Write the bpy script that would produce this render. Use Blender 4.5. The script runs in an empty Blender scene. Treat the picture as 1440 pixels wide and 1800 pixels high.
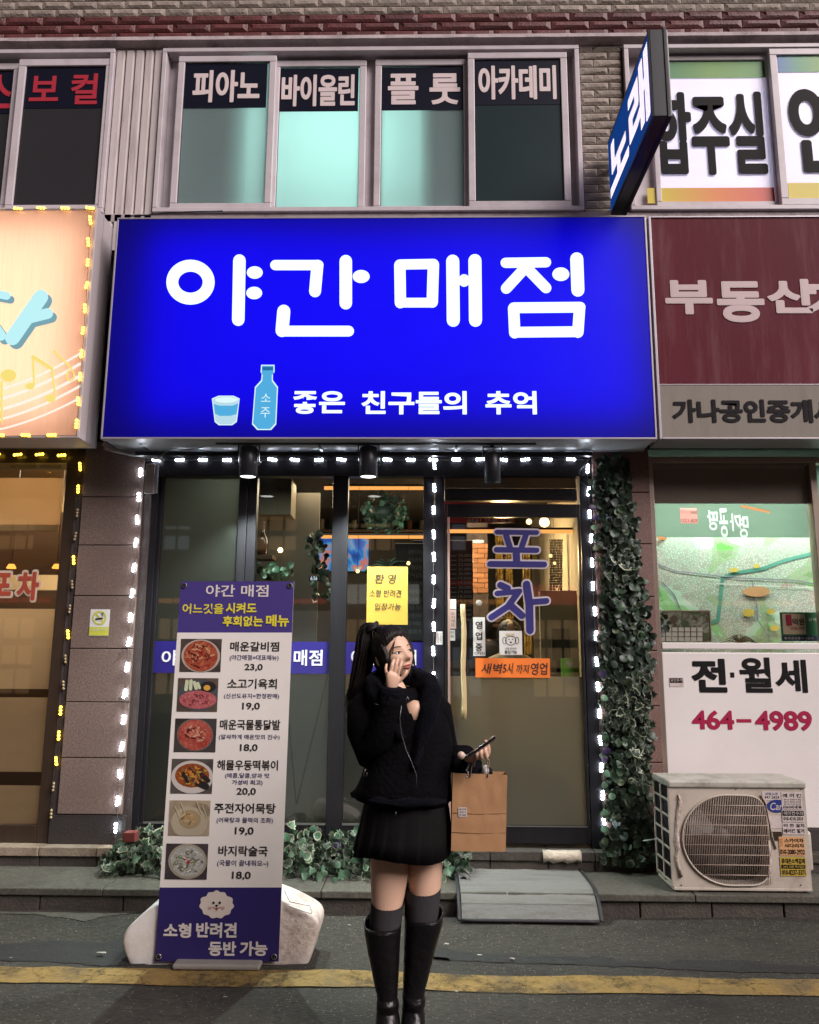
import bpy, math, random
from mathutils import Vector, Matrix, noise
random.seed(7)
S = bpy.context.scene
COL = S.collection
R_ = math.radians
# ------------------------------------------------------------------ camera
F = 1400.0
PITCH, YAW, ROLL = 10.2, 1.0, 0.3
CAM = Vector((0.0, -5.64, 1.5))
ROT = Matrix.Rotation(R_(YAW), 3, 'Z') @ Matrix.Rotation(R_(90 + PITCH), 3, 'X') @ Matrix.Rotation(R_(ROLL), 3, 'Z')
cam = bpy.data.cameras.new('camera')
cam.sensor_fit = 'VERTICAL'; cam.sensor_height = 36; cam.lens = F / 1800 * 36
cam.clip_start = 0.05; cam.clip_end = 400
camo = bpy.data.objects.new('camera', cam); COL.objects.link(camo)
camo.matrix_world = Matrix.Translation(CAM) @ ROT.to_4x4()
S.camera = camo
# ------------------------------------------------------------------ night sky, street light
world = bpy.data.worlds.new('World'); S.world = world; world.use_nodes = True
wn = world.node_tree; wn.nodes.clear()
wo = wn.nodes.new('ShaderNodeOutputWorld'); wb = wn.nodes.new('ShaderNodeBackground'); wb2 = wn.nodes.new('ShaderNodeBackground')
wsky = wn.nodes.new('ShaderNodeTexSky'); wsky.sky_type = 'NISHITA'; wsky.sun_disc = False
wsky.sun_elevation = R_(1.0); wsky.sun_rotation = R_(200)
wn.links.new(wsky.outputs[0], wb.inputs[0]); wb.inputs[1].default_value = 0.01
wb2.inputs[0].default_value = (0.72, 0.64, 0.70, 1); wb2.inputs[1].default_value = 0.10
wadd = wn.nodes.new('ShaderNodeAddShader'); wn.links.new(wb.outputs[0], wadd.inputs[0]); wn.links.new(wb2.outputs[0], wadd.inputs[1])
wn.links.new(wadd.outputs[0], wo.inputs[0])
sl = bpy.data.lights.new('street_light_glow', 'SUN'); sl.energy = 4.6; sl.angle = R_(36); sl.color = (1.0, 0.90, 0.88)
slo = bpy.data.objects.new('street_light_glow', sl); COL.objects.link(slo)
slo.rotation_euler = (R_(54), 0, R_(48))
S.view_settings.view_transform = 'Standard'; S.view_settings.look = 'None'
S.view_settings.exposure = 0; S.view_settings.gamma = 1; S.view_settings.use_curve_mapping = False
S.cycles.use_denoising = True
S.cycles.max_bounces = 6; S.cycles.transparent_max_bounces = 12; S.cycles.sample_clamp_indirect = 3.0
S.cycles.caustics_reflective = False; S.cycles.caustics_refractive = False

# ------------------------------------------------------------------ measuring helpers: a point of the photograph on a real plane
def ray(px, py):
    return (ROT @ Vector(((px - 720) / F, (900 - py) / F, -1.0)))
def W(px, py, Y=0.0):
    d = ray(px, py); t = (Y - CAM.y) / d.y
    return CAM + d * t
def G(px, py, z=0.0):
    d = ray(px, py); t = (z - CAM.z) / d.z
    return CAM + d * t
def RC(x0, y0, x1, y1, Y=0.0):
    ym = (y0 + y1) / 2; xm = (x0 + x1) / 2
    return (W(x0, ym, Y).x, W(xm, y1, Y).z, W(x1, ym, Y).x, W(xm, y0, Y).z)   # X0,Z0,X1,Z1

# ------------------------------------------------------------------ materials
MATS = {}
def lin(c):
    return tuple((v / 12.92 if v <= 0.04045 else ((v + 0.055) / 1.055) ** 2.4) for v in c)
def hx(s):
    return lin(tuple(int(s[i:i + 2], 16) / 255 for i in (0, 2, 4)))
def M(name, col, rough=0.6, var=0.12, scale=6.0, bump=0.0, bscale=60.0, metal=0.0, emit=0.0, ecol=None, spec=0.5,
      dirt=None, dscale=2.0, damt=0.5, stretch=(1, 1, 1), rnd=0.0, coat=0.0, sheen=0.0):
    if name in MATS: return MATS[name]
    m = bpy.data.materials.new(name); m.use_nodes = True; MATS[name] = m
    nt = m.node_tree; N = nt.nodes; L = nt.links
    b = N['Principled BSDF']
    b.inputs['Roughness'].default_value = rough; b.inputs['Metallic'].default_value = metal
    b.inputs['Specular IOR Level'].default_value = spec
    b.inputs['Coat Weight'].default_value = coat; b.inputs['Sheen Weight'].default_value = sheen
    tc = N.new('ShaderNodeTexCoord'); mp = N.new('ShaderNodeMapping'); mp.inputs['Scale'].default_value = stretch
    L.new(tc.outputs['Object'], mp.inputs[0])
    last = None
    n = N.new('ShaderNodeTexNoise'); n.inputs['Scale'].default_value = scale; n.inputs['Detail'].default_value = 6
    L.new(mp.outputs[0], n.inputs['Vector'])
    mx = N.new('ShaderNodeMix'); mx.data_type = 'RGBA'
    c = col
    mx.inputs['A'].default_value = (c[0] * (1 - var), c[1] * (1 - var), c[2] * (1 - var), 1)
    mx.inputs['B'].default_value = (min(1, c[0] * (1 + var)), min(1, c[1] * (1 + var)), min(1, c[2] * (1 + var)), 1)
    L.new(n.outputs[0], mx.inputs['Factor']); last = mx.outputs['Result']
    if dirt is not None:
        n2 = N.new('ShaderNodeTexNoise'); n2.inputs['Scale'].default_value = dscale; n2.inputs['Detail'].default_value = 8
        n2.inputs['Roughness'].default_value = 0.7
        L.new(mp.outputs[0], n2.inputs['Vector'])
        cr = N.new('ShaderNodeMapRange'); cr.inputs[1].default_value = 0.48; cr.inputs[2].default_value = 0.72
        cr.inputs[4].default_value = damt
        L.new(n2.outputs[0], cr.inputs[0])
        m2 = N.new('ShaderNodeMix'); m2.data_type = 'RGBA'
        L.new(cr.outputs[0], m2.inputs['Factor']); L.new(last, m2.inputs['A']); m2.inputs['B'].default_value = (*dirt, 1)
        last = m2.outputs['Result']
    if rnd:
        oi = N.new('ShaderNodeObjectInfo'); mr = N.new('ShaderNodeMapRange')
        mr.inputs[3].default_value = 1 - rnd; mr.inputs[4].default_value = 1 + rnd
        L.new(oi.outputs['Random'], mr.inputs[0])
        m3 = N.new('ShaderNodeVectorMath'); m3.operation = 'SCALE'
        L.new(last, m3.inputs[0]); L.new(mr.outputs[0], m3.inputs['Scale']); last = m3.outputs[0]
    L.new(last, b.inputs['Base Color'])
    if bump:
        n3 = N.new('ShaderNodeTexNoise'); n3.inputs['Scale'].default_value = bscale; n3.inputs['Detail'].default_value = 4
        L.new(mp.outputs[0], n3.inputs['Vector'])
        bp = N.new('ShaderNodeBump'); bp.inputs['Strength'].default_value = bump; bp.inputs['Distance'].default_value = 0.01
        L.new(n3.outputs[0], bp.inputs['Height']); L.new(bp.outputs[0], b.inputs['Normal'])
    if emit:
        b.inputs['Emission Color'].default_value = (*(ecol or col), 1); b.inputs['Emission Strength'].default_value = emit
    return m
def newmat(name):
    m = bpy.data.materials.new(name); m.use_nodes = True; MATS[name] = m
    return m, m.node_tree.nodes, m.node_tree.links
def EM(name, col, s):
    m, N, L = newmat(name); N.clear()
    o = N.new('ShaderNodeOutputMaterial'); e = N.new('ShaderNodeEmission')
    e.inputs[0].default_value = (*col, 1); e.inputs[1].default_value = s; L.new(e.outputs[0], o.inputs[0]); return m
def GLASS(name, tint=(0.9, 0.92, 0.92), refl=0.10, rough=0.02):
    m, N, L = newmat(name); N.clear()
    o = N.new('ShaderNodeOutputMaterial'); t = N.new('ShaderNodeBsdfTransparent'); t.inputs[0].default_value = (*tint, 1)
    g = N.new('ShaderNodeBsdfGlossy'); g.inputs['Roughness'].default_value = rough
    fr = N.new('ShaderNodeLayerWeight'); fr.inputs[0].default_value = 0.25
    mr = N.new('ShaderNodeMapRange'); mr.inputs[3].default_value = refl * 0.5; mr.inputs[4].default_value = 0.6
    L.new(fr.outputs['Fresnel'], mr.inputs[0]); mx = N.new('ShaderNodeMixShader')
    L.new(mr.outputs[0], mx.inputs[0]); L.new(t.outputs[0], mx.inputs[1]); L.new(g.outputs[0], mx.inputs[2]); L.new(mx.outputs[0], o.inputs[0])
    return m
def FILM(name, diff, trans, refl=0.06, rough=0.25, grain=0.08, gscale=3.0, stretch=(1, 1, 1)):
    """frosted film or backlit plastic: scatters light from both sides"""
    m, N, L = newmat(name); N.clear()
    o = N.new('ShaderNodeOutputMaterial'); d = N.new('ShaderNodeBsdfDiffuse'); t = N.new('ShaderNodeBsdfTranslucent')
    g = N.new('ShaderNodeBsdfGlossy'); g.inputs['Roughness'].default_value = rough
    tc = N.new('ShaderNodeTexCoord'); mp = N.new('ShaderNodeMapping'); mp.inputs['Scale'].default_value = stretch
    L.new(tc.outputs['Object'], mp.inputs[0])
    n = N.new('ShaderNodeTexNoise'); n.inputs['Scale'].default_value = gscale; n.inputs['Detail'].default_value = 5; L.new(mp.outputs[0], n.inputs['Vector'])
    mr = N.new('ShaderNodeMapRange'); mr.inputs[3].default_value = 1 - grain; mr.inputs[4].default_value = 1 + grain; L.new(n.outputs[0], mr.inputs[0])
    for node, c in ((d, diff), (t, trans)):
        v = N.new('ShaderNodeVectorMath'); v.operation = 'SCALE'; v.inputs[0].default_value = c; L.new(mr.outputs[0], v.inputs['Scale']); L.new(v.outputs[0], node.inputs[0])
    a = N.new('ShaderNodeAddShader'); L.new(d.outputs[0], a.inputs[0]); L.new(t.outputs[0], a.inputs[1])
    mx = N.new('ShaderNodeMixShader'); mx.inputs[0].default_value = refl
    L.new(a.outputs[0], mx.inputs[1]); L.new(g.outputs[0], mx.inputs[2]); L.new(mx.outputs[0], o.inputs[0])
    return m

# ------------------------------------------------------------------ objects
ORIGIN = {}
def thing(name, label, cat, loc, group=None, kind=None):
    o = bpy.data.objects.new(name, None); COL.objects.link(o); o.empty_display_size = 0.1
    o.location = loc; ORIGIN[o] = Vector(loc)
    if label: o['label'] = label
    if cat: o['category'] = cat
    if group: o['group'] = group
    if kind: o['kind'] = kind
    return o
def org(p): return ORIGIN.get(p, Vector((0, 0, 0)))
def tag(o, label=None, cat=None, group=None, kind=None):
    if label: o['label'] = label
    if cat: o['category'] = cat
    if group: o['group'] = group
    if kind: o['kind'] = kind
    return o
class MB:
    def __init__(s): s.v = []; s.f = []; s.m = []; s.s = []
    def add(s, vs, fs, mi=0, smooth=False):
        o = len(s.v); s.v += [Vector(v) for v in vs]
        for f in fs: s.f.append([i + o for i in f]); s.m.append(mi); s.s.append(smooth)
        return s
    def box(s, x0, y0, z0, x1, y1, z1, mi=0):
        x0, x1 = sorted((x0, x1)); y0, y1 = sorted((y0, y1)); z0, z1 = sorted((z0, z1))
        return s.add([(x0, y0, z0), (x1, y0, z0), (x1, y1, z0), (x0, y1, z0), (x0, y0, z1), (x1, y0, z1), (x1, y1, z1), (x0, y1, z1)],
              [(0, 3, 2, 1), (4, 5, 6, 7), (0, 1, 5, 4), (1, 2, 6, 5), (2, 3, 7, 6), (3, 0, 4, 7)], mi)
    def prism(s, pts, y0, y1, mi=0, axis='y', smooth=False):
        n = len(pts)
        if axis == 'y': a = [(p[0], y0, p[1]) for p in pts]; b = [(p[0], y1, p[1]) for p in pts]
        elif axis == 'x': a = [(y0, p[0], p[1]) for p in pts]; b = [(y1, p[0], p[1]) for p in pts]
        else: a = [(p[0], p[1], y0) for p in pts]; b = [(p[0], p[1], y1) for p in pts]
        s.add(a + b, [tuple(range(n)), tuple(range(2 * n - 1, n - 1, -1))], mi)
        s.add(a + b, [(i, i + n, (i + 1) % n + n, (i + 1) % n) for i in range(n)], mi, smooth); return s
    def flat(s, pts, mi=0):           # world points, one face
        return s.add(pts, [tuple(range(len(pts)))], mi)
    def rings(s, rings, mi=0, cap=True, closed=True, smooth=True):
        n = len(rings[0]); vs = [p for r in rings for p in r]; fs = []
        for i in range(len(rings) - 1):
            for j in range(n if closed else n - 1):
                k = (j + 1) % n; fs.append((i * n + j, i * n + k, (i + 1) * n + k, (i + 1) * n + j))
        s.add(vs, fs, mi, smooth)
        if cap and closed:
            o = len(s.v) - len(vs)
            s.f.append([o + i for i in range(n)][::-1]); s.m.append(mi); s.s.append(smooth)
            s.f.append([o + (len(rings) - 1) * n + i for i in range(n)]); s.m.append(mi); s.s.append(smooth)
        return s
    def tube(s, pts, r, seg=8, mi=0, cap=True, wob=0.0, flat=1.0, up=None):
        pts = [Vector(p) for p in pts]; n = len(pts)
        rr = r if isinstance(r, (list, tuple)) else [r] * n
        rings = []; u = None
        for i, p in enumerate(pts):
            t = (pts[min(i + 1, n - 1)] - pts[max(i - 1, 0)]).normalized()
            if u is None:
                a = Vector(up) if up else (Vector((0, 0, 1)) if abs(t.z) < 0.9 else Vector((0, 1, 0)))
                u = (a - t * a.dot(t)).normalized()
            else: u = (u - t * u.dot(t)).normalized()
            w = t.cross(u)
            ring = []
            for k in range(seg):
                an = 2 * math.pi * k / seg; q = rr[i]
                if wob: q *= 1 + wob * noise.noise(p * 9 + Vector((math.cos(an), math.sin(an), i * 0.35)))
                ring.append(p + u * (q * flat * math.cos(an)) + w * (q * math.sin(an)))
            rings.append(ring)
        return s.rings(rings, mi, cap)
    def lathe(s, prof, c, seg=20, mi=0, axis='z'):
        rings = []
        for r, h in prof:
            ring = []
            for k in range(seg):
                a = 2 * math.pi * k / seg
                if axis == 'z': ring.append(Vector(c) + Vector((r * math.cos(a), r * math.sin(a), h)))
                else: ring.append(Vector(c) + Vector((r * math.cos(a), h, r * math.sin(a))))
            rings.append(ring)
        return s.rings(rings, mi, True)
    def ell(s, c, r, mi=0, u=12, v=8):
        c = Vector(c); rings = []
        for i in range(v + 1):
            th = math.pi * (0.02 + 0.96 * i / v)
            rings.append([c + Vector((r[0] * math.sin(th) * math.cos(2 * math.pi * j / u), r[1] * math.sin(th) * math.sin(2 * math.pi * j / u), r[2] * math.cos(th))) for j in range(u)])
        return s.rings(rings, mi)
    def mesh(s, name, mats, off=Vector((0, 0, 0))):
        me = bpy.data.meshes.new(name)
        me.from_pydata([tuple(v - off) for v in s.v], [], s.f)
        for m in (mats if isinstance(mats, (list, tuple)) else [mats]): me.materials.append(m)
        me.polygons.foreach_set('material_index', s.m); me.polygons.foreach_set('use_smooth', s.s)
        me.update(); return me
    def build(s, name, mats, parent=None, bevel=0.0, label=None, kind=None, bseg=2):
        o = bpy.data.objects.new(name, s.mesh(name, mats, org(parent) if parent else Vector((0, 0, 0))))
        COL.objects.link(o)
        if parent: o.parent = parent; ORIGIN[o] = org(parent)
        if bevel:
            b = o.modifiers.new('bevel', 'BEVEL'); b.width = bevel; b.segments = bseg; b.limit_method = 'ANGLE'; b.angle_limit = R_(40)
        if label: o['label'] = label
        if kind: o['kind'] = kind
        return o
def inst(name, me, parent, pos, rot=(0, 0, 0), sc=(1, 1, 1)):
    o = bpy.data.objects.new(name, me); COL.objects.link(o)
    o.parent = parent; o.location = Vector(pos) - org(parent); o.rotation_euler = rot; o.scale = sc
    return o
def BX(name, mat, parent, x0, y0, z0, x1, y1, z1, bevel=0.003, **k):
    return MB().box(x0, y0, z0, x1, y1, z1).build(name, mat, parent, bevel, **k)
def PX(name, mat, parent, a, Y0, Y1, bevel=0.003, **k):
    """box whose front, on plane Y0, covers the photograph's rectangle a"""
    X0, Z0, X1, Z1 = RC(*a, Y0)
    return MB().box(X0, Y0, Z0, X1, Y1, Z1).build(name, mat, parent, bevel, **k)
def PP(pts, Y): return [W(p[0], p[1], Y) for p in pts]
_tc = {}
def textmesh(s, bold):
    k = (s, bold)
    if k in _tc: return _tc[k]
    cu = bpy.data.curves.new('t', 'FONT'); cu.body = s; cu.offset = min(bold, 0.022); cu.resolution_u = 3 if len(s) > 4 else 6
    o = bpy.data.objects.new('t', cu); COL.objects.link(o)
    me = bpy.data.meshes.new_from_object(o.evaluated_get(bpy.context.evaluated_depsgraph_get()))
    vs = [Vector(v.co) for v in me.vertices]; fs = [tuple(p.vertices) for p in me.polygons]
    bpy.data.objects.remove(o); bpy.data.curves.remove(cu); bpy.data.meshes.remove(me)
    _tc[k] = (vs, fs); return _tc[k]
def T(s, a, Y, mat, parent, bold=0.02, shear=0.0, heavy=0.0, mirror=False, name='lettering', axis='y'):
    """flat lettering that fills the photograph's rectangle a on plane Y"""
    vs, fs = textmesh(s, bold)
    X0, Z0, X1, Z1 = RC(*a, Y) if axis == 'y' else a
    xs = [v.x + shear * v.y for v in vs]; ys = [v.y for v in vs]
    ax, bx, ay, by = min(xs), max(xs), min(ys), max(ys)
    mb = MB(); n = 1 if not heavy else 9
    for q in range(n):
        dx = dz = 0.0
        if n > 1 and q: dx = heavy * math.cos(q * math.pi / 4); dz = heavy * math.sin(q * math.pi / 4)
        out = []
        for x, y in zip(xs, ys):
            u = (x - ax) / (bx - ax)
            if mirror: u = 1 - u
            X = X0 + u * (X1 - X0) + dx; Z = Z0 + (y - ay) / (by - ay) * (Z1 - Z0) + dz
            out.append((X, Y - q * 0.0002, Z) if axis == 'y' else (Y - q * 0.0002, -X, Z))
        mb.add(out, fs)
    return mb.build(name, mat, parent)
def cap2(p, q, r, n=7, r2=None):
    """outline of a rounded stroke in pixel space"""
    a = math.atan2(q[1] - p[1], q[0] - p[0]); r2 = r2 or r
    return [(p[0] + r * math.cos(a + math.pi / 2 + math.pi * i / n), p[1] + r * math.sin(a + math.pi / 2 + math.pi * i / n)) for i in range(n + 1)] + \
           [(q[0] + r2 * math.cos(a - math.pi / 2 + math.pi * i / n), q[1] + r2 * math.sin(a - math.pi / 2 + math.pi * i / n)) for i in range(n + 1)]
def strokes(lst, Y, mat, parent, grow=0.0, name='lettering'):
    mb = MB(); k = 0
    for s in lst:
        if s[0] == 'o':
            _, cx, cy, rx, ry, r = s; n = 40; vs = []; 
            for i in range(n):
                a = 2 * math.pi * i / n
                vs.append(W(cx + (rx + r + grow) * math.cos(a), cy + (ry + r + grow) * math.sin(a), Y)); vs.append(W(cx + (rx - r - grow) * math.cos(a), cy + (ry - r - grow) * math.sin(a), Y))
            mb.add(vs, [(2 * i, 2 * i + 1, (2 * i + 3) % (2 * n), (2 * i + 2) % (2 * n)) for i in range(n)])
        elif s[0] == 'e':
            _, cx, cy, rx, ry = s
            mb.flat([W(cx + (rx + grow) * math.cos(2 * math.pi * i / 24), cy + (ry + grow) * math.sin(2 * math.pi * i / 24), Y - k * 0.0002) for i in range(24)])
        else:
            pts, r = s
            for p, q in zip(pts[:-1], pts[1:]):
                mb.flat([W(x, y, Y - k * 0.0002) for x, y in cap2(p, q, r + grow)]); k += 1
        k += 1
    return mb.build(name, mat, parent)
def rect(name, mat, parent, a, Y, **k):
    X0, Z0, X1, Z1 = RC(*a, Y)
    return MB().flat([(X0, Y, Z0), (X1, Y, Z0), (X1, Y, Z1), (X0, Y, Z1)]).build(name, mat, parent, **k)
def lamp(name, kind, loc, energy, col, size=0.2, rot=None, parent=None, sizey=None, spot=None):
    l = bpy.data.lights.new(name, kind); l.energy = energy; l.color = col
    if kind == 'AREA':
        l.size = size
        if sizey: l.shape = 'RECTANGLE'; l.size_y = sizey
    elif kind == 'SPOT': l.spot_size = spot or R_(100); l.spot_blend = 0.6; l.shadow_soft_size = size
    else: l.shadow_soft_size = size
    o = bpy.data.objects.new(name, l); COL.objects.link(o)
    o.location = Vector(loc) - (org(parent) if parent else Vector())
    if parent: o.parent = parent
    if rot: o.rotation_euler = rot
    return o
# ------------------------------------------------------------------ palette
mAsph = M('asphalt', (0.046, 0.043, 0.036), 0.85, 0.8, 55, 1.0, 90, dirt=(0.016, 0.0155, 0.014), dscale=1.5, damt=0.85, spec=0.3, stretch=(.6, 1, 1))
def tweak_asphalt():
    nt = mAsph.node_tree; N = nt.nodes; L = nt.links; b = N['Principled BSDF']
    src = b.inputs['Base Color'].links[0].from_socket
    tc = N.new('ShaderNodeTexCoord'); v = N.new('ShaderNodeTexVoronoi'); v.inputs['Scale'].default_value = 62
    L.new(tc.outputs['Object'], v.inputs['Vector'])
    mr = N.new('ShaderNodeMapRange'); mr.inputs[1].default_value = 0.12; mr.inputs[2].default_value = 0.3; mr.inputs[3].default_value = 0.75; mr.inputs[4].default_value = 0
    L.new(v.outputs['Distance'], mr.inputs[0])
    sp = N.new('ShaderNodeMath'); sp.operation = 'GREATER_THAN'; sp.inputs[1].default_value = 0.70
    sx = N.new('ShaderNodeSeparateXYZ'); L.new(v.outputs['Color'], sx.inputs[0]); L.new(sx.outputs[0], sp.inputs[0])
    mu = N.new('ShaderNodeMath'); mu.operation = 'MULTIPLY'; L.new(sp.outputs[0], mu.inputs[0]); L.new(mr.outputs[0], mu.inputs[1])
    mx = N.new('ShaderNodeMix'); mx.data_type = 'RGBA'; mx.inputs['B'].default_value = (0.23, 0.215, 0.19, 1)
    L.new(mu.outputs[0], mx.inputs['Factor']); L.new(src, mx.inputs['A']); L.new(mx.outputs['Result'], b.inputs['Base Color'])
tweak_asphalt()
mConc = M('step_concrete', (0.085, 0.080, 0.064), 0.85, 0.7, 45, 0.5, 120, dirt=(0.035, 0.03, 0.025), dscale=3, damt=0.8)
mKerb = M('kerb_block', (0.062, 0.052, 0.044), 0.85, 0.4, 12, 0.7, 60, dirt=(0.04, 0.035, 0.03), dscale=4, damt=0.8, rnd=0.2)
mGran = M('granite', (0.175, 0.125, 0.108), 0.5, 0.95, 85, 0.15, 200, dirt=(0.13, 0.09, 0.08), dscale=1.6, damt=0.5, rnd=0.07)
mGranR = M('red_granite', (0.18, 0.10, 0.085), 0.55, 0.9, 85, 0.3, 150, dirt=(0.09, 0.05, 0.04), dscale=5, damt=0.6)
mPlinth = M('plinth_stone', (0.035, 0.028, 0.027), 0.6, 0.3, 8, 0.2, 80)
mStone = M('ledge_stone', (0.30, 0.24, 0.18), 0.8, 0.3, 14, 0.5, 60, dirt=(0.12, 0.08, 0.05), dscale=5, damt=0.8, rnd=0.2)
mBrick = M('cream_brick', (0.33, 0.275, 0.235), 0.75, 0.2, 30, 0.7, 60, dirt=(0.12, 0.09, 0.08), dscale=7, damt=0.7, rnd=0.16)
mDBrick = M('dark_red_brick', (0.13, 0.035, 0.035), 0.55, 0.25, 30, 0.5, 60, dirt=(0.05, 0.02, 0.02), dscale=6, damt=0.6, rnd=0.2)
mMortar = M('mortar', (0.055, 0.042, 0.04), 0.9, 0.3, 30, 0.5, 90)
mCorn = M('painted_lintel', (0.42, 0.35, 0.36), 0.7, 0.25, 9, 0.5, 50, dirt=(0.13, 0.10, 0.10), dscale=5, damt=0.8)
mVinyl = M('white_vinyl', (0.56, 0.50, 0.53), 0.4, 0.07, 5, dirt=(0.32, 0.27, 0.275), dscale=4, damt=0.5)
mClad = M('cladding_white', (0.54, 0.48, 0.475), 0.5, 0.08, 5, dirt=(0.26, 0.20, 0.19), dscale=3, damt=0.6, stretch=(6, 6, 0.7), rnd=0.05)
mFrame = M('charcoal_aluminium', (0.013, 0.012, 0.015), 0.34, 0.25, 40, 0.05, 200, spec=0.28, dirt=(0.024, 0.021, 0.021), dscale=3, damt=0.5, stretch=(8, 8, 0.6))
mBrown = M('brown_aluminium', (0.040, 0.026, 0.018), 0.35, 0.2, 20, dirt=(0.07, 0.05, 0.035), dscale=3, damt=0.4, stretch=(6, 6, 0.6))
mSteel = M('brushed_steel', (0.42, 0.34, 0.29), 0.32, 0.2, 60, 0.1, 200, metal=0.8, stretch=(30, 30, 1))
mDark = M('dark_soffit', (0.022, 0.02, 0.022), 0.7, 0.3, 12, 0.3, 60)
mWhiteText = M('white_vinyl_letter', (0.72, 0.60, 0.60), 0.4, 0.05)
mRedText = M('red_vinyl_letter', (0.42, 0.03, 0.05), 0.4, 0.08)
mNavyBand = M('navy_film', (0.008, 0.009, 0.02), 0.35, 0.1, spec=.2)
mBlack = M('black_print', (0.010, 0.009, 0.010), 0.6, 0.1, spec=.12)
mYel = M('yellow_road_paint', (0.27, 0.175, 0.05), 0.8, 0.4, 40, 0.6, 130, dirt=(0.06, 0.052, 0.04), dscale=3.2, damt=1.0)
mGlass = GLASS('shop_glass')
mGlassN = GLASS('neighbour_glass', (0.95, 0.93, 0.9), 0.10)
mCable = M('black_cable', (0.012, 0.012, 0.012), 0.5)
mGreyCable = M('grey_conduit', (0.16, 0.14, 0.13), 0.6, 0.3, 10)

# ------------------------------------------------------------------ ground, kerb, steps
KY = -0.60
r = MB(); n = 60
xs = [-3.2 + 6.4 * i / n for i in range(n + 1)]; ys = [-3.4 + (3.4 + KY + 0.3) * j / 34 for j in range(35)]
vs = [(x, y, 0.012 * (noise.noise(Vector((x * 1.3, y * 1.3, 0)))) + 0.003 * noise.noise(Vector((x * 7, y * 7, 3))) - (0.010 if -1.28 < y < -0.95 else 0)) for y in ys for x in xs]
vs = [(x, y, z - 0.006) for x, y, z in vs]
r.add(vs, [(j * (n + 1) + i, j * (n + 1) + i + 1, (j + 1) * (n + 1) + i + 1, (j + 1) * (n + 1) + i) for j in range(34) for i in range(n)], 0, True)
tag(r.build('road', mAsph), kind='structure')
tag(MB().flat([(-150, -150, -0.03), (150, -150, -0.03), (150, 150, -0.03), (-150, 150, -0.03)]).build('ground', mAsph), kind='structure')
# yellow edge line, worn, a strip that follows the asphalt
yl = MB(); pts = []
yA = G(0, 1697); yB = G(1440, 1722); yC = G(0, 1726); yD = G(1440, 1752)
def gz(x, y): return 0.012 * noise.noise(Vector((x * 1.3, y * 1.3, 0))) + 0.003 * noise.noise(Vector((x * 7, y * 7, 3))) - 0.006
m_ = 160; vs = []
for i in range(m_ + 1):
    t = -0.35 + 1.7 * i / m_
    a = yA.lerp(yB, t); b = yC.lerp(yD, t)
    for k in range(5):
        p = a.lerp(b, k / 4)
        e = 0.010 * noise.noise(Vector((p.x * 6, k * 3, 5))) if k in (0, 4) else 0
        vs.append((p.x, p.y + e, gz(p.x, p.y) + 0.006))
yl.add(vs, [(i * 5 + k, (i + 1) * 5 + k, (i + 1) * 5 + k + 1, i * 5 + k + 1) for i in range(m_) for k in range(4)], 0, True)
# wear: asphalt shows through the paint where noise says so
nt = mYel.node_tree; N = nt.nodes; L = nt.links; out = N['Material Output']; tr = N.new('ShaderNodeBsdfTransparent'); mxs = N.new('ShaderNodeMixShader')
tc = N.new('ShaderNodeTexCoord')
n1 = N.new('ShaderNodeTexNoise'); n1.inputs['Scale'].default_value = 2.6; n1.inputs['Detail'].default_value = 9; n1.inputs['Roughness'].default_value = 0.75; L.new(tc.outputs['Object'], n1.inputs['Vector'])
mr = N.new('ShaderNodeMapRange'); mr.inputs[1].default_value = 0.50; mr.inputs[2].default_value = 0.66; mr.inputs[4].default_value = 0.95; L.new(n1.outputs[0], mr.inputs[0])
vo = N.new('ShaderNodeTexVoronoi'); vo.feature = 'DISTANCE_TO_EDGE'; vo.inputs['Scale'].default_value = 5.5; wv = N.new('ShaderNodeVectorMath'); wv.operation = 'MULTIPLY_ADD'; wv.inputs[1].default_value = (.25, .25, .25); L.new(n1.outputs['Color'], wv.inputs[0]); L.new(tc.outputs['Object'], wv.inputs[2]); L.new(wv.outputs[0], vo.inputs['Vector'])
lt = N.new('ShaderNodeMath'); lt.operation = 'LESS_THAN'; lt.inputs[1].default_value = 0.009; L.new(vo.outputs['Distance'], lt.inputs[0])
ma = N.new('ShaderNodeMath'); ma.operation = 'MAXIMUM'; L.new(mr.outputs[0], ma.inputs[0]); L.new(lt.outputs[0], ma.inputs[1])
L.new(ma.outputs[0], mxs.inputs[0]); L.new(N['Principled BSDF'].outputs[0], mxs.inputs[1]); L.new(tr.outputs[0], mxs.inputs[2]); L.new(mxs.outputs[0], out.inputs[0])
tag(yl.build('yellow_line', mYel), kind='structure')

step = thing('pavement_step', None, None, (0, KY, 0), kind='structure')
ZS, ZB = 0.125, 0.247
x = -3.2; i = 0
while x < 3.2:                                     # cap slabs of the step
    w = random.choice((1.1, 1.3, 0.9)); x2 = min(x + w, 3.2)
    BX('cap_slab', mConc, step, x + 0.002, KY - 0.02, 0.085, x2 - 0.002, 0.0, ZS + random.uniform(-.001, .001), 0.006); x = x2
x = -3.2
while x < 3.2:                                     # blocks below the cap
    w = random.choice((0.42, 0.5, 0.6)); x2 = min(x + w, 3.2)
    BX('kerb_block', mKerb, step, x + 0.004, KY + random.uniform(0, .012), -0.06, x2 - 0.004, KY + 0.2, 0.083, 0.006); x = x2
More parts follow.
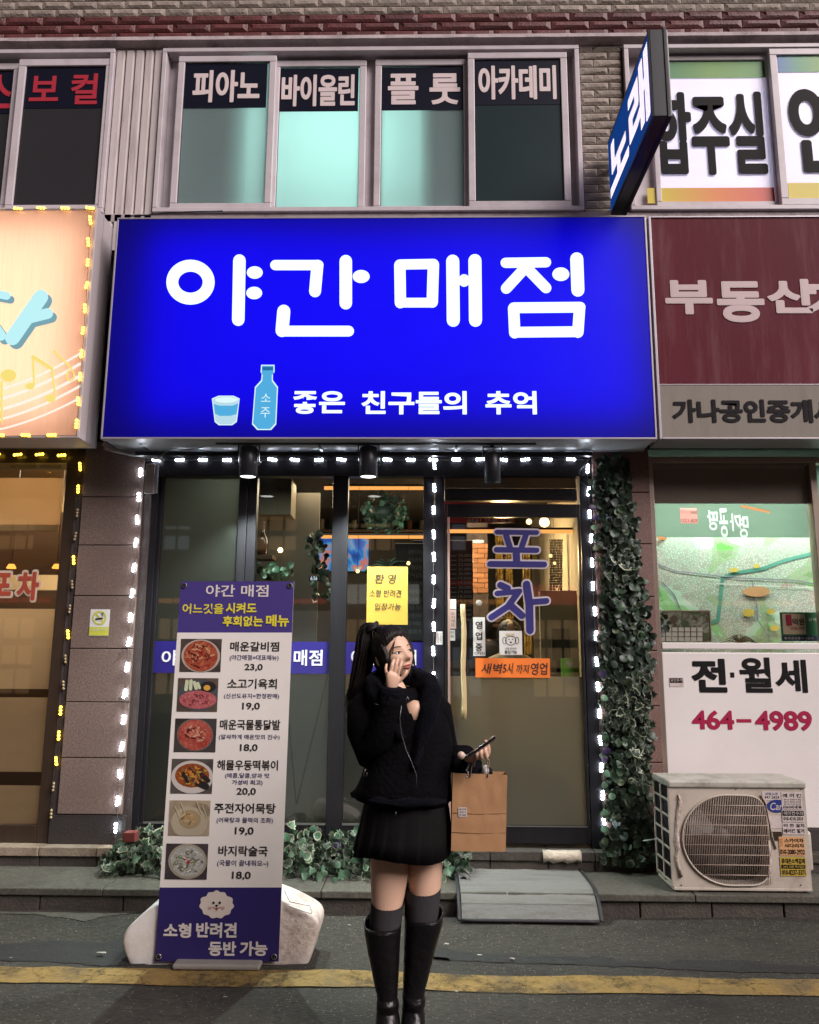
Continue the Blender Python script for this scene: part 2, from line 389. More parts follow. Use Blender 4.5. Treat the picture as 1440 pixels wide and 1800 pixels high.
# stones of the ledge at the foot of the facade
x = -3.2
mPatch = M('mortar_patch', (0.55, 0.47, 0.38), 0.9, 0.2, 20, 1.0, 40, dirt=(0.16, 0.11, 0.08), dscale=6, damt=0.7)
while x < 3.2:
    w = random.choice((0.38, 0.46, 0.3)); x2 = min(x + w, 3.2)
    BX('ledge_block', mKerb, step, x + 0.003, -0.125 + random.uniform(0, .006), ZS - 0.02, x2 - 0.003, 0.02, 0.188, 0.004)
    m = mStone if x < -1.75 else mKerb
    BX('ledge_block', m, step, x + 0.003, -0.145 + random.uniform(0, .006), 0.191, x2 - 0.003, 0.1, ZB, 0.004); x = x2
px0 = RC(955, 1487, 1022, 1507, -0.15)
pm = MB(); rng = []
for i in range(9):
    t = i / 8; X = px0[0] + (px0[2] - px0[0]) * t; e = 0.008 * math.sin(i * 2.1)
    rng.append([Vector((X, -0.155 + abs(e) * .5, 0.186 + e)), Vector((X, -0.163 + abs(e) * .4, 0.215)), Vector((X, -0.150, 0.253 + e * .3)), Vector((X, -0.10, 0.253))])
pm.rings(rng, 0, True); pm.build('mortar_patch', mPatch, step)

# ------------------------------------------------------------------ the building
bld = thing('shop_building', 'two storey row of shops with cream brick upper floor and granite pillars', 'building', (0, 0, ZB))
UY = -0.10                                          # face of the upper wall
Zwt = W(720, 90, UY).z; Zwb = W(720, 377, UY).z
Zd0 = W(720, 71, UY).z; Zd1 = W(720, 27, UY).z
XcL, _, XcR, _ = RC(281, 92, 1020, 376, UY)
XpR = RC(1100, 92, 1110, 376, UY)[0]
XlR = RC(180, 92, 196, 376, UY)[2]
up = MB().box(-4.6, UY, Zd0 - .03, 4.6, 0.25, 7.6).build('upper_wall', mMortar, bld)
def brickmesh(w, h, d, mats, name):
    mb = MB(); j = lambda a: random.uniform(-a, a)
    b = [(-w / 2, 0, -h / 2), (w / 2, 0, -h / 2), (w / 2, 0, h / 2), (-w / 2, 0, h / 2)]
    m1 = [(x * 1.0, -d * .45, z) for x, y, z in b]
    m2 = [(-w * .36 + j(.01), -d - j(.003), -h * .16 + j(.003)), (w * .36 + j(.01), -d - j(.003), -h * .16 + j(.003)), (w * .38 + j(.01), -d - j(.003), h * .24 + j(.003)), (-w * .38 + j(.01), -d - j(.003), h * .24 + j(.003))]
    fs = [(0, 1, 5, 4), (1, 2, 6, 5), (2, 3, 7, 6), (3, 0, 4, 7), (4, 5, 9, 8), (5, 6, 10, 9), (6, 7, 11, 10), (7, 4, 8, 11), (8, 9, 10, 11)]
    return mb.add(b + m1 + m2, fs).mesh(name, mats)
ph = (Zd1 - Zd0) / 3
dB = [brickmesh(0.295, ph - .006, 0.028, mDBrick, 'dark_brick') for _ in range(3)]
for r_ in range(3):
    x = -4.4 + (0.15 if r_ % 2 else 0)
    while x < 4.4:
        inst('dark_brick', random.choice(dB), up, (x, UY, Zd0 + ph * (r_ + .5)), (0, random.uniform(-.004, .004), 0)); x += 0.30
pb = 0.072
cB = [brickmesh(0.218, pb - .007, 0.022, mBrick, 'brick') for _ in range(5)]
for r_ in range(6):
    x = -4.4 + (0.11 if r_ % 2 else 0)
    while x < 4.4:
        inst('brick', random.choice(cB), up, (x, UY, Zd1 + pb * (r_ + .5)), (0, random.uniform(-.006, .006), 0)); x += 0.222
pier = MB().box(XcR + .002, UY, Zwb - .15, XpR - .002, 0.25, Zd0 - .075).build('brick_pier', mMortar, bld)
pr = (W(1050, 100, UY).z - W(1050, 375, UY).z) / 20
cH = [brickmesh(0.216, pr - .007, 0.020, mBrick, 'brick') for _ in range(5)]
hH = [brickmesh(0.105, pr - .007, 0.018, mBrick, 'half_brick') for _ in range(3)]
z = Zwb - .13; r_ = 0
while z < Zd0 - .09:
    xa = XcR + .01
    if r_ % 2 == 0:
        inst('brick', random.choice(cH), pier, (xa + .11, UY, z), (0, random.uniform(-.01, .01), 0)); inst('half_brick', random.choice(hH), pier, (xa + .275, UY, z))
    else:
        inst('half_brick', random.choice(hH), pier, (xa + .055, UY, z)); inst('brick', random.choice(cH), pier, (xa + .22, UY, z), (0, random.uniform(-.01, .01), 0))
    z += pr; r_ += 1
# flashing above the windows, uneven
cm = MB(); rg = []
for i in range(61):
    X = -4.5 + 9.0 * i / 60; e = 0.006 * noise.noise(Vector((X * 5, 0, 0)))
    rg.append([Vector((X, UY - .075 + e, Zd0 - .012 + e)), Vector((X, UY - .085 + e, Zd0 - .05)), Vector((X, UY - .02, Zd0 - .075 + e)), Vector((X, UY + .1, Zd0 - .075)), Vector((X, UY + .1, Zd0 - .005))])
cm.rings(rg, 0, True, smooth=False); cm.build('window_flashing', mCorn, bld)
BX('window_lintel', mCorn, bld, -4.5, UY - .02, Zwt + .002, 4.5, UY + .2, Zd0 - .077, 0.004)
BX('spandrel_wall', mDark, bld, -4.5, -0.04, 2.97, 4.5, 0.3, Zwb - .03, 0)
BX('window_sill', mCorn, bld, -4.5, UY - .03, Zwb - .07, 4.5, -0.03, Zwb - .002, 0.006)
# ribbed cladding between the left and middle windows
nC = 5
for i in range(nC):
    a = XlR + (XcL - XlR) * i / nC; b = XlR + (XcL - XlR) * (i + 1) / nC
    MB().prism([(a + .002, UY - .012), (a + .012, UY - .03), (b - .014, UY - .03), (b - .004, UY - .012), (b - .002, UY + .1), (a + .002, UY + .1)], Zwb - .30, Zwt, axis='z').build('cladding_panel', mClad, bld)

# windows of the upper floor
mFilmMint = FILM('mint_window_film', (0.09, 0.11, 0.11), (0.68, 0.80, 0.80), 0.03, 0.3, 0.05, 2.0)
mFilmGrey = FILM('grey_window_film', (0.030, 0.029, 0.033), (0.02, 0.02, 0.02), 0.04, 0.25, 0.1, 2.0)
mFilmTeal = FILM('teal_window_film', (0.018, 0.032, 0.036), (0.02, 0.03, 0.03), 0.05, 0.25, 0.15, 2.0)
def win_frame(X0, Z0, X1, Z1, name='window'):
    w = MB(); t = 0.035
    w.box(X0, UY - .055, Z1 - t, X1, UY + .1, Z1).box(X0, UY - .055, Z0, X1, UY + .1, Z0 + t)
    w.box(X0, UY - .055, Z0 + t + .001, X0 + t, UY + .1, Z1 - t - .001).box(X1 - t, UY - .055, Z0 + t + .001, X1, UY + .1, Z1 - t - .001)
    return w.build(name, mVinyl, bld, 0.004)
def sash(w, g, Yf, mat, bw):
    """sash round glass rectangle g (photo pixels); bw rail widths in m"""
    X0, Z0, X1, Z1 = RC(*g, Yf)
    m = MB(); t = bw; y0 = Yf - .018; y1 = Yf + .03
    m.box(X0 - t, y0, Z1, X1 + t, y1, Z1 + t).box(X0 - t, y0, Z0 - t, X1 + t, y1, Z0)
    m.box(X0 - t, y0, Z0 + .001, X0, y1, Z1 - .001).box(X1, y0, Z0 + .001, X1 + t, y1, Z1 - .001)
    m.build('sash', mVinyl, w, 0.005)
    MB().box(X0, Yf, Z0, X1, Yf + .005, Z1).build('pane', mat, w)
    MB().box(X0 - .003, Yf - .003, Z0 - .002, X0 + .003, Yf + .001, Z1).box(X0 + .004, Yf - .003, Z1 - .004, X1 - .004, Yf + .001, Z1).build('gasket', mBlack, w)
    return X0, Z0, X1, Z1
wc = win_frame(XcL, Zwb, XcR, Zwt)
panes = []
for g, Yf, mt, band, txt, tb in (((319, 111, 470, 359), UY - .03, mFilmMint, 190, '피아노', (340, 124, 456, 179)),
                      ((489, 119, 631, 366), UY + .02, mFilmMint, 196, '바이올린', (496, 132, 623, 186)),
                      ((670, 117, 815, 364), UY + .02, mFilmMint, 194, '플 룻', (683, 130, 808, 183)),
                      ((835, 105, 988, 355), UY - .03, mFilmTeal, 184, '아카데미', (842, 116, 977, 174))):
    q = sash(wc, g, Yf, mt, 0.052); panes.append(q)
    rect('name_band', mNavyBand, wc, (g[0] + 1, g[1] + 1, g[2] - 1, band), Yf - .003)
    T(txt, tb, Yf - .006, mWhiteText, wc, 0.016, heavy=0.0045)
XlL = W(-190, 240, UY).x
wl = win_frame(XlL, Zwb, XlR, Zwt)
sash(wl, (36, 118, 178, 362), UY - .03, mFilmGrey, 0.06); sash(wl, (-130, 125, 14, 362), UY + .02, mFilmGrey, 0.055)
rect('name_band', mNavyBand, wl, (37, 119, 182, 190), UY - .033); rect('name_band', mNavyBand, wl, (-129, 127, 22, 200), UY + .017)
T('보 컬', (53, 130, 172, 183), UY - .036, mRedText, wl, 0.012, heavy=0.003)
T('스', (-28, 132, 22, 190), UY + .014, mRedText, wl, 0.012, heavy=0.003)
XrR = W(1640, 240, UY).x
wr = win_frame(XpR, Zwb, XrR, Zwt)
mPoster = FILM('poster_film', (0.70, 0.70, 0.74), (0.40, 0.39, 0.44), 0.05, 0.3, 0.05, 1.5)
def grad(name, cols, X0, X1):
    m, N, L = newmat(name); b = N['Principled BSDF']; b.inputs['Roughness'].default_value = 0.4
    g = N.new('ShaderNodeNewGeometry'); s = N.new('ShaderNodeSeparateXYZ'); L.new(g.outputs['Position'], s.inputs[0])
    mr = N.new('ShaderNodeMapRange'); mr.inputs[1].default_value = X0; mr.inputs[2].default_value = X1; L.new(s.outputs[0], mr.inputs[0])
    cr = N.new('ShaderNodeValToRGB'); L.new(mr.outputs[0], cr.inputs[0])
    for i, c in enumerate(cols):
        e = cr.color_ramp.elements[i] if i < 2 else cr.color_ramp.elements.new(0.5)
        e.position = i / (len(cols) - 1); e.color = (*c, 1)
    L.new(cr.outputs[0], b.inputs['Base Color']); return m
a1 = sash(wr, (1156, 108, 1354, 356), UY + .02, mPoster, 0.04); a2 = sash(wr, (1374, 98, 1580, 350), UY - .03, mPoster, 0.055)
rect('poster_stripe', grad('green_stripe', [(0.03, 0.20, 0.10), (0.12, 0.30, 0.03), (0.05, 0.26, 0.03)], a1[0], a1[2]), wr, (1158, 109, 1346, 137), UY + .016)
rect('poster_stripe', grad('warm_stripe', [(0.62, 0.48, 0.03), (0.70, 0.20, 0.03), (0.55, 0.02, 0.03)], a1[0], a1[2]), wr, (1138, 330, 1362, 357), UY + .016)
rect('poster_stripe', grad('blue_stripe', [(0.01, 0.10, 0.40), (0.03, 0.25, 0.10), (0.12, 0.30, 0.03)], a2[0], a2[0] + .35), wr, (1368, 99, 1570, 126), UY - .034)
rect('poster_stripe', M('yellow_stripe', (0.60, 0.48, 0.02), 0.4), wr, (1386, 321, 1590, 349), UY - .034)
T('합주실', (1152, 163, 1342, 305), UY + .012, mBlack, wr, 0.008, heavy=0.014)
T('연', (1392, 150, 1480, 300), UY - .038, mBlack, wr, 0.008, heavy=0.016)
def fill(w, ps, X0, X1):
    ps = sorted(ps); y0, y1 = UY + .056, UY + .095; m = MB(); e = X0 + .036
    for p_ in ps:
        m.box(e, y0, Zwb + .036, p_[0] - .03, y1, Zwt - .036); m.box(p_[0] - .029, y0, p_[3] + .03, p_[2] + .029, y1, Zwt - .036); m.box(p_[0] - .029, y0, Zwb + .036, p_[2] + .029, y1, p_[1] - .03); e = p_[2] + .03
    m.box(e, y0, Zwb + .036, X1 - .036, y1, Zwt - .036); m.build('inner_frame', mVinyl, w, 0)
fill(wc, panes, XcL, XcR); fill(wr, [a1, a2], XpR, XrR)
# teaching rooms behind the mint windows: real dividing boards and a ceiling lamp
mBoard = M('room_board', (0.05, 0.055, 0.05), 0.8)
Xa = panes[0][0] + (panes[0][2] - panes[0][0]) * .84; Xb = panes[2][0] + (panes[2][2] - panes[2][0]) * .42
BX('room_divider', mBoard, bld, Xa - .55, UY + .13, Zwb, Xa, UY + .14, Zwt, 0)
BX('room_divider', mBoard, bld, Xa - .02, UY + .14, Zwb, Xa, 1.4, Zwt, 0)
BX('room_divider', mBoard, bld, Xb, UY + .13, Zwb, Xb + .8, UY + .14, Zwt, 0)
BX('room_divider', mBoard, bld, Xb, UY + .14, Zwb, Xb + .02, 1.4, Zwt, 0)
mRoom = M('room_white', (0.7, 0.75, 0.7), 0.8)
BX('room_wall', mRoom, bld, -4.5, 1.4, Zwb - .1, 4.5, 1.45, Zwt + .3, 0)
BX('room_floor', mRoom, bld, -4.5, 0.26, Zwb - .16, 4.5, 1.4, Zwb - .1, 0)
lamp('room_lamp', 'AREA', ((Xa + Xb) / 2, 0.75, (Zwt + Zwb) / 2), 14, (0.66, 1.0, 0.88), 0.9, (R_(-90), 0, 0), bld, 1.1)
lamp('poster_room_lamp', 'AREA', (XpR + .6, 0.8, (Zwt + Zwb) / 2), 12, (0.85, 0.85, 1.0), 0.9, (R_(-90), 0, 0), bld, 1.1)

# pillars
jl = [873, 958, 1047, 1140, 1234, 1332, 1432]
X0, _, X1, _ = RC(126, 780, 230, 1432, -.06)
zz = [W(170, y, -.06).z for y in jl]; ztop = 3.02
pl = MB().box(X0 - .06, -.035, ZB, X1 + .08, 0.25, 3.02).build('granite_pillar', mMortar, bld)
# gutter concrete and a tar patch, sheets that follow the asphalt
def sheet(name, mat, pts, dz):
    mb = MB(); top, bot = pts; n = 140; vs = []
    for i in range(n + 1):
        t = i / n
        def at(L_):
            k = t * (len(L_) - 1); j = min(int(k), len(L_) - 2); f_ = k - j
            return L_[j][0] + (L_[j + 1][0] - L_[j][0]) * f_, L_[j][1] + (L_[j + 1][1] - L_[j][1]) * f_
        a = G(*at(top)); b_ = G(*at(bot))
        for q in range(5):
            p_ = a.lerp(b_, q / 4); e = (.014 * noise.noise(p_ * 9) + .012 * noise.noise(p_ * 33)) if q in (0, 4) else 0
            vs.append((p_.x, p_.y + e, gz(p_.x, p_.y) + dz - (0.010 if -1.28 < p_.y < -.95 else 0) + (.012 if -1.30 < p_.y < -.93 else 0)))
    mb.add(vs, [(i * 5 + q, (i + 1) * 5 + q, (i + 1) * 5 + q + 1, i * 5 + q + 1) for i in range(n) for q in range(4)], 0, True)
    tag(mb.build(name, mat), kind='structure')
sheet('gutter_concrete', M('gutter_concrete', (.075, .068, .055), .9, .6, 30, .8, 60, dirt=(.03, .028, .024), dscale=4, damt=.8), ([(-60, 1596), (90, 1598), (240, 1600)], [(-60, 1604), (60, 1606), (110, 1612), (150, 1618), (190, 1608), (240, 1604)]), .004)
sheet('tar_patch', M('tar_patch', (.017, .017, .016), .7, .5, 60, .8, 120), ([(-80, 1662), (40, 1656), (110, 1650), (190, 1654), (270, 1640), (330, 1646)], [(-80, 1684), (60, 1686), (130, 1690), (180, 1696), (260, 1692), (330, 1690)]), .003)
sheet('tar_patch', M('tar_patch', (.017, .017, .016)), ([(760, 1668), (900, 1676), (1100, 1690), (1300, 1690), (1500, 1700)], [(760, 1684), (900, 1690), (1100, 1700), (1300, 1706), (1500, 1712)]), .003)
zp = ztop
for z in zz:
    BX('granite_slab', mGran, pl, X0, -.06 + random.uniform(0, .003), z + .003, X1 + .02, -.034, zp - .003, 0.003); zp = z
BX('pillar_plinth', mPlinth, pl, X0 - .05, -.055, ZB, X1 + .05, -.034, zz[-1] - .004, 0.004)
X0r, _, X1r, _ = RC(1058, 800, 1157, 1480, -.06)
pq = MB().box(X0r - .03, -.035, ZB, X1r, 0.25, 3.02).build('granite_pillar', mMortar, bld)
zp = ztop; z = ztop
while z > ZB + .1:
    z2 = max(z - .37, ZB); BX('granite_slab', mGranR, pq, X0r - .02, -.06, z2 + .003, X1r - .002, -.034, z - .003, 0.004); z = z2

# main shopfront -------------------------------------------------------------
fr = thing('main_shopfront', 'charcoal framed glass shopfront with navy name band and a single door', 'shopfront', (0, 0, ZB))
Z0f = ZB; ZH = W(640, 838, -.03).z
def vert(name, a, b, ya, yb, z0=Z0f, z1=None, Y=-.03, d=.07, mat=mFrame, par=fr, bevel=.004):
    """upright between photo columns a and b (both measured at row (ya+yb)/2)"""
    ym = (ya + yb) / 2; X0 = W(a, ym, Y).x; X1 = W(b, ym, Y).x
    return BX(name, mat, par, X0, Y, z0, X1, Y + d, z1 if z1 is not None else ZH, bevel)
BX('head_beam', mFrame, fr, W(228, 1150, -.05).x, -.05, ZH + .001, W(1052, 1100, -.05).x, .04, 3.0, .004)
BX('head_beam_trim', M('dark_trim', (0.05, 0.05, 0.06), 0.3, metal=.5), fr, W(228, 1150, -.06).x, -.058, 3.0 - .03, W(1052, 1100, -.06).x, -.0505, 3.0 - .022, 0)
vert('frame_post', 229, 262, 840, 1450)
vert('frame_post', 262.5, 270, 840, 1450, Y=-.022)
vert('mullion', 408, 424, 840, 1450); vert('mullion', 425, 441, 840, 1450, Y=-.022)
vert('mullion', 579, 607, 840, 1450, Y=-.034)
vert('frame_post', 744, 764, 840, 1450); vert('frame_post', 765, 782, 840, 1450, Y=-.034)
BX('bottom_rail', mFrame, fr, W(229, 1150, -.03).x, -.028, ZB, W(744, 1150, -.03).x, .03, W(500, 1449, -.03).z, .004)
BX('rail_trim', M('rail_trim', (0.25, 0.25, 0.24), 0.35, metal=.6), fr, W(270, 1150, -.03).x, -.0305, W(500, 1450, -.03).z, W(744, 1150, -.03).x, -.0285, W(500, 1446, -.03).z, 0)
mFrost = FILM('frosted_film', (0.050, 0.052, 0.046), (0.06, 0.062, 0.052), 0.07, 0.35, 0.18, 1.6)
mFrostDoor = FILM('door_frosted_film', (0.24, 0.21, 0.15), (0.14, 0.12, 0.08), 0.05, 0.45, 0.10, 1.4)
mNavyFilm = M('navy_name_film', (0.022, 0.016, 0.15), 0.3, 0.08)
mWhiteFilm = M('white_name_letter', (0.62, 0.60, 0.66), 0.4, 0.04)
for i, (a, b, k) in enumerate(((270, 408, 0), (441, 579, 1), (607, 744, 2))):
    X0 = W(a, 1145, 0).x; X1 = W(b, 1145, 0).x; zb = W(500, 1449, 0).z; zf = W(500, 1184, 0).z; zn = W(500, 1128, 0).z
    BX('pane', mGlass, fr, X0, 0, zb, X1, .006, ZH, 0)
    if k == 0: MB().flat([(X0, .009, zb), (X1, .009, zb), (X1, .009, ZH), (X0, .009, ZH)]).build('frosted_film', mFrost, fr)
    else: MB().flat([(X0, .009, zb), (X1, .009, zb), (X1, .009, zf), (X0, .009, zf)]).build('frosted_film', mFrost, fr)
    MB().flat([(X0, -.002, zf), (X1, -.002, zf), (X1, -.002, zn), (X0, -.002, zn)]).build('name_band', mNavyFilm, fr)
T('야간 매점', (284, 1143, 412, 1170), -.005, mWhiteFilm, fr, .018)
T('야간 매점', (452, 1142, 567, 1170), -.005, mWhiteFilm, fr, .018)
T('야간 매점', (617, 1142, 732, 1170), -.005, mWhiteFilm, fr, .018)
# door and transom
BX('transom_rail', mFrame, fr, W(782, 868, -.03).x, -.04, W(900, 880, -.03).z, W(1014, 868, -.03).x, .04, W(900, 859, -.03).z, .004)
a = RC(782, 815, 1012, 858, 0)
BX('transom_pane', FILM('transom_film', (0.10, 0.085, 0.065), (0.12, 0.09, 0.06), .12, .2, .3, 6, (1, 1, 3)), fr, a[0], -.001, a[1], a[2], .006, a[3], 0)
BX('door_post', mFrame, fr, W(1029, 1150, -.04).x, -.045, ZB, W(1050, 1150, -.04).x, .05, 3.0, .004)
DY = -.045; Zdt = W(900, 886, DY).z; Zdb = W(900, 1483, DY).z
dX0 = W(783, 1150, DY).x; dX1 = W(1028, 1150, DY).x
door = MB().box(dX0, DY, Zdb, dX0 + .016, DY + .04, Zdt).box(dX1 - .018, DY, Zdb, dX1, DY + .04, Zdt)
dg0 = W(790, 1150, DY).x; dg1 = dX1 - .018; Zgt = W(900, 909, DY).z; Zgb = W(960, 1452, DY).z; Zfr = W(900, 1189, DY).z
door.box(dX0 + .017, DY, Zgt, dX1 - .019, DY + .04, Zdt).box(dX0 + .017, DY, Zdb, dX1 - .019, DY + .04, Zgb)
door = door.build('door', mFrame, fr, .003)
BX('door_edge', M('pink_lit_edge', (0.62, 0.40, 0.36), 0.3, metal=.4), door, dX0 + .0175, DY - .004, Zgb, dg0 + .006, DY - .0005, Zgt, .001)  # pink light on the door edge is put into its colour
BX('door_pane', mGlass, door, dg0, DY + .017, Zgb + .001, dg1, DY + .023, Zgt - .001, 0)
MB().flat([(dg0, DY + .026, Zgb), (dg1, DY + .026, Zgb), (dg1, DY + .026, Zfr), (dg0, DY + .026, Zfr)]).build('frosted_film', mFrostDoor, door)
BX('door_sill_trim', M('rail_trim'  , (0.25, 0.25, 0.24)), door, dg0, DY - .003, Zgb - .006, dg1, DY - .0005, Zgb - .001, 0)
hm = MB(); X = W(815, 1150, DY - .06).x; zt = W(815, 1062, DY - .06).z; zb = W(815, 1264, DY - .06).z
hm.tube([(X + .004 * math.sin(i * .9), DY - .06, zb + (zt - zb) * i / 12) for i in range(13)], [.0175 + .0012 * math.sin(i * 2.3) for i in range(13)], 10, wob=.12)
hd = hm.build('door_handle', M('bare_wood', (0.56, 0.42, 0.22), 0.55, 0.3, 14, 0.5, 60, stretch=(8, 8, 1)), door)
for z in (zt - .12, zb + .12): MB().tube([(X, DY - .05, z), (X, DY + .02, z)], .007, 8).build('handle_mount', mFrame, door)
# 포차 on the door
mLetBlue = M('navy_letter', (0.035, 0.030, 0.17), 0.4, 0.08); mLetWhite = M('letter_outline', (0.55, 0.50, 0.55), 0.4, 0.05)
po = [([(874, 935), (944, 936)], 4), ([(890, 940), (898, 966)], 5), ([(925, 940), (916, 966)], 5), ([(873, 966), (944, 967)], 4.5), ([(908, 970), (909, 990)], 6), ([(862, 991), (957, 992)], 5)]
cha = [([(880, 1028), (893, 1034)], 5.5), ([(874, 1043), (914, 1039)], 4.5), ([(912, 1040), (893, 1066), (864, 1085)], 5.5), ([(897, 1063), (918, 1082)], 6), ([(926, 1027), (931, 1060), (932, 1108)], 6.5), ([(935, 1058), (961, 1056)], 5)]
for s in (po, cha):
    strokes(s, DY + .008, mLetWhite, door, 3.0, 'letter_outline'); strokes(s, DY + .004, mLetBlue, door, 0, 'lettering')

# neighbour on the left --------------------------------------------------------
nl = thing('left_shopfront', 'brown framed shopfront with beige blind and red letters beside the warm light string', 'shopfront', (-2.6, 0, ZB))
fX1 = W(123, 1140, -.03).x; fX0 = W(91, 1140, -.03).x
BX('frame_post', mBrown, nl, fX0, -.03, ZB, fX1, .05, 3.0, .004)
ZT = W(60, 800, -.03).z
BX('head_beam', mBrown, nl, -3.4, -.03, W(60, 818, -.03).z, fX0 - .002, .05, 3.0, .004)
BX('label_strip', M('label_strip', (0.40, 0.33, 0.25), 0.5), nl, -3.4, -.036, W(60, 826, -.03).z, fX0 - .004, -.031, W(60, 814, -.03).z, .001)
T('AUTO DOOR   WINDOOR', (18, 817, 108, 822), -.0375, mBrown, nl, 0.0)
BX('bottom_rail', mBrown, nl, -3.4, -.03, ZB, fX0 - .002, .04, W(30, 1450, -.03).z, .004)
BX('pane', mGlassN, nl, -3.4, 0, W(30, 1452, 0).z, fX0, .006, W(60, 818, 0).z, 0)
mFrostL = FILM('beige_frosted_film', (0.24, 0.20, 0.14), (0.50, 0.38, 0.24), 0.03, 0.35, 0.14, 4, 1 and (1, 1, 3))
for y0, y1 in ((1070, 1211), (1226, 1357), (1381, 1449)):
    MB().flat([(-3.4, .010, W(40, y1, 0).z), (fX0, .010, W(40, y1, 0).z), (fX0, .010, W(40, y0, 0).z), (-3.4, .010, W(40, y0, 0).z)]).build('frosted_film', mFrostL, nl)
mRed2 = M('orange_red_letter', (0.40, 0.07, 0.04), 0.4); mCream = M('cream_outline', (0.60, 0.48, 0.38), 0.4)
for t, a in (('포', (-18, 1008, 20, 1046)), ('차', (31, 1006, 68, 1054))):
    T(t, (a[0] - 2, a[1] - 2, a[2] + 2, a[3] + 2), -.003, mCream, nl, .02, heavy=.013, name='letter_outline'); T(t, a, -.007, mRed2, nl, .022, heavy=.004)
mBeige = M('beige_wall', (0.52, 0.40, 0.24), 0.8, 0.08, 3); mWood = M('dark_wood', (0.08, 0.045, 0.022), 0.55, 0.3, 10, stretch=(1, 8, 8))
BX('room_wall', mBeige, nl, -4.2, 1.6, ZB, -1.9, 1.65, 3.2, 0)
BX('side_wall', mBeige, nl, fX1 + .05, .06, ZB, fX1 + .1, 1.6, 3.2, 0)
BX('room_floor', mWood, nl, -4.2, .06, ZB - .05, fX1 + .1, 1.6, ZB, 0); BX('room_ceiling', mWood, nl, -4.2, .06, 3.2, fX1 + .1, 1.6, 3.25, 0)
X0, Z0, X1, Z1 = RC(-60, 840, 108, 922, .12)
bl = MB().box(-3.8, .12, Z0, X1, .13, Z1).build('roller_blind', FILM('blind_cloth', (0.34, 0.27, 0.19), (0.62, 0.52, 0.38), .02), nl)
BX('blind_edge', M('blind_edge', (0.75, 0.52, 0.25), 0.5), nl, -3.8, .10, Z0 - .05, X1, .125, Z0 - .003, .004)
BX('dark_panel', mWood, nl, -3.8, .5, W(40, 1010, .5).z, fX1 - .02, .52, W(40, 900, .5).z, 0)
BX('counter', mWood, nl, -3.8, .85, ZB, fX1 - .02, 1.2, W(40, 1030, .5).z, .01)
lamp('blind_fill_light', 'AREA', (-3.0, .30, 3.1), 40, (1, .86, .66), 1.2, (R_(-6), 0, 0), nl, .12)  # added unseen lamp that brightens the blind and frosted film
lamp('left_room_lamp', 'AREA', (-3.0, .75, 3.1), 50, (1, .82, .58), .8, (0, 0, 0), nl, .5)
for xx in (20, 100):
    c = W(xx, 998, .40); mb = MB(); mb.lathe([(0.001, .03), (.02, .028), (.035, 0), (.034, -.006)], c, 14)
    t = thing('pendant_lamp', 'small orange glowing pendant lamp ' + ('nearest the left edge of the photo' if xx == 20 else 'beside the brown door post'), 'lamp', c, 'pendant lamps behind the left window')
    mb.build('lamp_shade', EM('orange_glow_%d' % xx, (1, .42, .07), 2.2), t)
    MB().tube([c + Vector((0, 0, .03)), c + Vector((0, 0, .9))], .002, 5).build('cord', mCable, t)

# neighbour on the right --------------------------------------------------------
nr = thing('right_shopfront', 'steel framed shop window with grey blind above white notice board', 'shopfront', (2.3, 0, ZB))
sX0 = RC(1150, 802, 1162, 1380, -.03)[0]; sX1 = RC(1150, 802, 1161, 1380, -.03)[2]
BX('frame_post', mSteel, nr, sX0, -.035, W(1160, 1455, 0).z, sX1, .05, W(1160, 803, -.03).z, .004)
BX('head_beam', mSteel, nr, sX1 + .001, -.035, W(1280, 814, -.03).z, 3.6, .05, W(1160, 803, -.03).z, .004)
X = W(1437, 1000, -.03).x; BX('frame_post', mSteel, nr, X, -.04, W(1437, 1130, 0).z, X + .05, .05, W(1280, 814.5, -.03).z, .004)
BX('roller_blind', FILM('grey_blind', (0.42, 0.37, 0.36), (0.035, 0.03, 0.028), .03), nr, sX1, .02, W(1280, 885, .02).z, X, .03, W(1280, 812, .02).z, 0)
BX('pane', mGlassN, nr, sX1, 0, W(1280, 1132, 0).z, X, .006, W(1280, 814, 0).z, 0)
mBd = M('white_board', (0.76, 0.71, 0.70), 0.45, 0.05, 2, dirt=(0.64, 0.58, 0.56), dscale=1.3, damt=0.5)
BX('sill_bar', mBd, nr, sX1, -.04, W(1280, 1141, -.04).z, 3.6, .0, W(1280, 1130, -.04).z, .004)
BX('lower_pane', mGlassN, nr, sX1, 0, W(1280, 1150, 0).z, 3.6, .006, W(1280, 1142, 0).z, 0)
nb = BX('notice_board', mBd, nr, RC(1168, 1146, 1440, 1364, -.03)[0], -.035, W(1400, 1455, -.03).z, 3.6, .0, W(1280, 1147, -.03).z, .006)
mCrim = M('crimson_letter', (0.36, 0.01, 0.06), 0.4, 0.06)
T('전', (1217, 1159, 1276, 1216), -.037, mBlack, nb, .022, heavy=.005); rect('lettering', mBlack, nb, (1284, 1182, 1291, 1191), -.037)
T('월', (1301, 1156, 1356, 1217), -.037, mBlack, nb, .022, heavy=.002); T('세', (1363, 1160, 1418, 1217), -.037, mBlack, nb, .022, heavy=.002)
T('464', (1217, 1249, 1290, 1282), -.037, mCrim, nb, .022, heavy=.002); rect('lettering', mCrim, nb, (1295, 1264, 1321, 1270), -.037); T('4989', (1328, 1250, 1427, 1284), -.037, mCrim, nb, .022, heavy=.002)
BX('base_wall', mPlinth, nr, sX0, -.03, ZB, 3.6, .1, W(1400, 1456, -.03).z, .004)
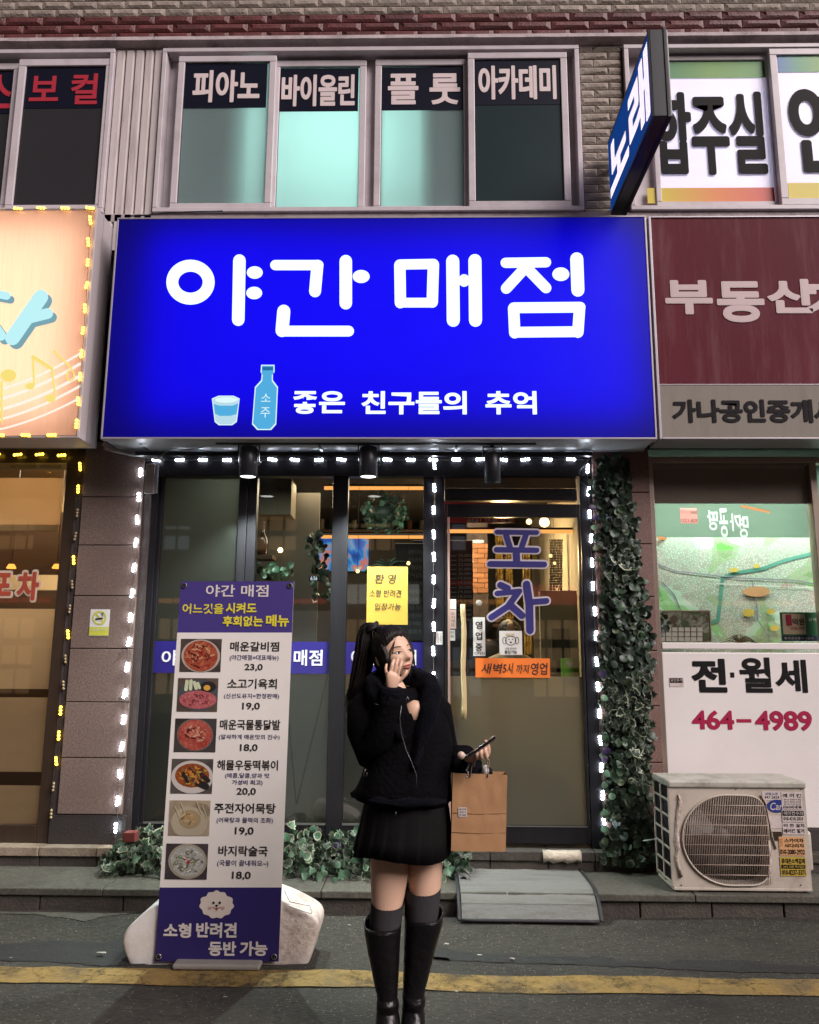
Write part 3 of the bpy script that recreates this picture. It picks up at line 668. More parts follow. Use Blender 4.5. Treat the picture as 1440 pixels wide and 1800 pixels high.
# inside the agent's window
mAlley = M('office_wall', (0.16, 0.24, 0.20), 0.8)
BX('room_wall', mAlley, nr, sX1 - .3, .9, 1.2, 4.2, .95, 3.3, 0); BX('room_ceiling', mAlley, nr, sX1 - .3, .05, 3.1, 4.2, .9, 3.15, 0)
BX('side_wall', mAlley, nr, sX1 - .35, .06, ZB, sX1 - .3, .95, 3.15, 0); BX('display_shelf', mWood, nr, sX1 - .1, .03, W(1280, 1142, 0).z - .04, 4.2, .9, W(1280, 1142, 0).z - .02, 0)
lamp('office_lamp', 'AREA', (2.5, .60, 3.05), 14, (.85, 1, .86), 1.6, (0, 0, 0), nr, .25)
lamp('map_fill_light', 'AREA', (2.5, .10, 2.72), 30, (.86, 1, .88), 1.7, (R_(28), 0, 0), nr, .06)  # unseen lamp added at the pane to brighten the map
# ------------------------------------------------------------------ shop signs
SY = -0.50
X0, Z0, X1, Z1 = RC(195, 384, 1142, 769, SY)
sg = thing('shop_sign', 'large glowing blue light box sign with white Korean letters, a bottle and a cup', 'shop sign', ((X0 + X1) / 2, SY, Z0))
mSignFace = FILM('blue_sign_face', (0.004, 0.002, 0.08), (0.0012, 0.0, 0.62), 0.03, 0.3, 0.16, .9)  # broad grain puts uneven tube glow into the face colour
mSignIn = M('sign_inside', (0.25, 0.25, 0.3), 0.8); mSignEdge = M('sign_edge', (0.42, 0.38, 0.42), 0.4, 0.1, metal=.4)
MB().flat([(X0, SY, Z0), (X1, SY, Z0), (X1, SY, Z1), (X0, SY, Z1)]).build('sign_face', mSignFace, sg)
t = .012
MB().box(X0 - t, SY - .006, Z1, X1 + t, SY + .30, Z1 + t).box(X0 - t, SY - .006, Z0 - t, X1 + t, SY + .06, Z0).box(X0 - t, SY - .006, Z0 + .001, X0, SY + .30, Z1 - .001).box(X1, SY - .006, Z0 + .001, X1 + t, SY + .30, Z1 - .001).build('sign_frame', mSignEdge, sg, .002)
BX('sign_back', mSignIn, sg, X0 - t, SY + .301, Z0 - t, X1 + t, SY + .32, Z1 + t, 0)
BX('sign_underside', M('underside_white', (0.42, 0.42, 0.44), .5, .1), sg, X0, SY + .061, Z0 - .008, X1, SY + .30, Z0 - .002, .001)
lamp('sign_tubes', 'AREA', ((X0 + X1) / 2 + .08, SY + .17, (Z0 + Z1) / 2 + .02), 20, (1, 1, 1), (X1 - X0) - .30, (R_(-90), 0, 0), sg, (Z1 - Z0) - .22)
mGlow = EM('lit_white_letter', (0.84, 1.0, 0.98), 1.25)
Yl = SY - .003
main = [
 [('o', 335, 496, 32, 29, 10.5), ([(421, 458), (419, 562)], 11), ('e', 448, 479, 14, 11), ('e', 447, 515, 14, 11)],
 [([(484, 466), (560, 466)], 9), ([(558, 467), (554, 512)], 10.5), ([(608, 459), (608, 533)], 11), ('e', 635, 486, 15, 11.5), ([(499, 547), (496, 581)], 11.5), ([(497, 582), (613, 582)], 9.5)],
 [([(703, 465), (762, 464)], 9), ([(762, 465), (760, 531)], 10), ([(703, 466), (704, 532)], 10), ([(704, 532), (760, 532)], 8.5), ([(796, 459), (797, 563)], 11.5), ([(835, 458), (836, 563)], 11.5), ('e', 816, 493, 10, 11)],
 [([(889, 462), (960, 461)], 9), ([(924, 470), (890, 507)], 9.5), ([(925, 470), (960, 506)], 9.5), ('e', 986, 482, 15, 12), ([(1014, 455), (1016, 510)], 11.5), ([(903, 541), (1020, 540)], 9.5), ([(1019, 541), (1016, 584)], 10), ([(903, 542), (905, 585)], 10), ([(905, 584), (1016, 583)], 9.5)]]
for g in main: strokes(g, Yl, mGlow, sg)
for t_, a in (('좋은', (514, 688, 606, 727)), ('친구들의', (636, 688, 820, 728)), ('추억', (854, 688, 943, 728))): T(t_, a, Yl, mGlow, sg, .02, heavy=.002)
mSkyB = EM('lit_sky_blue', (0.10, 0.50, 0.88), .85); mPaleB = EM('lit_pale', (0.75, 0.95, 0.98), 1.0); mDeepB = EM('lit_dark_blue', (0.03, 0.22, 0.55), .7)
def scaled(pts, g):
    cx = sum(p[0] for p in pts) / len(pts); cy = sum(p[1] for p in pts) / len(pts)
    return [(p[0] + g * (1 if p[0] > cx else -1), p[1] + g * (1 if p[1] > cy else -1)) for p in pts]
bt = [(461, 643), (481, 643), (481, 656), (478, 659), (478, 670), (487, 682), (484, 744), (475, 754), (454, 754), (445, 744), (450, 682), (461, 670), (462, 659), (460, 656)]
MB().flat(PP(scaled(bt, 1.8), Yl)).build('bottle_outline', mPaleB, sg); MB().flat(PP(bt, Yl - .002)).build('bottle_picture', mSkyB, sg)
MB().flat(PP([(461, 645), (480, 645), (480, 651), (461, 651)], Yl - .003)).build('bottle_cap', mDeepB, sg)
T('소', (459, 692, 476, 706), Yl - .004, mPaleB, sg, 0); T('주', (458, 716, 475, 734), Yl - .004, mPaleB, sg, 0)
cu = [(374, 702), (386, 697), (409, 697), (420, 702), (415, 740), (407, 746), (386, 746), (379, 740)]
MB().flat(PP(scaled(cu, 1.5), Yl)).build('cup_outline', mPaleB, sg)
MB().flat(PP([(376, 710), (386, 713), (409, 713), (419, 709), (416, 728), (405, 731), (386, 731), (378, 727)], Yl - .003)).build('cup_drink', mSkyB, sg)
MB().flat(PP(cu, Yl - .0015)).build('cup_picture', EM('lit_cup', (.55, .80, .92), .9), sg)
MB().flat([W(398 + 20 * math.cos(a * math.pi / 10), 703 + 5 * math.sin(a * math.pi / 10), Yl - .004) for a in range(20)]).build('cup_rim', mPaleB, sg)

# orange sign on the left
OY = -0.50
oX1 = W(151, 570, OY).x; oZ1 = W(80, 370, OY).z; oZ0 = W(70, 766, OY).z
os_ = thing('orange_sign', 'orange light box sign with pale blue letter, music staff and yellow notes', 'shop sign', (-2.2, OY, oZ0))
mOr = FILM('orange_sign_face', (0.26, 0.17, 0.12), (0.86, 0.50, 0.33), .03, .3, .13, 9, (7, 1, .35))
MB().flat([(-3.6, OY, oZ0), (oX1, OY, oZ0), (oX1, OY, oZ1), (-3.6, OY, oZ1)]).build('sign_face', mOr, os_)
MB().box(oX1 + .001, OY - .006, oZ0 - .015, oX1 + .02, OY + .26, oZ1 + .02).box(-3.6, OY - .006, oZ1 + .001, oX1, OY + .26, oZ1 + .02).box(-3.6, OY - .006, oZ0 - .015, oX1, OY + .26, oZ0 - .001).build('sign_frame', M('side_panel', (0.50, 0.44, 0.46), .5, .1, 4, metal=.1, stretch=(1, 1, .3)), os_, .003)
BX('side_rib', mSignEdge, os_, oX1 + .0205, OY + .10, oZ0 - .01, oX1 + .023, OY + .108, oZ1, 0)
BX('sign_back', mSignIn, os_, -3.6, OY + .262, oZ0 - .015, oX1 + .02, OY + .28, oZ1 + .02, 0)
lamp('sign_tubes', 'AREA', ((oX1 - 3.6) / 2, OY + .16, (oZ0 + oZ1) / 2), 8.2, (1, .95, .90), oX1 + 3.6 - .2, (R_(-90), 0, 0), os_, oZ1 - oZ0 - .2)
BX('gap_panel', M('rust_brown', (0.10, 0.055, 0.04), .7, .2, 5), bld, oX1 + .025, -.14, 2.95, X0 + .1, -.05, oZ1, 0)
mCy = EM('lit_cyan', (.55, .95, 1.0), .95); mCyS = EM('lit_cyan_shadow', (.24, .48, .56), .8)
ch = [([(72, 522), (22, 594)], 13), ([(48, 560), (84, 551)], 9.5), ([(-30, 512), (12, 520)], 7), ([(-20, 560), (2, 590)], 9)]
strokes([([(x + 7, y + 7) for x, y in s[0]], s[1]) for s in ch], OY - .003, mCyS, os_, 0, 'letter_shadow'); strokes(ch, OY - .006, mCy, os_)
mStaff = EM('lit_staff', (1, .93, .80), 1.0); mNote = EM('lit_note', (1, .80, .22), .95)
for i, (a, b, r_) in enumerate(((680, 622, 2), (697, 640, 2.6), (715, 661, 2.6), (732, 679, 2.2), (749, 700, 1.8))):
    pts = [(-60 + 200 * t, a + 14 - (a + 14 - b) * (t ** 1.7)) for t in [k / 10 for k in range(11)]]
    strokes([(pts, r_)], OY - .003, mStaff, os_, 0, 'staff_line')
strokes([('e', 15, 660, 14, 11), ([(3, 672), (3, 742)], 2)], OY - .0065, mNote, os_, 0, 'music_note')
strokes([('e', 53, 679, 8, 6), ([(60, 676), (58, 627)], 1.8), ([(58, 627), (91, 648)], 3), ([(91, 648), (97, 692)], 1.8), ('e', 89, 700, 9, 7)], OY - .0065, mNote, os_, 0, 'music_note')
strokes([([(95, 617), (126, 648)], 1.8), ('o', 124, 660, 6.5, 9, 1.5)], OY - .0065, mNote, os_, 0, 'music_note')

# maroon sign on the right
MY = -0.42
X0m = W(1149, 570, MY).x; zt = W(1290, 383, MY).z; zb_ = W(1290, 769, MY).z; zm = W(1290, 676, MY).z
ms = thing('maroon_sign', 'unlit weathered maroon sign with pale Korean letters over a grey strip', 'shop sign', (2.3, MY, zb_))
mMar = M('maroon_panel', (0.105, 0.012, 0.022), .6, .25, 1.6, spec=.12, dirt=(0.20, 0.09, 0.10), dscale=3, damt=.5, stretch=(3, 1, .4))
BX('sign_face', mMar, ms, X0m + .018, MY, zm + .004, 3.9, MY + .02, zt, .002)
BX('lower_strip', M('grey_strip', (0.24, 0.215, 0.185), .6, .1, 2, spec=.2, dirt=(.15, .13, .11), stretch=(3, 1, .5)), ms, X0m + .018, MY, zb_, 3.9, MY + .02, zm - .002, .002)
BX('divider', mSignEdge, ms, X0m + .018, MY - .003, zm - .0015, 3.9, MY + .02, zm + .0035, 0)
MB().box(X0m, MY - .008, zb_ - .012, X0m + .017, MY + .24, zt + .012).box(X0m + .018, MY - .008, zt + .001, 3.9, MY + .24, zt + .012).box(X0m + .018, MY - .008, zb_ - .012, 3.9, MY + .24, zb_ - .001).build('sign_frame', mSignEdge, ms, .002)
BX('sign_back', mDark, ms, X0m, MY + .241, zb_ - .012, 3.9, MY + .25, zt, 0)
mPaleL = M('pale_pink_letter', (0.55, 0.42, 0.42), .5, .08)
for c, a in (('부', (1171, 494, 1251, 551)), ('동', (1262, 496, 1342, 565)), ('산', (1350, 492, 1434, 549))): T(c, a, MY - .003, mPaleL, ms, .02, heavy=.007)
T('가', (1418, 494, 1500, 560), MY - .003, mPaleL, ms, .02, heavy=.006)
mDkL = M('dark_letter', (0.015, 0.012, 0.014), .6, spec=.1)
T('가나공인중개사', (1183, 703, 1473, 742), MY - .003, mDkL, ms, .02, heavy=.004)

# projecting screen sign
pX = 1.46; pX = (W(1142, 130, -1.33).x + W(1076, 320, -.24).x) / 2
pz0, pz1 = 4.70, 5.30
ls = thing('projecting_sign', 'projecting black framed pixel screen sign glowing blue and white above the blue sign', 'sign', (pX, -.5, pz0))
ya_, yb_ = -1.32, -.22; tk = .115
MB().box(pX, ya_, pz0, pX + tk, yb_, pz1).build('sign_case', M('black_case', (.012, .012, .018), .28, .2, 9), ls, .006)
MB().box(pX + tk - .03, ya_ - .008, pz0 - .008, pX + tk - .012, yb_, pz1 + .008).box(pX - .004, ya_ + .002, pz0 + .002, pX + .004, ya_ + .02, pz1 - .002).box(pX - .004, ya_ + .021, pz0 + .002, pX + .004, yb_ - .002, pz0 + .018).box(pX - .004, ya_ + .021, pz1 - .018, pX + .004, yb_ - .002, pz1 - .002).build('case_rim', mFrame, ls, .002)
for z in (pz0 + .12, pz1 - .14): MB().tube([(pX + tk / 2, yb_ - .01, z), (pX + tk / 2, -.05, z)], .018, 8).build('wall_bracket', mFrame, ls)
def pixel(name, col, s):
    m, N, L = newmat(name); N.clear(); o = N.new('ShaderNodeOutputMaterial'); e = N.new('ShaderNodeEmission'); e.inputs[0].default_value = (*col, 1)
    tc = N.new('ShaderNodeNewGeometry'); mp = N.new('ShaderNodeVectorMath'); mp.operation = 'SCALE'; mp.inputs['Scale'].default_value = 62; L.new(tc.outputs['Position'], mp.inputs[0])
    fr_ = N.new('ShaderNodeVectorMath'); fr_.operation = 'FRACTION'; L.new(mp.outputs[0], fr_.inputs[0]); sx = N.new('ShaderNodeSeparateXYZ'); L.new(fr_.outputs[0], sx.inputs[0])
    cy = N.new('ShaderNodeCombineXYZ'); L.new(sx.outputs[1], cy.inputs[0]); L.new(sx.outputs[2], cy.inputs[1])
    d = N.new('ShaderNodeVectorMath'); d.operation = 'DISTANCE'; d.inputs[1].default_value = (.5, .5, 0); L.new(cy.outputs[0], d.inputs[0])
    mr = N.new('ShaderNodeMapRange'); mr.inputs[1].default_value = .30; mr.inputs[2].default_value = .42; mr.inputs[3].default_value = s; mr.inputs[4].default_value = .02; L.new(d.outputs['Value'], mr.inputs[0])
    L.new(mr.outputs[0], e.inputs[1]); L.new(e.outputs[0], o.inputs[0]); return m
mPB = pixel('blue_pixels', (.02, .12, .60), .8); mPW = pixel('white_pixels', (.95, .85, 1), 2.6)
MB().flat([(pX - .003, yb_ - .01, pz0 + .02), (pX - .003, ya_ + .022, pz0 + .02), (pX - .003, ya_ + .022, pz1 - .02), (pX - .003, yb_ - .01, pz1 - .02)]).build('screen', mPB, ls)
# text runs towards the street: X of the text = -Y of the world
T('노래', (-(yb_ - .05), pz0 + .06, -(ya_ + .04), pz1 - .07), pX - .005, mPW, ls, .022, heavy=.012, axis='x')

# black rail under the blue sign with three spotlights
rl = thing('lamp_rail', 'black steel rail under the blue sign carrying the spotlights', 'rail', (0, -.36, 2.94))
rX0 = W(380, 776, -.38).x; rX1 = W(942, 776, -.38).x; zr = W(700, 778, -.38).z
BX('rail', mFrame, rl, rX0, -.40, zr - .012, rX1, -.36, zr + .015, .003)
BX('rail', mFrame, rl, W(215, 790, -.2).x, -.22, zr - .05, W(1040, 790, -.2).x, -.18, zr - .02, .003)
for x in (250, 560, 800): BX('rail_bracket', mFrame, rl, W(x, 780, -.3).x, -.36, zr - .01, W(x, 780, -.3).x + .02, -.05, zr + .01, .002)
mCan = M('black_lamp_can', (.014, .014, .02), .4, .2, 8)
for i, (x, y, on) in enumerate(((437, 812, 1), (648, 812, 1), (866, 822, 0))):
    c = W(x, y, -.34); H = .105; rr = .062 if on else .055
    t = thing('spotlight', ('lit black cylinder spotlight ' + ('above the menu banner' if i == 0 else 'above the yellow paper notice')) if on else 'unlit black cylinder spotlight hanging above the door', 'spotlight', c, 'spotlights on the rail')
    mb = MB(); mb.lathe([(.001, H), (rr * .8, H), (rr, H - .012), (rr, -H), (rr - .006, -H - .002), (rr - .008, -H + .02), (.001, -H + .025)], c, 24)
    can = mb.build('lamp_can', mCan, t)
    yk = MB(); yk.box(c.x - rr - .012, c.y - .012, c.z - .02, c.x - rr - .006, c.y + .012, c.z + H + .035).box(c.x + rr + .006, c.y - .012, c.z - .02, c.x + rr + .012, c.y + .012, c.z + H + .035).box(c.x - rr - .012, c.y - .012, c.z + H + .036, c.x + rr + .012, c.y + .012, c.z + H + .042)
    yk.build('yoke', mFrame, t, .001)
    MB().lathe([(.011, 0), (.011, .09)], c + Vector((0, 0, H + .042)), 10).build('stem', mFrame, t)
    for s in (-1, 1): MB().tube([c + Vector((s * (rr + .004), 0, -.005)), c + Vector((s * (rr + .022), 0, -.005))], .008, 8).build('knob', mFrame, t)
    if on:
        MB().lathe([(.001, 0), (rr - .009, 0), (rr - .009, .003), (.001, .003)], c - Vector((0, 0, H - .004)), 20).build('lens', EM('spot_lens_%d' % i, (1, 1, .94), 5), t)
        lamp('spot_beam', 'SPOT', c - Vector((0, 0, H + .01)), 210, (.86, 1.0, .93), .03, (R_(8 if i else 4), 0, 0), t, spot=R_(110))

# ------------------------------------------------------------------ LED strings
mLedW = EM('led_white', (.80, .88, 1.0), 70); mLedY = EM('led_warm', (1.0, .60, .03), 16); mLedB = M('led_body_clear', (.10, .10, .12), .4); mLedOff = M('led_off', (.42, .30, .16), .4)
def ledmesh(name, mat, n=3, pitch=.022, r=.0104, along='x'):
    mb = MB(); L_ = pitch * n
    if along == 'x': mb.box(-L_ / 2, -.003, -.004, L_ / 2, .004, .004)
    else: mb.box(-.004, -.003, -L_ / 2, .004, .004, L_ / 2)
    for k in range(n):
        o = (k - (n - 1) / 2) * pitch; rg = []
        for (q, h) in ((1, .004), (.9, .007), (.45, .010)):
            rg.append([Vector(((o if along == 'x' else 0) + q * r * math.cos(a * math.pi / 3), -h, (0 if along == 'x' else o) + q * r * math.sin(a * math.pi / 3))) for a in range(6)])
        mb.rings(rg, 1, True)
    return mb.mesh(name, [mLedB, mat])
LW = ledmesh('led_module', mLedW); LWv = ledmesh('led_module', mLedW, along='z')
LY = ledmesh('led_module', mLedY); LYv = ledmesh('led_module', mLedY, along='z'); LOv = ledmesh('led_module', mLedOff, along='z')
def string(label, pts, along, mesh, Y, pitch_px, group, start=0, skip=None, offm=None, body=.0035, jit=.002, mat=None):
    P = [W(p[0], p[1], Y) for p in pts]
    t = thing('light_string', label, 'string lights', P[0], group)
    mb = MB(); full = []
    for a, b in zip(P[:-1], P[1:]):
        n = max(2, int((b - a).length / .03))
        for k in range(n): 
            p = a.lerp(b, k / n); full.append(p + Vector((random.uniform(-jit, jit), random.uniform(0, .003), random.uniform(-jit, jit))))
    full.append(P[-1])
    mb.tube(full, .0016, 4); mb.build('cable', mat or mGreyCable, t)
    # modules at a fixed pitch in metres
    tot = sum((b - a).length for a, b in zip(P[:-1], P[1:])); d = start; i = 0
    while d < tot:
        q = d
        for a, b in zip(P[:-1], P[1:]):
            l = (b - a).length
            if q <= l: break
            q -= l
        p = a.lerp(b, min(1, q / l)); m = mesh
        if skip and i in skip: m = offm
        inst('led_module', m, t, p + Vector((random.uniform(-.003, .003), -.006, random.uniform(-.003, .003))), (random.uniform(-.3, .3), random.uniform(-.12, .12), 0))
        d += pitch_px * random.uniform(.96, 1.04); i += 1
    return t
GW = 'white light strings round the shopfront'
string('white light string running level along the top of the main shopfront', [(255, 809), (1035, 808)], 'x', LW, -.055, .166, GW, .09)
string('white light string down the left edge of the main shopfront', [(248, 822), (226, 1140), (203, 1480)], 'z', LWv, -.065, .172, GW, .04)
string('white light string down the post between windows and door', [(763, 812), (762, 1200)], 'z', LWv, -.038, .167, GW, .03)
string('white light string down the right edge beside the ivy column', [(1032, 812), (1048, 1140), (1063, 1470)], 'z', LWv, -.055, .172, GW, .05)
GY = 'warm light strings on the left shop'
string('warm light string down the brown frame of the left shop, some bulbs out', [(143, 806), (122, 1100), (90, 1440)], 'z', LYv, -.05, .172, GY, .06, {2, 3, 5, 6, 8, 9, 13, 14, 15}, LOv, mat=mCable)
string('warm light string level above the left shop window', [(-60, 800), (142, 800)], 'x', LY, -.05, .165, GY, .06, mat=mCable)
string('warm light string along the top edge of the orange sign', [(-60, 368), (160, 367)], 'x', LY, OY - .012, .17, GY, .04, mat=mCable)
string('warm light string down the right edge of the orange sign', [(160, 370), (152, 520), (134, 766)], 'z', LYv, OY - .012, .165, GY, .08, mat=mCable)
string('warm light string along the bottom edge of the orange sign', [(-60, 767), (134, 765)], 'x', LY, OY - .012, .17, GY, .07, mat=mCable)

# cables and the little power box
def cable(label, pts, Y, r, mat, name='cable'):
    o = MB().tube([W(x, y, Y + dy) for x, y, dy in pts], r, 6).build(name, mat)
    return tag(o, label, 'cable')
cable('thin black cable lying over the top left of the blue sign', [(228, 380, 0), (262, 378, -.02), (290, 374, 0), (350, 372, .02), (392, 371, .05)], -.40, .006, mCable)
cable('grey conduit bending under the left end of the blue sign', [(182, 780, 0), (200, 791, 0), (225, 796, .05), (252, 800, .15), (285, 806, .22)], -.30, .018, mGreyCable, 'conduit')
cable('thin white wire looping under the left end of the blue sign', [(270, 812, .1), (285, 800, .05), (300, 788, 0), (330, 790, -.02), (352, 787, 0), (380, 777, 0)], -.30, .0028, mGreyCable)
cable('thin white wire looping beside the unlit spotlight', [(820, 790, 0), (855, 793, -.02), (876, 786, 0), (886, 777, 0)], -.30, .0026, mGreyCable)
cable('thin wire loop at the top of the ivy column', [(1037, 806, 0), (1020, 826, -.01), (1019, 846, -.02), (1034, 856, -.01), (1046, 850, 0)], -.10, .0025, mGreyCable)
a = RC(255, 815, 276, 867, -.10); t = thing('power_box', 'small silver power supply box at the top left corner of the main shopfront', 'box', (a[0], -.10, a[1]))
BX('box_body', M('power_metal', (.42, .38, .38), .4, .1, 8, metal=.5), t, a[0], -.10, a[1], a[2] - .02, -.065, a[3], .003)
BX('box_rail', mSignEdge, t, a[2] - .019, -.09, a[1] + .004, a[2], -.065, a[3] - .004, .002)
T('ON', (260, 818, 267, 821), -.102, mBlack, t, 0)

# ------------------------------------------------------------------ plants
def leafmesh(kind, mi):
    """a leaf about 6 cm long in the XZ plane, folded on its midrib, base at the origin, tip towards +Z"""
    if kind == 'ivy': out = [(0, 0), (.55, .12), (.95, .30), (.60, .48), (.80, .80), (.40, .78), (0, 1.35)]
    elif kind == 'ivy2': out = [(0, 0), (.50, .0), (.80, .22), (.55, .42), (.62, .68), (.32, .72), (0, 1.25)]
    else: out = [(0, 0), (.34, .06), (.60, .30), (.66, .58), (.50, .88), (.24, 1.08), (0, 1.22)]
    s = .030 * random.uniform(.92, 1.12); n = len(out); mb = MB(); c = random.uniform(.15, .45)
    def P(x, z): return Vector((x * s, -(abs(x) ** 1.2) * s * c + .25 * s * (z - .6) ** 2 + random.uniform(-.03, .03) * s, z * s))
    vs = [P(x, z) for x, z in out] + [P(-x, z) for x, z in out[1:-1][::-1]]
    m = len(vs); inner = []
    for i, (x, z) in enumerate(out + [(-x, z) for x, z in out[1:-1][::-1]]):
        inner.append(P(x * .74, .58 + (z - .58) * .80) + Vector((0, -.0006, 0)))
    fs = [(i, (i + 1) % m, m + (i + 1) % m, m + i) for i in range(m)]
    mb.add(vs + inner, fs, 1, True)
    mid = [m + i for i in range(n)]; midr = [m] + [m + i for i in range(m - 1, n - 2, -1)]
    # triangulate both halves against the midrib
    base = P(0, .18) + Vector((0, .0012, 0)); top = P(0, .95) + Vector((0, .0012, 0)); cen = P(0, .55) + Vector((0, .0016, 0))
    o = len(mb.v); mb.v += [cen]; 
    for i in range(m): mb.f.append([m + i, m + (i + 1) % m, o]); mb.m.append(0); mb.s.append(True)
    return mb
mLf = {}
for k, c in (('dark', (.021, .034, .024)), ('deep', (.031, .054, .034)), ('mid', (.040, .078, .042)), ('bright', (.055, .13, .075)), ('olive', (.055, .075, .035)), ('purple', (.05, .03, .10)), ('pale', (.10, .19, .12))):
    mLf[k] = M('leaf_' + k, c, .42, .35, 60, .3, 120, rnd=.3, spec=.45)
mRim = M('leaf_cream_rim', (.34, .37, .26), .5, .3, 80, rnd=.25); mRimD = M('leaf_dull_rim', (.085, .105, .07), .5, .35, 80, rnd=.3)
LM = {}
for k in ('dark', 'deep', 'mid', 'bright', 'olive', 'purple', 'pale'):
    for sh in ('ivy', 'ivy2', 'round'):
        for rim in ('same', 'dull', 'cream'):
            mb = leafmesh(sh, 0); LM[(k, sh, rim)] = (mb, mb.mesh('leaf', [mLf[k], {'same': mLf[k], 'dull': mRimD, 'cream': mRim}[rim]]))
def leafrot(out=1.0):
    return (random.uniform(-1.0, .1) * out, random.uniform(-math.pi, math.pi), random.uniform(-.75, .75))
def pick(mode, p):
    n_ = noise.noise(p * 2.2)
    if mode == 'column':
        if p.z < .62: k = random.choice(('mid', 'olive', 'deep', 'mid')); sh = 'round'; rim = random.choice(('same', 'dull'))
        elif n_ > .05: k = random.choice(('dark', 'deep', 'dark')); sh = random.choice(('ivy', 'ivy2')); rim = random.choice(('dull', 'dull', 'cream', 'same'))
        else: k = random.choice(('dark', 'deep', 'deep', 'olive', 'mid')); sh = 'round'; rim = 'same'
        if noise.noise(p * 1.4 + Vector((9, 0, 0))) > .42: k = 'purple'
    else:
        if p.x < -1.55: k = random.choice(('pale', 'mid', 'bright')); sh = random.choice(('ivy', 'ivy2')); rim = random.choice(('cream', 'cream', 'dull'))
        else:
            k = random.choice(('mid', 'bright', 'deep', 'pale', 'bright')); sh = random.choice(('round', 'ivy', 'ivy2', 'round')); rim = random.choice(('same', 'dull', 'cream'))
            if noise.noise(p * 3 + Vector((4, 0, 0))) > .38: k = 'purple'
    return k, sh, rim
def plantfill(root, pos_fn, mode, n_part, n_back, scale=1.0):
    back = MB()
    for i in range(n_back):
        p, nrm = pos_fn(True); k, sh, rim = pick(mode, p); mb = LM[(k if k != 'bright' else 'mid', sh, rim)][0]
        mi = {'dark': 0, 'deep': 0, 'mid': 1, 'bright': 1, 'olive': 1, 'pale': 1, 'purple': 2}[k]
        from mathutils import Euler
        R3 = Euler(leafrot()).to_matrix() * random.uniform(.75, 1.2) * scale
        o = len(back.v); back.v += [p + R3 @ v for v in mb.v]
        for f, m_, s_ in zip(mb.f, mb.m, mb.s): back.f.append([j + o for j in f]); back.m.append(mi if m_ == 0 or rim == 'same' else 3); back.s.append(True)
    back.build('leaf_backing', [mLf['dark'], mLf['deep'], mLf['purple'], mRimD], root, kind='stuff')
    for i in range(n_part):
        p, nrm = pos_fn(False); s = random.uniform(.75, 1.35) * scale
        inst('leaf', LM[pick(mode, p)][1], root, p, leafrot(), (s, s, s))
ic = thing('ivy_column', 'tall column of artificial ivy leaves climbing the pillar right of the door', 'plant', (1.28, -.1, ZS))
def colpos(back):
    y = random.uniform(806, 1520); t = (y - 806) / 714
    l = 1049 + 18 * t + 5 * math.sin(y * .02); r = 1112 + 38 * min(1, t * 1.6) + 6 * math.sin(y * .013) - 16 * max(0, t - .8) * 2
    if y < 830: l += 6; r -= 8
    x = random.uniform(l, r); e = (x - l) / (r - l)
    Y = -.075 - (.045 if back else .085) * math.sin(math.pi * min(.97, max(.03, e))) * random.uniform(.5, 1)
    if y > 1440: Y -= (y - 1440) / 80 * .13 * random.random()
    return W(x, y, Y), None
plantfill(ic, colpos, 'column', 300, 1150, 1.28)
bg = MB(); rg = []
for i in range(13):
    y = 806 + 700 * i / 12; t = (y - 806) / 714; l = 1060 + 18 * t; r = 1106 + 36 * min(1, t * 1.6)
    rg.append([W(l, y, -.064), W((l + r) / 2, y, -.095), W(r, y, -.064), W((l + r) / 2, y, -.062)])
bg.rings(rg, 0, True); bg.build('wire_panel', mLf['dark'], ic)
bz = thing('ivy_leaf_spray', None, None, (1.2, -.1, 1)); bpy.data.objects.remove(bz)
# leaves that stick out next to the light string, with two purple petals
for (x, y, k, sh) in ((1040, 842, 'pale', 'round'), (1040, 860, 'bright', 'round'), (1042, 888, 'purple', 'round'), (1046, 904, 'purple', 'ivy2'), (1046, 922, 'pale', 'round'), (1050, 958, 'olive', 'ivy'), (1052, 978, 'olive', 'ivy2'), (1061, 1222, 'pale', 'round'), (1064, 1290, 'bright', 'ivy'), (1068, 1316, 'purple', 'round'), (1064, 1330, 'purple', 'ivy2'), (1064, 1355, 'pale', 'round'), (1062, 1376, 'pale', 'round'), (1078, 1396, 'pale', 'round'), (1064, 1424, 'pale', 'ivy'), (1066, 1452, 'pale', 'round'), (1058, 1480, 'deep', 'round'), (1062, 1180, 'purple', 'round')):
    inst('leaf', LM[(k, sh, 'same')][1], ic, W(x, y + 10, -.15), (random.uniform(-.4, .1), random.uniform(-.6, .6), random.uniform(-.4, .4)), (1.25,) * 3)

hg = thing('ivy_border', 'low border of green and cream edged ivy on the step behind the menu banner', 'plant', (-1.1, -.3, ZS))
def hedgepos(back):
    while True:
        X = random.uniform(-2.02, .29)
        if X < .10 or random.random() < .6: break
    lump = .5 + .5 * noise.noise(Vector((X * 3, 0, 7)))
    H = (.20 + .07 * lump) * (1.12 if X < -1.6 else 1)
    a = random.uniform(0, math.pi / 2) if not back else random.uniform(0, math.pi / 2)
    q = random.uniform(.82, 1) if not back else random.uniform(.4, .9)
    if X < -1.86: H *= .45 + .55 * max(0, (X + 2.02) / .16)
    Y = -.13 - math.cos(a) * q * (.30 + .03 * lump); Z = ZS + .02 + math.sin(a) * q * H
    return Vector((X, Y, Z)), None
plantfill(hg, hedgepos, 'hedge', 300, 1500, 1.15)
a = RC(217, 1463, 238, 1480, -.35)
tag(BX('red_brick_piece', M('red_brick_piece', (.16, .03, .025), .8, .2, 20), None, a[0], -.36, a[1], a[2], -.28, a[3], .004), 'small dark red brick half buried in the left end of the ivy border', 'brick')

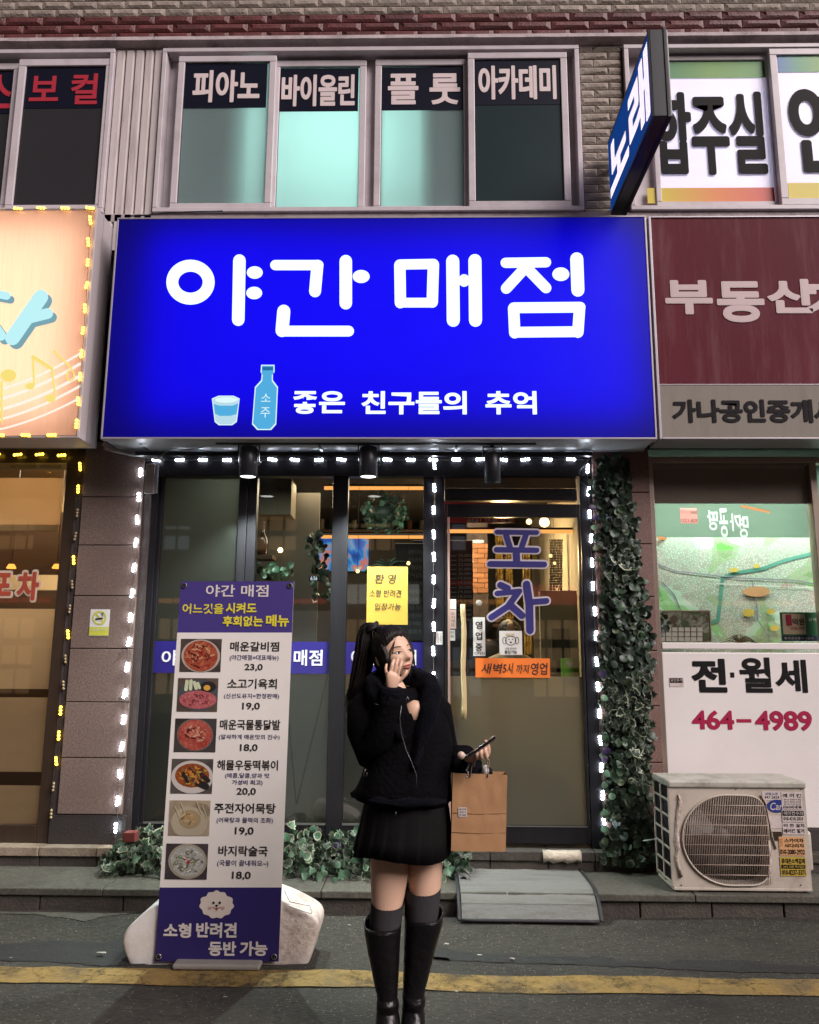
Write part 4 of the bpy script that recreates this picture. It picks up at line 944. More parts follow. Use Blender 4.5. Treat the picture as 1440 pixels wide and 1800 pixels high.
# ------------------------------------------------------------------ rubber mat hung over the step
mt = thing('door_mat', 'grey ribbed door mat with black edging draped over the step to the road', 'mat', (.8, -.5, .05))
prof = []
for (x0, x1, y, z) in ((801, 1030, 1527, ZS + .012), ):
    pass
mX0 = G(800, 1560, ZS).x; mX1 = G(1045, 1560, ZS).x
cur = [(-.10, ZS + .010), (-.22, ZS + .012), (-.36, ZS + .016), (-.48, ZS + .018), (-.57, ZS + .012), (-.645, ZS - .015), (-.695, ZS - .055), (-.725, .03), (-.745, .008)]
def skew(Y, side): return .02 * (Y + .75) / .65 * (1 if side else 0)
mM = M('mat_fibre', (0.25, 0.25, 0.235), .95, .25, 70, 1.0, 260, dirt=(.13, .12, .10), dscale=5, damt=.7, stretch=(.35, 3, 3), sheen=.1)
mE = M('mat_edge', (.018, .018, .02), .6, .2, 30)
mb = MB(); nx = 40; rows = []
cv = []
for i in range(len(cur) - 1):
    for k in range(3): t = k / 3; cv.append((cur[i][0] * (1 - t) + cur[i + 1][0] * t, cur[i][1] * (1 - t) + cur[i + 1][1] * t))
cv.append(cur[-1])
for j, (Y, Z) in enumerate(cv):
    rows.append([Vector((mX0 + .03 + (mX1 - mX0 - .06) * i / nx, Y + .004 * noise.noise(Vector((i * .3, j * .2, 0))), Z + .004 * noise.noise(Vector((i * .2, j * .25, 4))))) for i in range(nx + 1)])
mb.rings(rows, 0, False, False); mb.build('mat_surface', mM, mt)
for X in (mX0 + .015, mX1 - .015): MB().tube([(X + .0, Y, Z + .003) for Y, Z in cv], 0.011, 8, flat=.5).build('mat_edging', mE, mt)
MB().tube([(mX0 + .03 + (mX1 - mX0 - .06) * i / 12, cv[-1][0], cv[-1][1] + .004) for i in range(13)], .010, 8).build('mat_edging', mE, mt)
for j in (17,):
    MB().tube([r_ + Vector((0, -.003, .002)) for r_ in rows[j]], .0012, 5).build('mat_crease', M('mat_crease', (.19, .18, .165), .9), mt)

# ------------------------------------------------------------------ air conditioner outdoor unit
aX0 = G(1186, 1562, .15).x; aX1 = G(1426, 1562, .15).x; aY0 = -.57; aY1 = -.24; aZ0 = .155; aZ1 = W(1300, 1385, aY0).z
mAC = M('aged_cream_plastic', (.50, .44, .375), .5, .1, 4, dirt=(.27, .22, .17), dscale=5, damt=.7)
mACd = M('stained_top', (.42, .40, .35), .5, .15, 5, dirt=(.12, .12, .09), dscale=7, damt=.8)
ac = thing('air_conditioner_unit', 'old cream outdoor air conditioner unit with round fan grille and stickers on the step', 'air conditioner', ((aX0 + aX1) / 2, aY0, aZ0))
gx0 = W(1200, 1475, aY0).x; gx1 = W(1350, 1475, aY0).x; gz0 = W(1280, 1555, aY0).z; gz1 = W(1280, 1398, aY0).z
# case with an opening: front built as a frame round the grille
gc = Vector(((gx0 + gx1) / 2 + .0, aY0, (gz0 + gz1) / 2)); gr = (gz1 - gz0) / 2
def gout(k, n=40, r=1.0):
    """outline of the grille: round on the left, squared on the right"""
    a = 2 * math.pi * k / n; cx, cz = math.cos(a), math.sin(a)
    if cx < 0: x = gc.x + .02 + cx * (gc.x + .02 - gx0) * r; z = gc.z + cz * gr * r
    else:
        e = .35; x = gc.x + .02 + (abs(cx) ** e) * (gx1 - gc.x - .02) * r; z = gc.z + math.copysign(abs(cz) ** .55 if abs(cz) > 0 else 0, cz) * gr * r
    return Vector((x, aY0, z))
def bout(k, n=40):
    a = 2 * math.pi * k / n; c, s_ = math.cos(a), math.sin(a); hw = (aX1 - aX0) / 2; hh = (aZ1 - aZ0) / 2
    q = gout(k, n) - gc; d = q.normalized(); cx = (aX0 + aX1) / 2; cz = (aZ0 + aZ1) / 2
    ts = []
    if d.x > 1e-6: ts.append((aX1 - gc.x) / d.x)
    if d.x < -1e-6: ts.append((aX0 - gc.x) / d.x)
    if d.z > 1e-6: ts.append((aZ1 - gc.z) / d.z)
    if d.z < -1e-6: ts.append((aZ0 - gc.z) / d.z)
    t_ = min(ts); return Vector((gc.x + d.x * t_, aY0, gc.z + d.z * t_))
ins = [gout(k) for k in range(40)]
fc = MB()
corners = [Vector((x, aY0, z)) for x in (aX0, aX1) for z in (aZ0, aZ1)]
outs = [bout(k) for k in range(40)]
for c in corners:
    k = min(range(40), key=lambda i: (outs[i] - c).length); outs[k] = c
fc.add(ins + outs, [(i, (i + 1) % 40, 40 + (i + 1) % 40, 40 + i) for i in range(40)])
rim = [[p + Vector((0, 0, 0)) for p in ins], [gc + (p - gc) * 1.0 + Vector((0, .10, 0)) for p in ins]]
fc.add(rim[0] + rim[1], [(i, 40 + i, 40 + (i + 1) % 40, (i + 1) % 40) for i in range(40)], 0, True)
fc.build('front_panel', mAC, ac)
BX('right_side', mAC, ac, aX1 - .004, aY0 + .001, aZ0, aX1, aY1, aZ1, 0)
BX('back_panel', mAC, ac, aX0, aY1 - .004, aZ0, aX1 - .005, aY1, aZ1, 0)
BX('inside_shroud', mBlack, ac, aX0 + .02, aY0 + .16, aZ0 + .01, aX1 - .01, aY0 + .17, aZ1 - .01, 0)
MB().box(aX0 - .008, aY0 - .012, aZ1 - .002, aX1 + .008, aY1 + .004, aZ1 + .040).build('top_lid', mACd, ac, .012, bseg=3)
MB().box(aX0, aY0 - .003, aZ0 - .018, aX1, aY1, aZ0 - .001).build('base_pan', mAC, ac, .004)
# open left side: dark coil behind a grid of plastic bars
BX('coil', mBlack, ac, aX0 + .004, aY0 + .03, aZ0 + .01, aX0 + .02, aY1 - .01, aZ1 - .01, 0)
for k in range(6):
    z = aZ0 + (aZ1 - aZ0) * (k + .15) / 6.05; BX('side_bar', mAC, ac, aX0 - .006, aY0 + .002, z, aX0 + .003, aY1, z + .012, .002)
for y in (aY0 + .001, aY0 + .16, aY1 - .02): BX('side_bar', mAC, ac, aX0 - .007, y, aZ0, aX0 + .0035, y + .02, aZ1 - .003, .002)
# fan and hub
fb = MB()
for k in range(3):
    a0 = k * 2 * math.pi / 3 + .3; pts = []
    for (r_, da, dy) in ((.03, 0, 0), (.10, -.25, .02), (.19, -.2, .03), (.205, .35, 0), (.19, .75, -.03), (.09, .6, -.02), (.03, .5, -.01)):
        pts.append((gc.x + .015 + r_ * math.cos(a0 + da), aY0 + .12 + dy, gc.z + r_ * math.sin(a0 + da)))
    fb.flat(pts)
fb.lathe([(.001, -.02), (.045, -.018), (.05, .0), (.05, .03), (.001, .032)], (gc.x + .015, aY0 + .10, gc.z), 20, axis='y')
fb.build('fan', M('fan_grey', (.05, .045, .04), .5), ac)
gm = MB(); x = gx0 + .008
def span(x):
    if x < gc.x + .02:
        q = (x - (gc.x + .02)) / (gc.x + .02 - gx0); h = gr * math.sqrt(max(0, 1 - q * q))
    else: h = gr * .985
    return h
while x < gx1 - .004:
    h = span(x); gm.tube([(x, aY0 - .010, gc.z - h), (x, aY0 - .014, gc.z), (x, aY0 - .010, gc.z + h)], .0017, 4); x += .0103
for k in range(1, 9):
    z = gz0 + (gz1 - gz0) * k / 9; q = (z - gc.z) / gr; xl = gc.x + .02 - (gc.x + .02 - gx0) * math.sqrt(max(0, 1 - q * q))
    gm.tube([(xl, aY0 - .012, z), (gx1, aY0 - .012, z)], .0022, 4)
gm.build('grille_wires', M('grille_white', (.50, .40, .34), .4, .1, 20, dirt=(.25, .16, .10), dscale=8, damt=.7), ac, kind='stuff')
MB().tube([gout(k, 40, 1.01) + Vector((0, -.008, 0)) for k in range(40)] + [gout(0, 40, 1.01) + Vector((0, -.008, 0))], .006, 6).build('grille_rim', mAC, ac)
# flaking putty strips
mFl = M('flaking_paint', (.55, .45, .40), .8, .2, 30, .8, 60, dirt=(.06, .04, .03), dscale=40, damt=.9)
def strip(pts, w, name='peeling_strip'):
    mb = MB(); rg = []
    for i, (x, y) in enumerate(pts):
        p = W(x, y, aY0 - .006); ww = w * random.uniform(.6, 1.3) * (0.4 if i in (0, len(pts) - 1) else 1); e = random.uniform(-.004, .004)
        rg.append([p + Vector((-ww + e, .004, 0)), p + Vector((e, -.012 * random.uniform(.6, 1.4), 0)), p + Vector((ww + e, .004, 0)), p + Vector((e, .006, 0))])
    mb.rings(rg, 0, True); return mb.build(name, mFl, ac)
strip([(1192, 1397), (1195, 1410), (1194, 1425), (1191, 1445), (1190, 1462), (1189, 1478), (1192, 1492), (1190, 1506), (1194, 1524), (1198, 1541)], .016)
strip([(1338, 1398), (1346, 1412), (1350, 1430), (1352, 1448), (1358, 1468), (1364, 1492)], .006)
strip([(1357, 1494), (1353, 1506), (1354, 1520), (1350, 1532), (1350, 1542)], .015)
# stickers
yS = aY0 - .002
def sticker(a, mat, name='sticker', dy=0): return PX(name, mat, ac, a, yS - dy, yS - dy + .0006, 0)
mStW = M('paper_white', (.58, .50, .48), .6, .12, 30, dirt=(.35, .28, .26), dscale=20, damt=.6); mStO = M('paper_orange', (.62, .33, .15), .6, .1, 30); mStY = M('paper_yellow', (.45, .31, .04), .6, .15, 30)
mLogo = M('logo_blue', (.02, .035, .20), .4, .1)
sticker((1340, 1391, 1378, 1407), mStW); T('냉매교환', (1345, 1393, 1368, 1398), yS - .001, mLogo, ac, 0); T('447-2424', (1344, 1399, 1370, 1404), yS - .001, mBlack, ac, .01)
MB().flat([W(1366 + 18 * math.cos(k * math.pi / 12), 1417 + 11.5 * math.sin(k * math.pi / 12), yS - .0006) for k in range(24)]).build('logo_oval', mLogo, ac)
T('Car', (1354, 1411, 1376, 1424), yS - .0018, mStW, ac, .01, shear=.25)
sticker((1350, 1434, 1374, 1456), mStW); sticker((1358, 1462, 1375, 1478), mBrown)
sticker((1374, 1392, 1410, 1422), mStW, dy=.002); T('에 어 컨', (1376, 1395, 1408, 1402), yS - .003, mBlack, ac, .02)
for i in range(3): T('설치수리 이전전문 중고매입', (1378, 1404 + i * 4, 1408, 1407 + i * 4), yS - .003, mBlack, ac, 0)
T('010-5447-8748', (1377, 1416, 1409, 1421), yS - .003, mBlack, ac, .02)
sticker((1375, 1423, 1414, 1445), mStW, dy=.002); rect('sticker_bar', mBlack, ac, (1376, 1425, 1413, 1434), yS - .0035); T('에어컨수리', (1378, 1426, 1411, 1433), yS - .0045, mStW, ac, .01); T('010-4210-2024', (1378, 1436, 1412, 1442), yS - .0035, mBlack, ac, .01)
sticker((1376, 1446, 1416, 1467), mStW, dy=.002); T('이 전 설치', (1378, 1448, 1414, 1454), yS - .0035, mBlack, ac, .02); T('에어컨 철거', (1378, 1457, 1414, 1464), yS - .0035, mBlack, ac, .02)
sticker((1370, 1471, 1415, 1504), mStO, dy=.002); T('전국', (1371, 1474, 1376, 1488), yS - .0035, mRed2, ac, 0); T('스카이차', (1379, 1474, 1413, 1481), yS - .0035, mBlack, ac, .022); T('사다리차', (1379, 1483, 1414, 1490), yS - .0035, mBlack, ac, .022); T('010-2080-2922', (1372, 1493, 1415, 1502), yS - .0035, mBlack, ac, .022)
sticker((1372, 1506, 1417, 1540), mStY, dy=.002); T('휴대폰소액결제', (1374, 1509, 1415, 1518), yS - .0035, mBlack, ac, .022); rect('sticker_bar', mBlack, ac, (1374, 1520, 1416, 1527), yS - .0035); T('24시 10분 즉시입금', (1377, 1521, 1414, 1526), yS - .0045, mStY, ac, .01); T('010-8237-3371', (1375, 1529, 1416, 1538), yS - .0035, mBlack, ac, .022)
MB().box(aX1 + .001, aY0 + .05, aZ0 + .08, aX1 + .045, aY0 + .20, aZ0 + .31).build('pipe_cover', mAC, ac, .018, bseg=3)
for x in (aX0 + .10, aX1 - .10): MB().box(x - .05, aY0 + .01, ZS + .002, x + .05, aY1, aZ0 - .019).build('foot', mSteel, ac, .004)
for (x, y) in ((1198, 1556), (1408, 1556), (1294, 1387), (1408, 1387)): MB().ell(W(x, y, aY0 - .002), (.004, .003, .004), 0, 8, 5).build('screw', mBrown, ac)
tag(MB().tube([W(1131, 1478, -.30), W(1150, 1475, -.30), W(1162, 1476, -.32)], .0035, 6).build('white_stick', M('stick_white', (.6, .6, .6), .5)), 'thin white stick poking out between ivy and air conditioner', 'stick')
# ------------------------------------------------------------------ menu banner stand
BY = -1.42
bn = thing('menu_banner', 'tall menu banner on stand with navy ends, food pictures and Korean dishes', 'banner', G(380, 1700))
def quad(x0t, x0b, x1t, x1b, yt, yb, Y): return [W(x0b, yb, Y), W(x1b, yb, Y), W(x1t, yt, Y), W(x0t, yt, Y)]
def lx(y): return 318 + (272 - 318) * (y - 1022) / (1690 - 1022)
def rx(y): return 517 + (490 - 517) * (y - 1022) / (1690 - 1022)
mBanW = M('banner_cream', (.78, .74, .70), .6, .05, 3, spec=.2, dirt=(.66, .61, .57), dscale=1.6, damt=.5)
mBanN = M('banner_navy', (.022, .014, .115), .5, .06, 3); mBanN2 = M('banner_violet_navy', (.055, .035, .20), .5, .06, 3)
mb = MB(); rows = []
for j in range(25):
    y = 1022 + (1690 - 1022) * j / 24; a = W(lx(y), y, BY); b = W(rx(y), y, BY)
    rows.append([a.lerp(b, i / 12) + Vector((0, .006 + .004 * noise.noise(Vector((i * .25, j * .12, 0))), 0)) for i in range(13)])
back = mb.rings(rows, 0, False, False).build('banner_sheet', mBanW, bn)
def band(y0, y1, mat, n): MB().flat([W(lx(y1), y1, BY), W(rx(y1), y1, BY), W(rx(y0), y0, BY), W(lx(y0), y0, BY)]).build('banner_end', mat, bn)
band(1022, 1112, mBanN2, 0); band(1560, 1690, mBanN, 0)
MB().flat([W(lx(1560), 1560, BY), W(rx(1560), 1560, BY), W(rx(1112), 1112, BY), W(lx(1112), 1112, BY)]).build('banner_middle', mBanW, bn)
mBanL = M('banner_white_letter', (.66, .60, .58), .5, .04); mBanY = M('banner_yellow_letter', (.72, .62, .05), .5, .04); mInk = M('banner_black_ink', (.018, .014, .014), .5); mInkN = M('banner_navy_ink', (.03, .02, .12), .5)
b1 = BY - .002
T('야간 매점', (362, 1028, 472, 1049), b1, mBanL, bn, .016)
T('어느것을', (321, 1061, 393, 1079), b1, mBanY, bn, .020); T('시켜도', (397, 1060, 451, 1078), b1, mBanY, bn, .022, heavy=.0010)
T('후회없는', (392, 1083, 462, 1101), b1, mBanY, bn, .022, heavy=.0010); T('메뉴', (468, 1081, 508, 1101), b1, mBanY, bn, .022, heavy=.0012)
for (t1, a1_, t2, a2_, t3, a3_) in (
 ('매운갈비찜', (405, 1128, 491, 1145), '(야간매점=대표메뉴)', (404, 1151, 490, 1162), '23,0', (430, 1167, 462, 1180)),
 ('소고기육회', (400, 1193, 487, 1211), '(신선도유지=한정판매)', (394, 1219, 491, 1229), '19,0', (426, 1235, 457, 1249)),
 ('매운국물통닭발', (387, 1265, 493, 1283), '(알싸하게 매운맛의 진수)', (385, 1291, 492, 1301), '18,0', (422, 1308, 453, 1322)),
 ('해물우동떡볶이', (382, 1336, 489, 1354), '(매콤,달콤,양과 맛', (396, 1359, 474, 1369), '20,0', (416, 1385, 450, 1399)),
 ('주전자어묵탕', (377, 1412, 485, 1430), '(어묵탕과 물떡의 조화)', (381, 1437, 480, 1448), '19,0', (413, 1454, 446, 1469)),
 ('바지락술국', (384, 1487, 471, 1505), '(국물이 끝내줘요~)', (382, 1512, 472, 1524), '18,0', (408, 1532, 441, 1547))):
    T(t1, a1_, b1, mInk, bn, .020); T(t2, a2_, b1, mInkN, bn, .010); T(t3, a3_, b1, mInk, bn, .022)
T('가성비 최고)', (408, 1371, 462, 1381), b1, mInkN, bn, .02)
T('소형', (288, 1623, 336, 1648), b1, mBanL, bn, .022, heavy=.0010); T('반려견', (345, 1622, 416, 1648), b1, mBanL, bn, .022, heavy=.0010)
T('동반', (367, 1655, 415, 1680), b1, mBanL, bn, .022, heavy=.0010); T('가능', (422, 1655, 470, 1680), b1, mBanL, bn, .022, heavy=.0010)
# the dog: a fluffy white head
n = 64; MB().flat([W(381 + (27 + 1.4 * math.sin(11 * 2 * math.pi * k / n) + 2.5 * abs(math.cos(2 * math.pi * k / n)) - (3.5 if math.sin(2 * math.pi * k / n) < -.6 else 0)) * math.cos(2 * math.pi * k / n), 1590 + (24 + 1.2 * math.sin(11 * 2 * math.pi * k / n)) * math.sin(2 * math.pi * k / n), b1) for k in range(n)]).build('dog_picture', M('dog_white', (.66, .58, .52), .5), bn)
mPk = M('dog_pink', (.55, .30, .27), .5)
for cx, cy, rx_, ry_, mm in ((375.5, 1587, 2.2, 2.4, mInk), (386.5, 1587, 2.2, 2.4, mInk), (381, 1592, 2.4, 1.8, mInk), (369.5, 1596, 3.4, 2.4, mPk), (392, 1596, 3.4, 2.4, mPk), (381, 1598.5, 1.8, 2.2, M('dog_tongue', (.5, .06, .07), .5))):
    strokes([('e', cx, cy, rx_, ry_)], b1 - .002, mm, bn, 0, 'dog_feature')
strokes([([(374.5, 1594.5), (378, 1597), (381, 1595.5), (384, 1597), (387.5, 1594.5)], .5)], b1 - .0015, mInk, bn, 0, 'dog_feature')
# food pictures
def food(name, cols, scale, feat='vor'):
    m, N, L = newmat(name); b = N['Principled BSDF']; b.inputs['Roughness'].default_value = .5
    tc = N.new('ShaderNodeTexCoord'); v = N.new('ShaderNodeTexVoronoi'); v.inputs['Scale'].default_value = scale; v.inputs['Randomness'].default_value = 1
    n1 = N.new('ShaderNodeTexNoise'); n1.inputs['Scale'].default_value = scale * .6; n1.inputs['Detail'].default_value = 6; n1.inputs['Distortion'].default_value = 2.5
    L.new(tc.outputs['Object'], n1.inputs['Vector']); mv = N.new('ShaderNodeMix'); mv.data_type = 'RGBA'; mv.inputs['Factor'].default_value = .08; L.new(tc.outputs['Object'], mv.inputs['A']); L.new(n1.outputs['Color'], mv.inputs['B']); L.new(mv.outputs['Result'], v.inputs['Vector'])
    s = N.new('ShaderNodeSeparateXYZ'); L.new(v.outputs['Color'], s.inputs[0]); ad = N.new('ShaderNodeMath'); ad.operation = 'ADD'; L.new(s.outputs[0], ad.inputs[0]); L.new(n1.outputs[0], ad.inputs[1])
    ml = N.new('ShaderNodeMath'); ml.operation = 'MULTIPLY'; ml.inputs[1].default_value = .62; L.new(ad.outputs[0], ml.inputs[0])
    cr = N.new('ShaderNodeValToRGB'); L.new(ml.outputs[0], cr.inputs[0]); 
    for i, c in enumerate(cols):
        e = cr.color_ramp.elements[i] if i < 2 else cr.color_ramp.elements.new(.95); e.position = .22 + .56 * i / (len(cols) - 1); e.color = (*c, 1)
    L.new(cr.outputs[0], b.inputs['Base Color']); return m
fd = [((317, 1123, 389, 1181), (.05, .035, .03), (.45, .38, .32), [(.10, .012, .008), (.22, .02, .01), (.34, .05, .02), (.45, .12, .06)], (353, 1153, 34, 29), (353, 1153, 30, 27)),
      ((312, 1192, 383, 1251), (.08, .055, .04), (.07, .075, .085), [(.22, .035, .04), (.36, .07, .08), (.5, .14, .15)], (349, 1222, 36, 28), (348, 1230, 33, 16)),
      ((307, 1263, 380, 1322), (.035, .03, .028), (.14, .12, .11), [(.20, .012, .01), (.33, .03, .02), (.24, .02, .015), (.5, .14, .10)], (343, 1292, 32, 29), (343, 1292, 30, 27)),
      ((301, 1334, 374, 1395), (.06, .05, .045), (.55, .50, .46), [(.03, .02, .015), (.30, .05, .012), (.42, .12, .02), (.14, .03, .01)], (338, 1366, 37, 29), (338, 1363, 30, 21)),
      ((297, 1407, 369, 1469), (.30, .24, .16), (.42, .36, .26), [(.20, .14, .07), (.42, .32, .18), (.30, .22, .12)], (333, 1446, 32, 28), (334, 1440, 19, 16)),
      ((291, 1483, 365, 1546), (.04, .03, .035), (.33, .29, .22), [(.28, .27, .23), (.42, .42, .38), (.20, .20, .17), (.5, .5, .47)], (330, 1514, 34, 31), (330, 1514, 30, 27))]
for i, (a, bgc, rimc, fc_, d1, d2) in enumerate(fd):
    rect('food_picture', food('picture_ground_%d' % i, [tuple(c * .6 for c in bgc), tuple(min(1, c * 1.4) for c in bgc)], 14), bn, a, b1)
    def disc(c, Y, mat, nm, g=0):
        pts = [(max(a[0], min(a[2], c[0] + (c[2] + g) * math.cos(k * math.pi / 18))), max(a[1], min(a[3], c[1] + (c[3] + g) * math.sin(k * math.pi / 18)))) for k in range(36)]
        q = []
        for p in pts:
            if not q or (abs(p[0] - q[-1][0]) + abs(p[1] - q[-1][1])) > .05: q.append(p)
        MB().flat(PP(q, Y)).build(nm, mat, bn)
    disc(d1, b1 - .001, M('dish_rim_%d' % i, rimc, .4), 'dish_picture'); disc(d2, b1 - .002, food('dish_food_%d' % i, fc_, 110), 'food_print')
def bits(cx, cy, rx_, ry_, cols, n, ln, w_, nm, Y):
    r2 = random.Random(int(cx * 7 + cy)); ms = [MB() for _ in cols]; k = 0
    for _ in range(n):
        a = r2.uniform(0, 6.28); q = r2.random() ** .6; x = cx + rx_ * q * .84 * math.cos(a); y = cy + ry_ * q * .80 * math.sin(a); t_ = r2.uniform(0, 6.28); l_ = ln * r2.uniform(.4, 1); k += 1
        pts = [(x, y), (x + l_ * math.cos(t_), y + l_ * .8 * math.sin(t_))]
        if ((pts[1][0] - cx) / rx_) ** 2 + ((pts[1][1] - cy) / ry_) ** 2 > .9: continue
        ms[k % len(cols)].flat([W(u, v, Y - k * .00003) for u, v in cap2(pts[0], pts[1], w_ * r2.uniform(.6, 1.3), 4)])
    for i_, (m_, c_) in enumerate(zip(ms, cols)):
        if m_.v: m_.build(nm, M('bit_%02x%02x%02x' % tuple(int(255 * v) for v in c_), c_, .5), bn, kind='stuff')
bits(353, 1153, 29, 26, [(.50, .16, .08), (.06, .008, .006), (.30, .03, .015), (.55, .28, .14)], 60, 11, 1.1, 'noodle_print', b1 - .0022)
bits(348, 1230, 32, 15, [(.55, .18, .17), (.20, .03, .035), (.42, .10, .11)], 70, 6, .9, 'meat_print', b1 - .0022)
bits(343, 1290, 22, 17, [(.50, .16, .10), (.10, .012, .01), (.55, .30, .20)], 34, 10, 1.5, 'chicken_print', b1 - .0022)
bits(338, 1363, 30, 21, [(.55, .20, .03), (.10, .02, .01), (.45, .30, .05), (.20, .10, .04)], 60, 9, 1.6, 'noodle_print', b1 - .0022)
bits(334, 1438, 17, 14, [(.48, .34, .18), (.16, .10, .05), (.38, .25, .12)], 26, 10, 1.8, 'fishcake_print', b1 - .0022)
bits(330, 1514, 29, 26, [(.55, .55, .52), (.14, .14, .11), (.32, .33, .28), (.20, .22, .12)], 60, 7, 1.4, 'clam_print', b1 - .0022)
mEgg = M('yolk_print', (.70, .36, .06), .4); strokes([('e', 366, 1207, 14, 9)], b1 - .0032, mInk, bn, 0, 'dish_print'); strokes([('e', 364, 1209, 6, 5)], b1 - .0042, mEgg, bn, 0, 'yolk_print')
strokes([([(329, 1198), (327, 1212)], 3.2), ([(336, 1197), (335, 1211)], 3), ([(342, 1200), (345, 1210)], 3), ([(348, 1201), (351, 1209)], 2.5)], b1 - .0032, M('radish_print', (.58, .62, .42), .4), bn, 0, 'radish_print')
strokes([([(346, 1375), (362, 1382)], 6), ([(355, 1362), (366, 1372)], 4), ([(322, 1360), (330, 1374)], 3)], b1 - .0032, mInk, bn, 0, 'mussel_print')
strokes([('e', 326, 1509, 4, 3), ('e', 331, 1516, 3, 4)], b1 - .0032, M('chili_print', (.35, .03, .02), .4), bn, 0, 'chili_print'); strokes([('e', 318, 1506, 5, 3)], b1 - .0032, M('herb_print', (.10, .22, .04), .4), bn, 0, 'herb_print')
for (x, y) in ((308, 1427), (318, 1420), (346, 1418), (356, 1425)): strokes([([(x, y - 9), (x + 8, y + 12)], .9)], b1 - .0032, M('skewer_print', (.5, .42, .28), .4), bn, 0, 'skewer_print')
# eyelets, cross poles behind, water tank foot
mMet = M('eyelet_metal', (.35, .32, .30), .3, metal=.9)
for (x, y) in ((324, 1029), (510, 1029), (279, 1682), (482, 1682)):
    c = W(x, y, BY - .004); MB().tube([c + Vector((.012 * math.cos(k * math.pi / 6), 0, .012 * math.sin(k * math.pi / 6))) for k in range(13)], .0032, 6).build('eyelet', mMet, bn)
    MB().ell(c + Vector((0, -.004, 0)), (.006, .006, .006), 0, 8, 6).build('hook', mFrame, bn)
base = G(381, 1680); cx = base.x; cy = -1.22
for (a, b) in (((324, 1029), (400, 1640)), ((510, 1029), (365, 1640))):
    p, q = W(*a, BY + .01), Vector((cx, cy, .28)); MB().tube([p, q], .005, 6).build('pole', mFrame, bn)
for (a, b) in (((279, 1682), 0), ((482, 1682), 0)): MB().tube([W(*a, BY + .01), Vector((cx, cy, .22))], .005, 6).build('pole', mFrame, bn)
mTank = M('white_tank_plastic', (.76, .73, .71), .45, .05, 6, .1, 60, dirt=(.60, .52, .47), dscale=5, damt=.8)
mTankD = M('grimy_tank_plastic', (.64, .56, .51), .6, .15, 10, .5, 40, dirt=(.30, .22, .18), dscale=9, damt=.9)
def tank(pts, Y0, Y1, name, mats, lip=.012):
    """moulded blow plastic body: outline in photo pixels, rounded towards both faces"""
    P = [W(x, y, (Y0 + Y1) / 2) for x, y in pts]; c = sum(P, Vector()) / len(P); rg = []
    for (f, t_) in ((.93, 0), (.98, .06), (1, .12), (1, .5), (1, .88), (.93, 1)):
        rg.append([Vector((c.x + (p.x - c.x) * f, Y0 + (Y1 - Y0) * t_, c.z + (p.z - c.z) * f)) for p in P])
    o = MB().rings(rg, 0, True).build(name, mats, bn)
    s = o.modifiers.new('s', 'SUBSURF'); s.levels = s.render_levels = 2; return o
tank([(300, 1560), (262, 1597), (236, 1617), (229, 1640), (238, 1668), (248, 1690), (262, 1694), (330, 1694), (345, 1600)], -1.40, -1.12, 'water_tank', mTank)
tank([(440, 1550), (497, 1563), (540, 1585), (566, 1600), (568, 1622), (560, 1640), (552, 1672), (543, 1690), (516, 1696), (430, 1690), (420, 1600)], -1.40, -1.12, 'water_tank', mTankD)
a = G(303, 1704); b = G(458, 1704)
o = MB().box(a.x, -1.49, .0, b.x, -1.13, .026).build('base_foot', M('foot_grey', (.26, .24, .22), .5, .1, 6, .3, 30), bn, .010, bseg=3)
sc = MB().tube([W(500, 1565, -1.41), W(510, 1585, -1.415), W(545, 1592, -1.415), W(548, 1606, -1.415), W(508, 1592, -1.415)], .003, 5).build('moulded_ridge', mTank, bn)

# ------------------------------------------------------------------ notices on glass and walls
def notice(label, a, Y, mat, cat='notice', name='paper_notice', d=.001):
    X0, Z0, X1, Z1 = RC(*a, Y); t = thing(name, label, cat, (X0, Y, Z0))
    BX('sheet', mat, t, X0, Y, Z0, X1, Y + d, Z1, 0); return t
mPenB = M('pen_ink', (.05, .035, .02), .5); mYP = M('yellow_paper', (.44, .28, .035), .6, .05, 12, .3, 20)
t = notice('yellow paper notice with handwritten lines above the woman\'s head', (645, 996, 717, 1098), -.008, mYP)
T('환 영', (659, 1009, 697, 1026), -.011, mPenB, t, .010, shear=.15); T('소형 반려견', (649, 1036, 706, 1050), -.011, mPenB, t, .010, shear=.15); T('입장가능', (659, 1060, 705, 1073), -.011, mPenB, t, .010, shear=.15)
t = notice('orange paper strip with handwritten opening hours on the door', (836, 1157, 967, 1191), DY + .010, M('orange_paper', (.78, .17, .02), .6, .05, 8))
T('새벽', (846, 1166, 884, 1184), DY + .007, mInk, t, .008, shear=.2); T('5시', (884, 1165, 903, 1184), DY + .007, mInk, t, .008, shear=.2); T('까지', (907, 1168, 931, 1184), DY + .007, mInk, t, .006, shear=.2); T('영업', (934, 1165, 963, 1186), DY + .007, mInk, t, .008, shear=.1)
mPW_ = M('plate_white', (.62, .62, .60), .4, .04)
t = notice('white vertical open plate hanging on the door glass', (832, 1085, 853, 1153), DY + .006, mPW_, 'sign', 'open_plate', .004)
for c, y in (('영', 1092), ('업', 1111), ('중', 1131)): T(c, (836, y, 848, y + 14), DY + .004, mInk, t, .02)
T('OPEN', (834, 1146, 852, 1151), DY + .004, mInk, t, 0)
MB().tube([W(843, 1085, DY + .006), W(842, 1062, DY + .008)], .0015, 4).build('hanger', mCable, t); MB().ell(W(842, 1060, DY + .010), (.022, .006, .022), 0, 12, 6).build('suction_cup', M('clear_cup', (.4, .38, .34), .2), t)
t = notice('white square sticker with a line drawn dog face on the door', (878, 1109, 918, 1151), DY + .008, M('sticker_white', (.62, .58, .56), .5), 'sticker', 'dog_sticker')
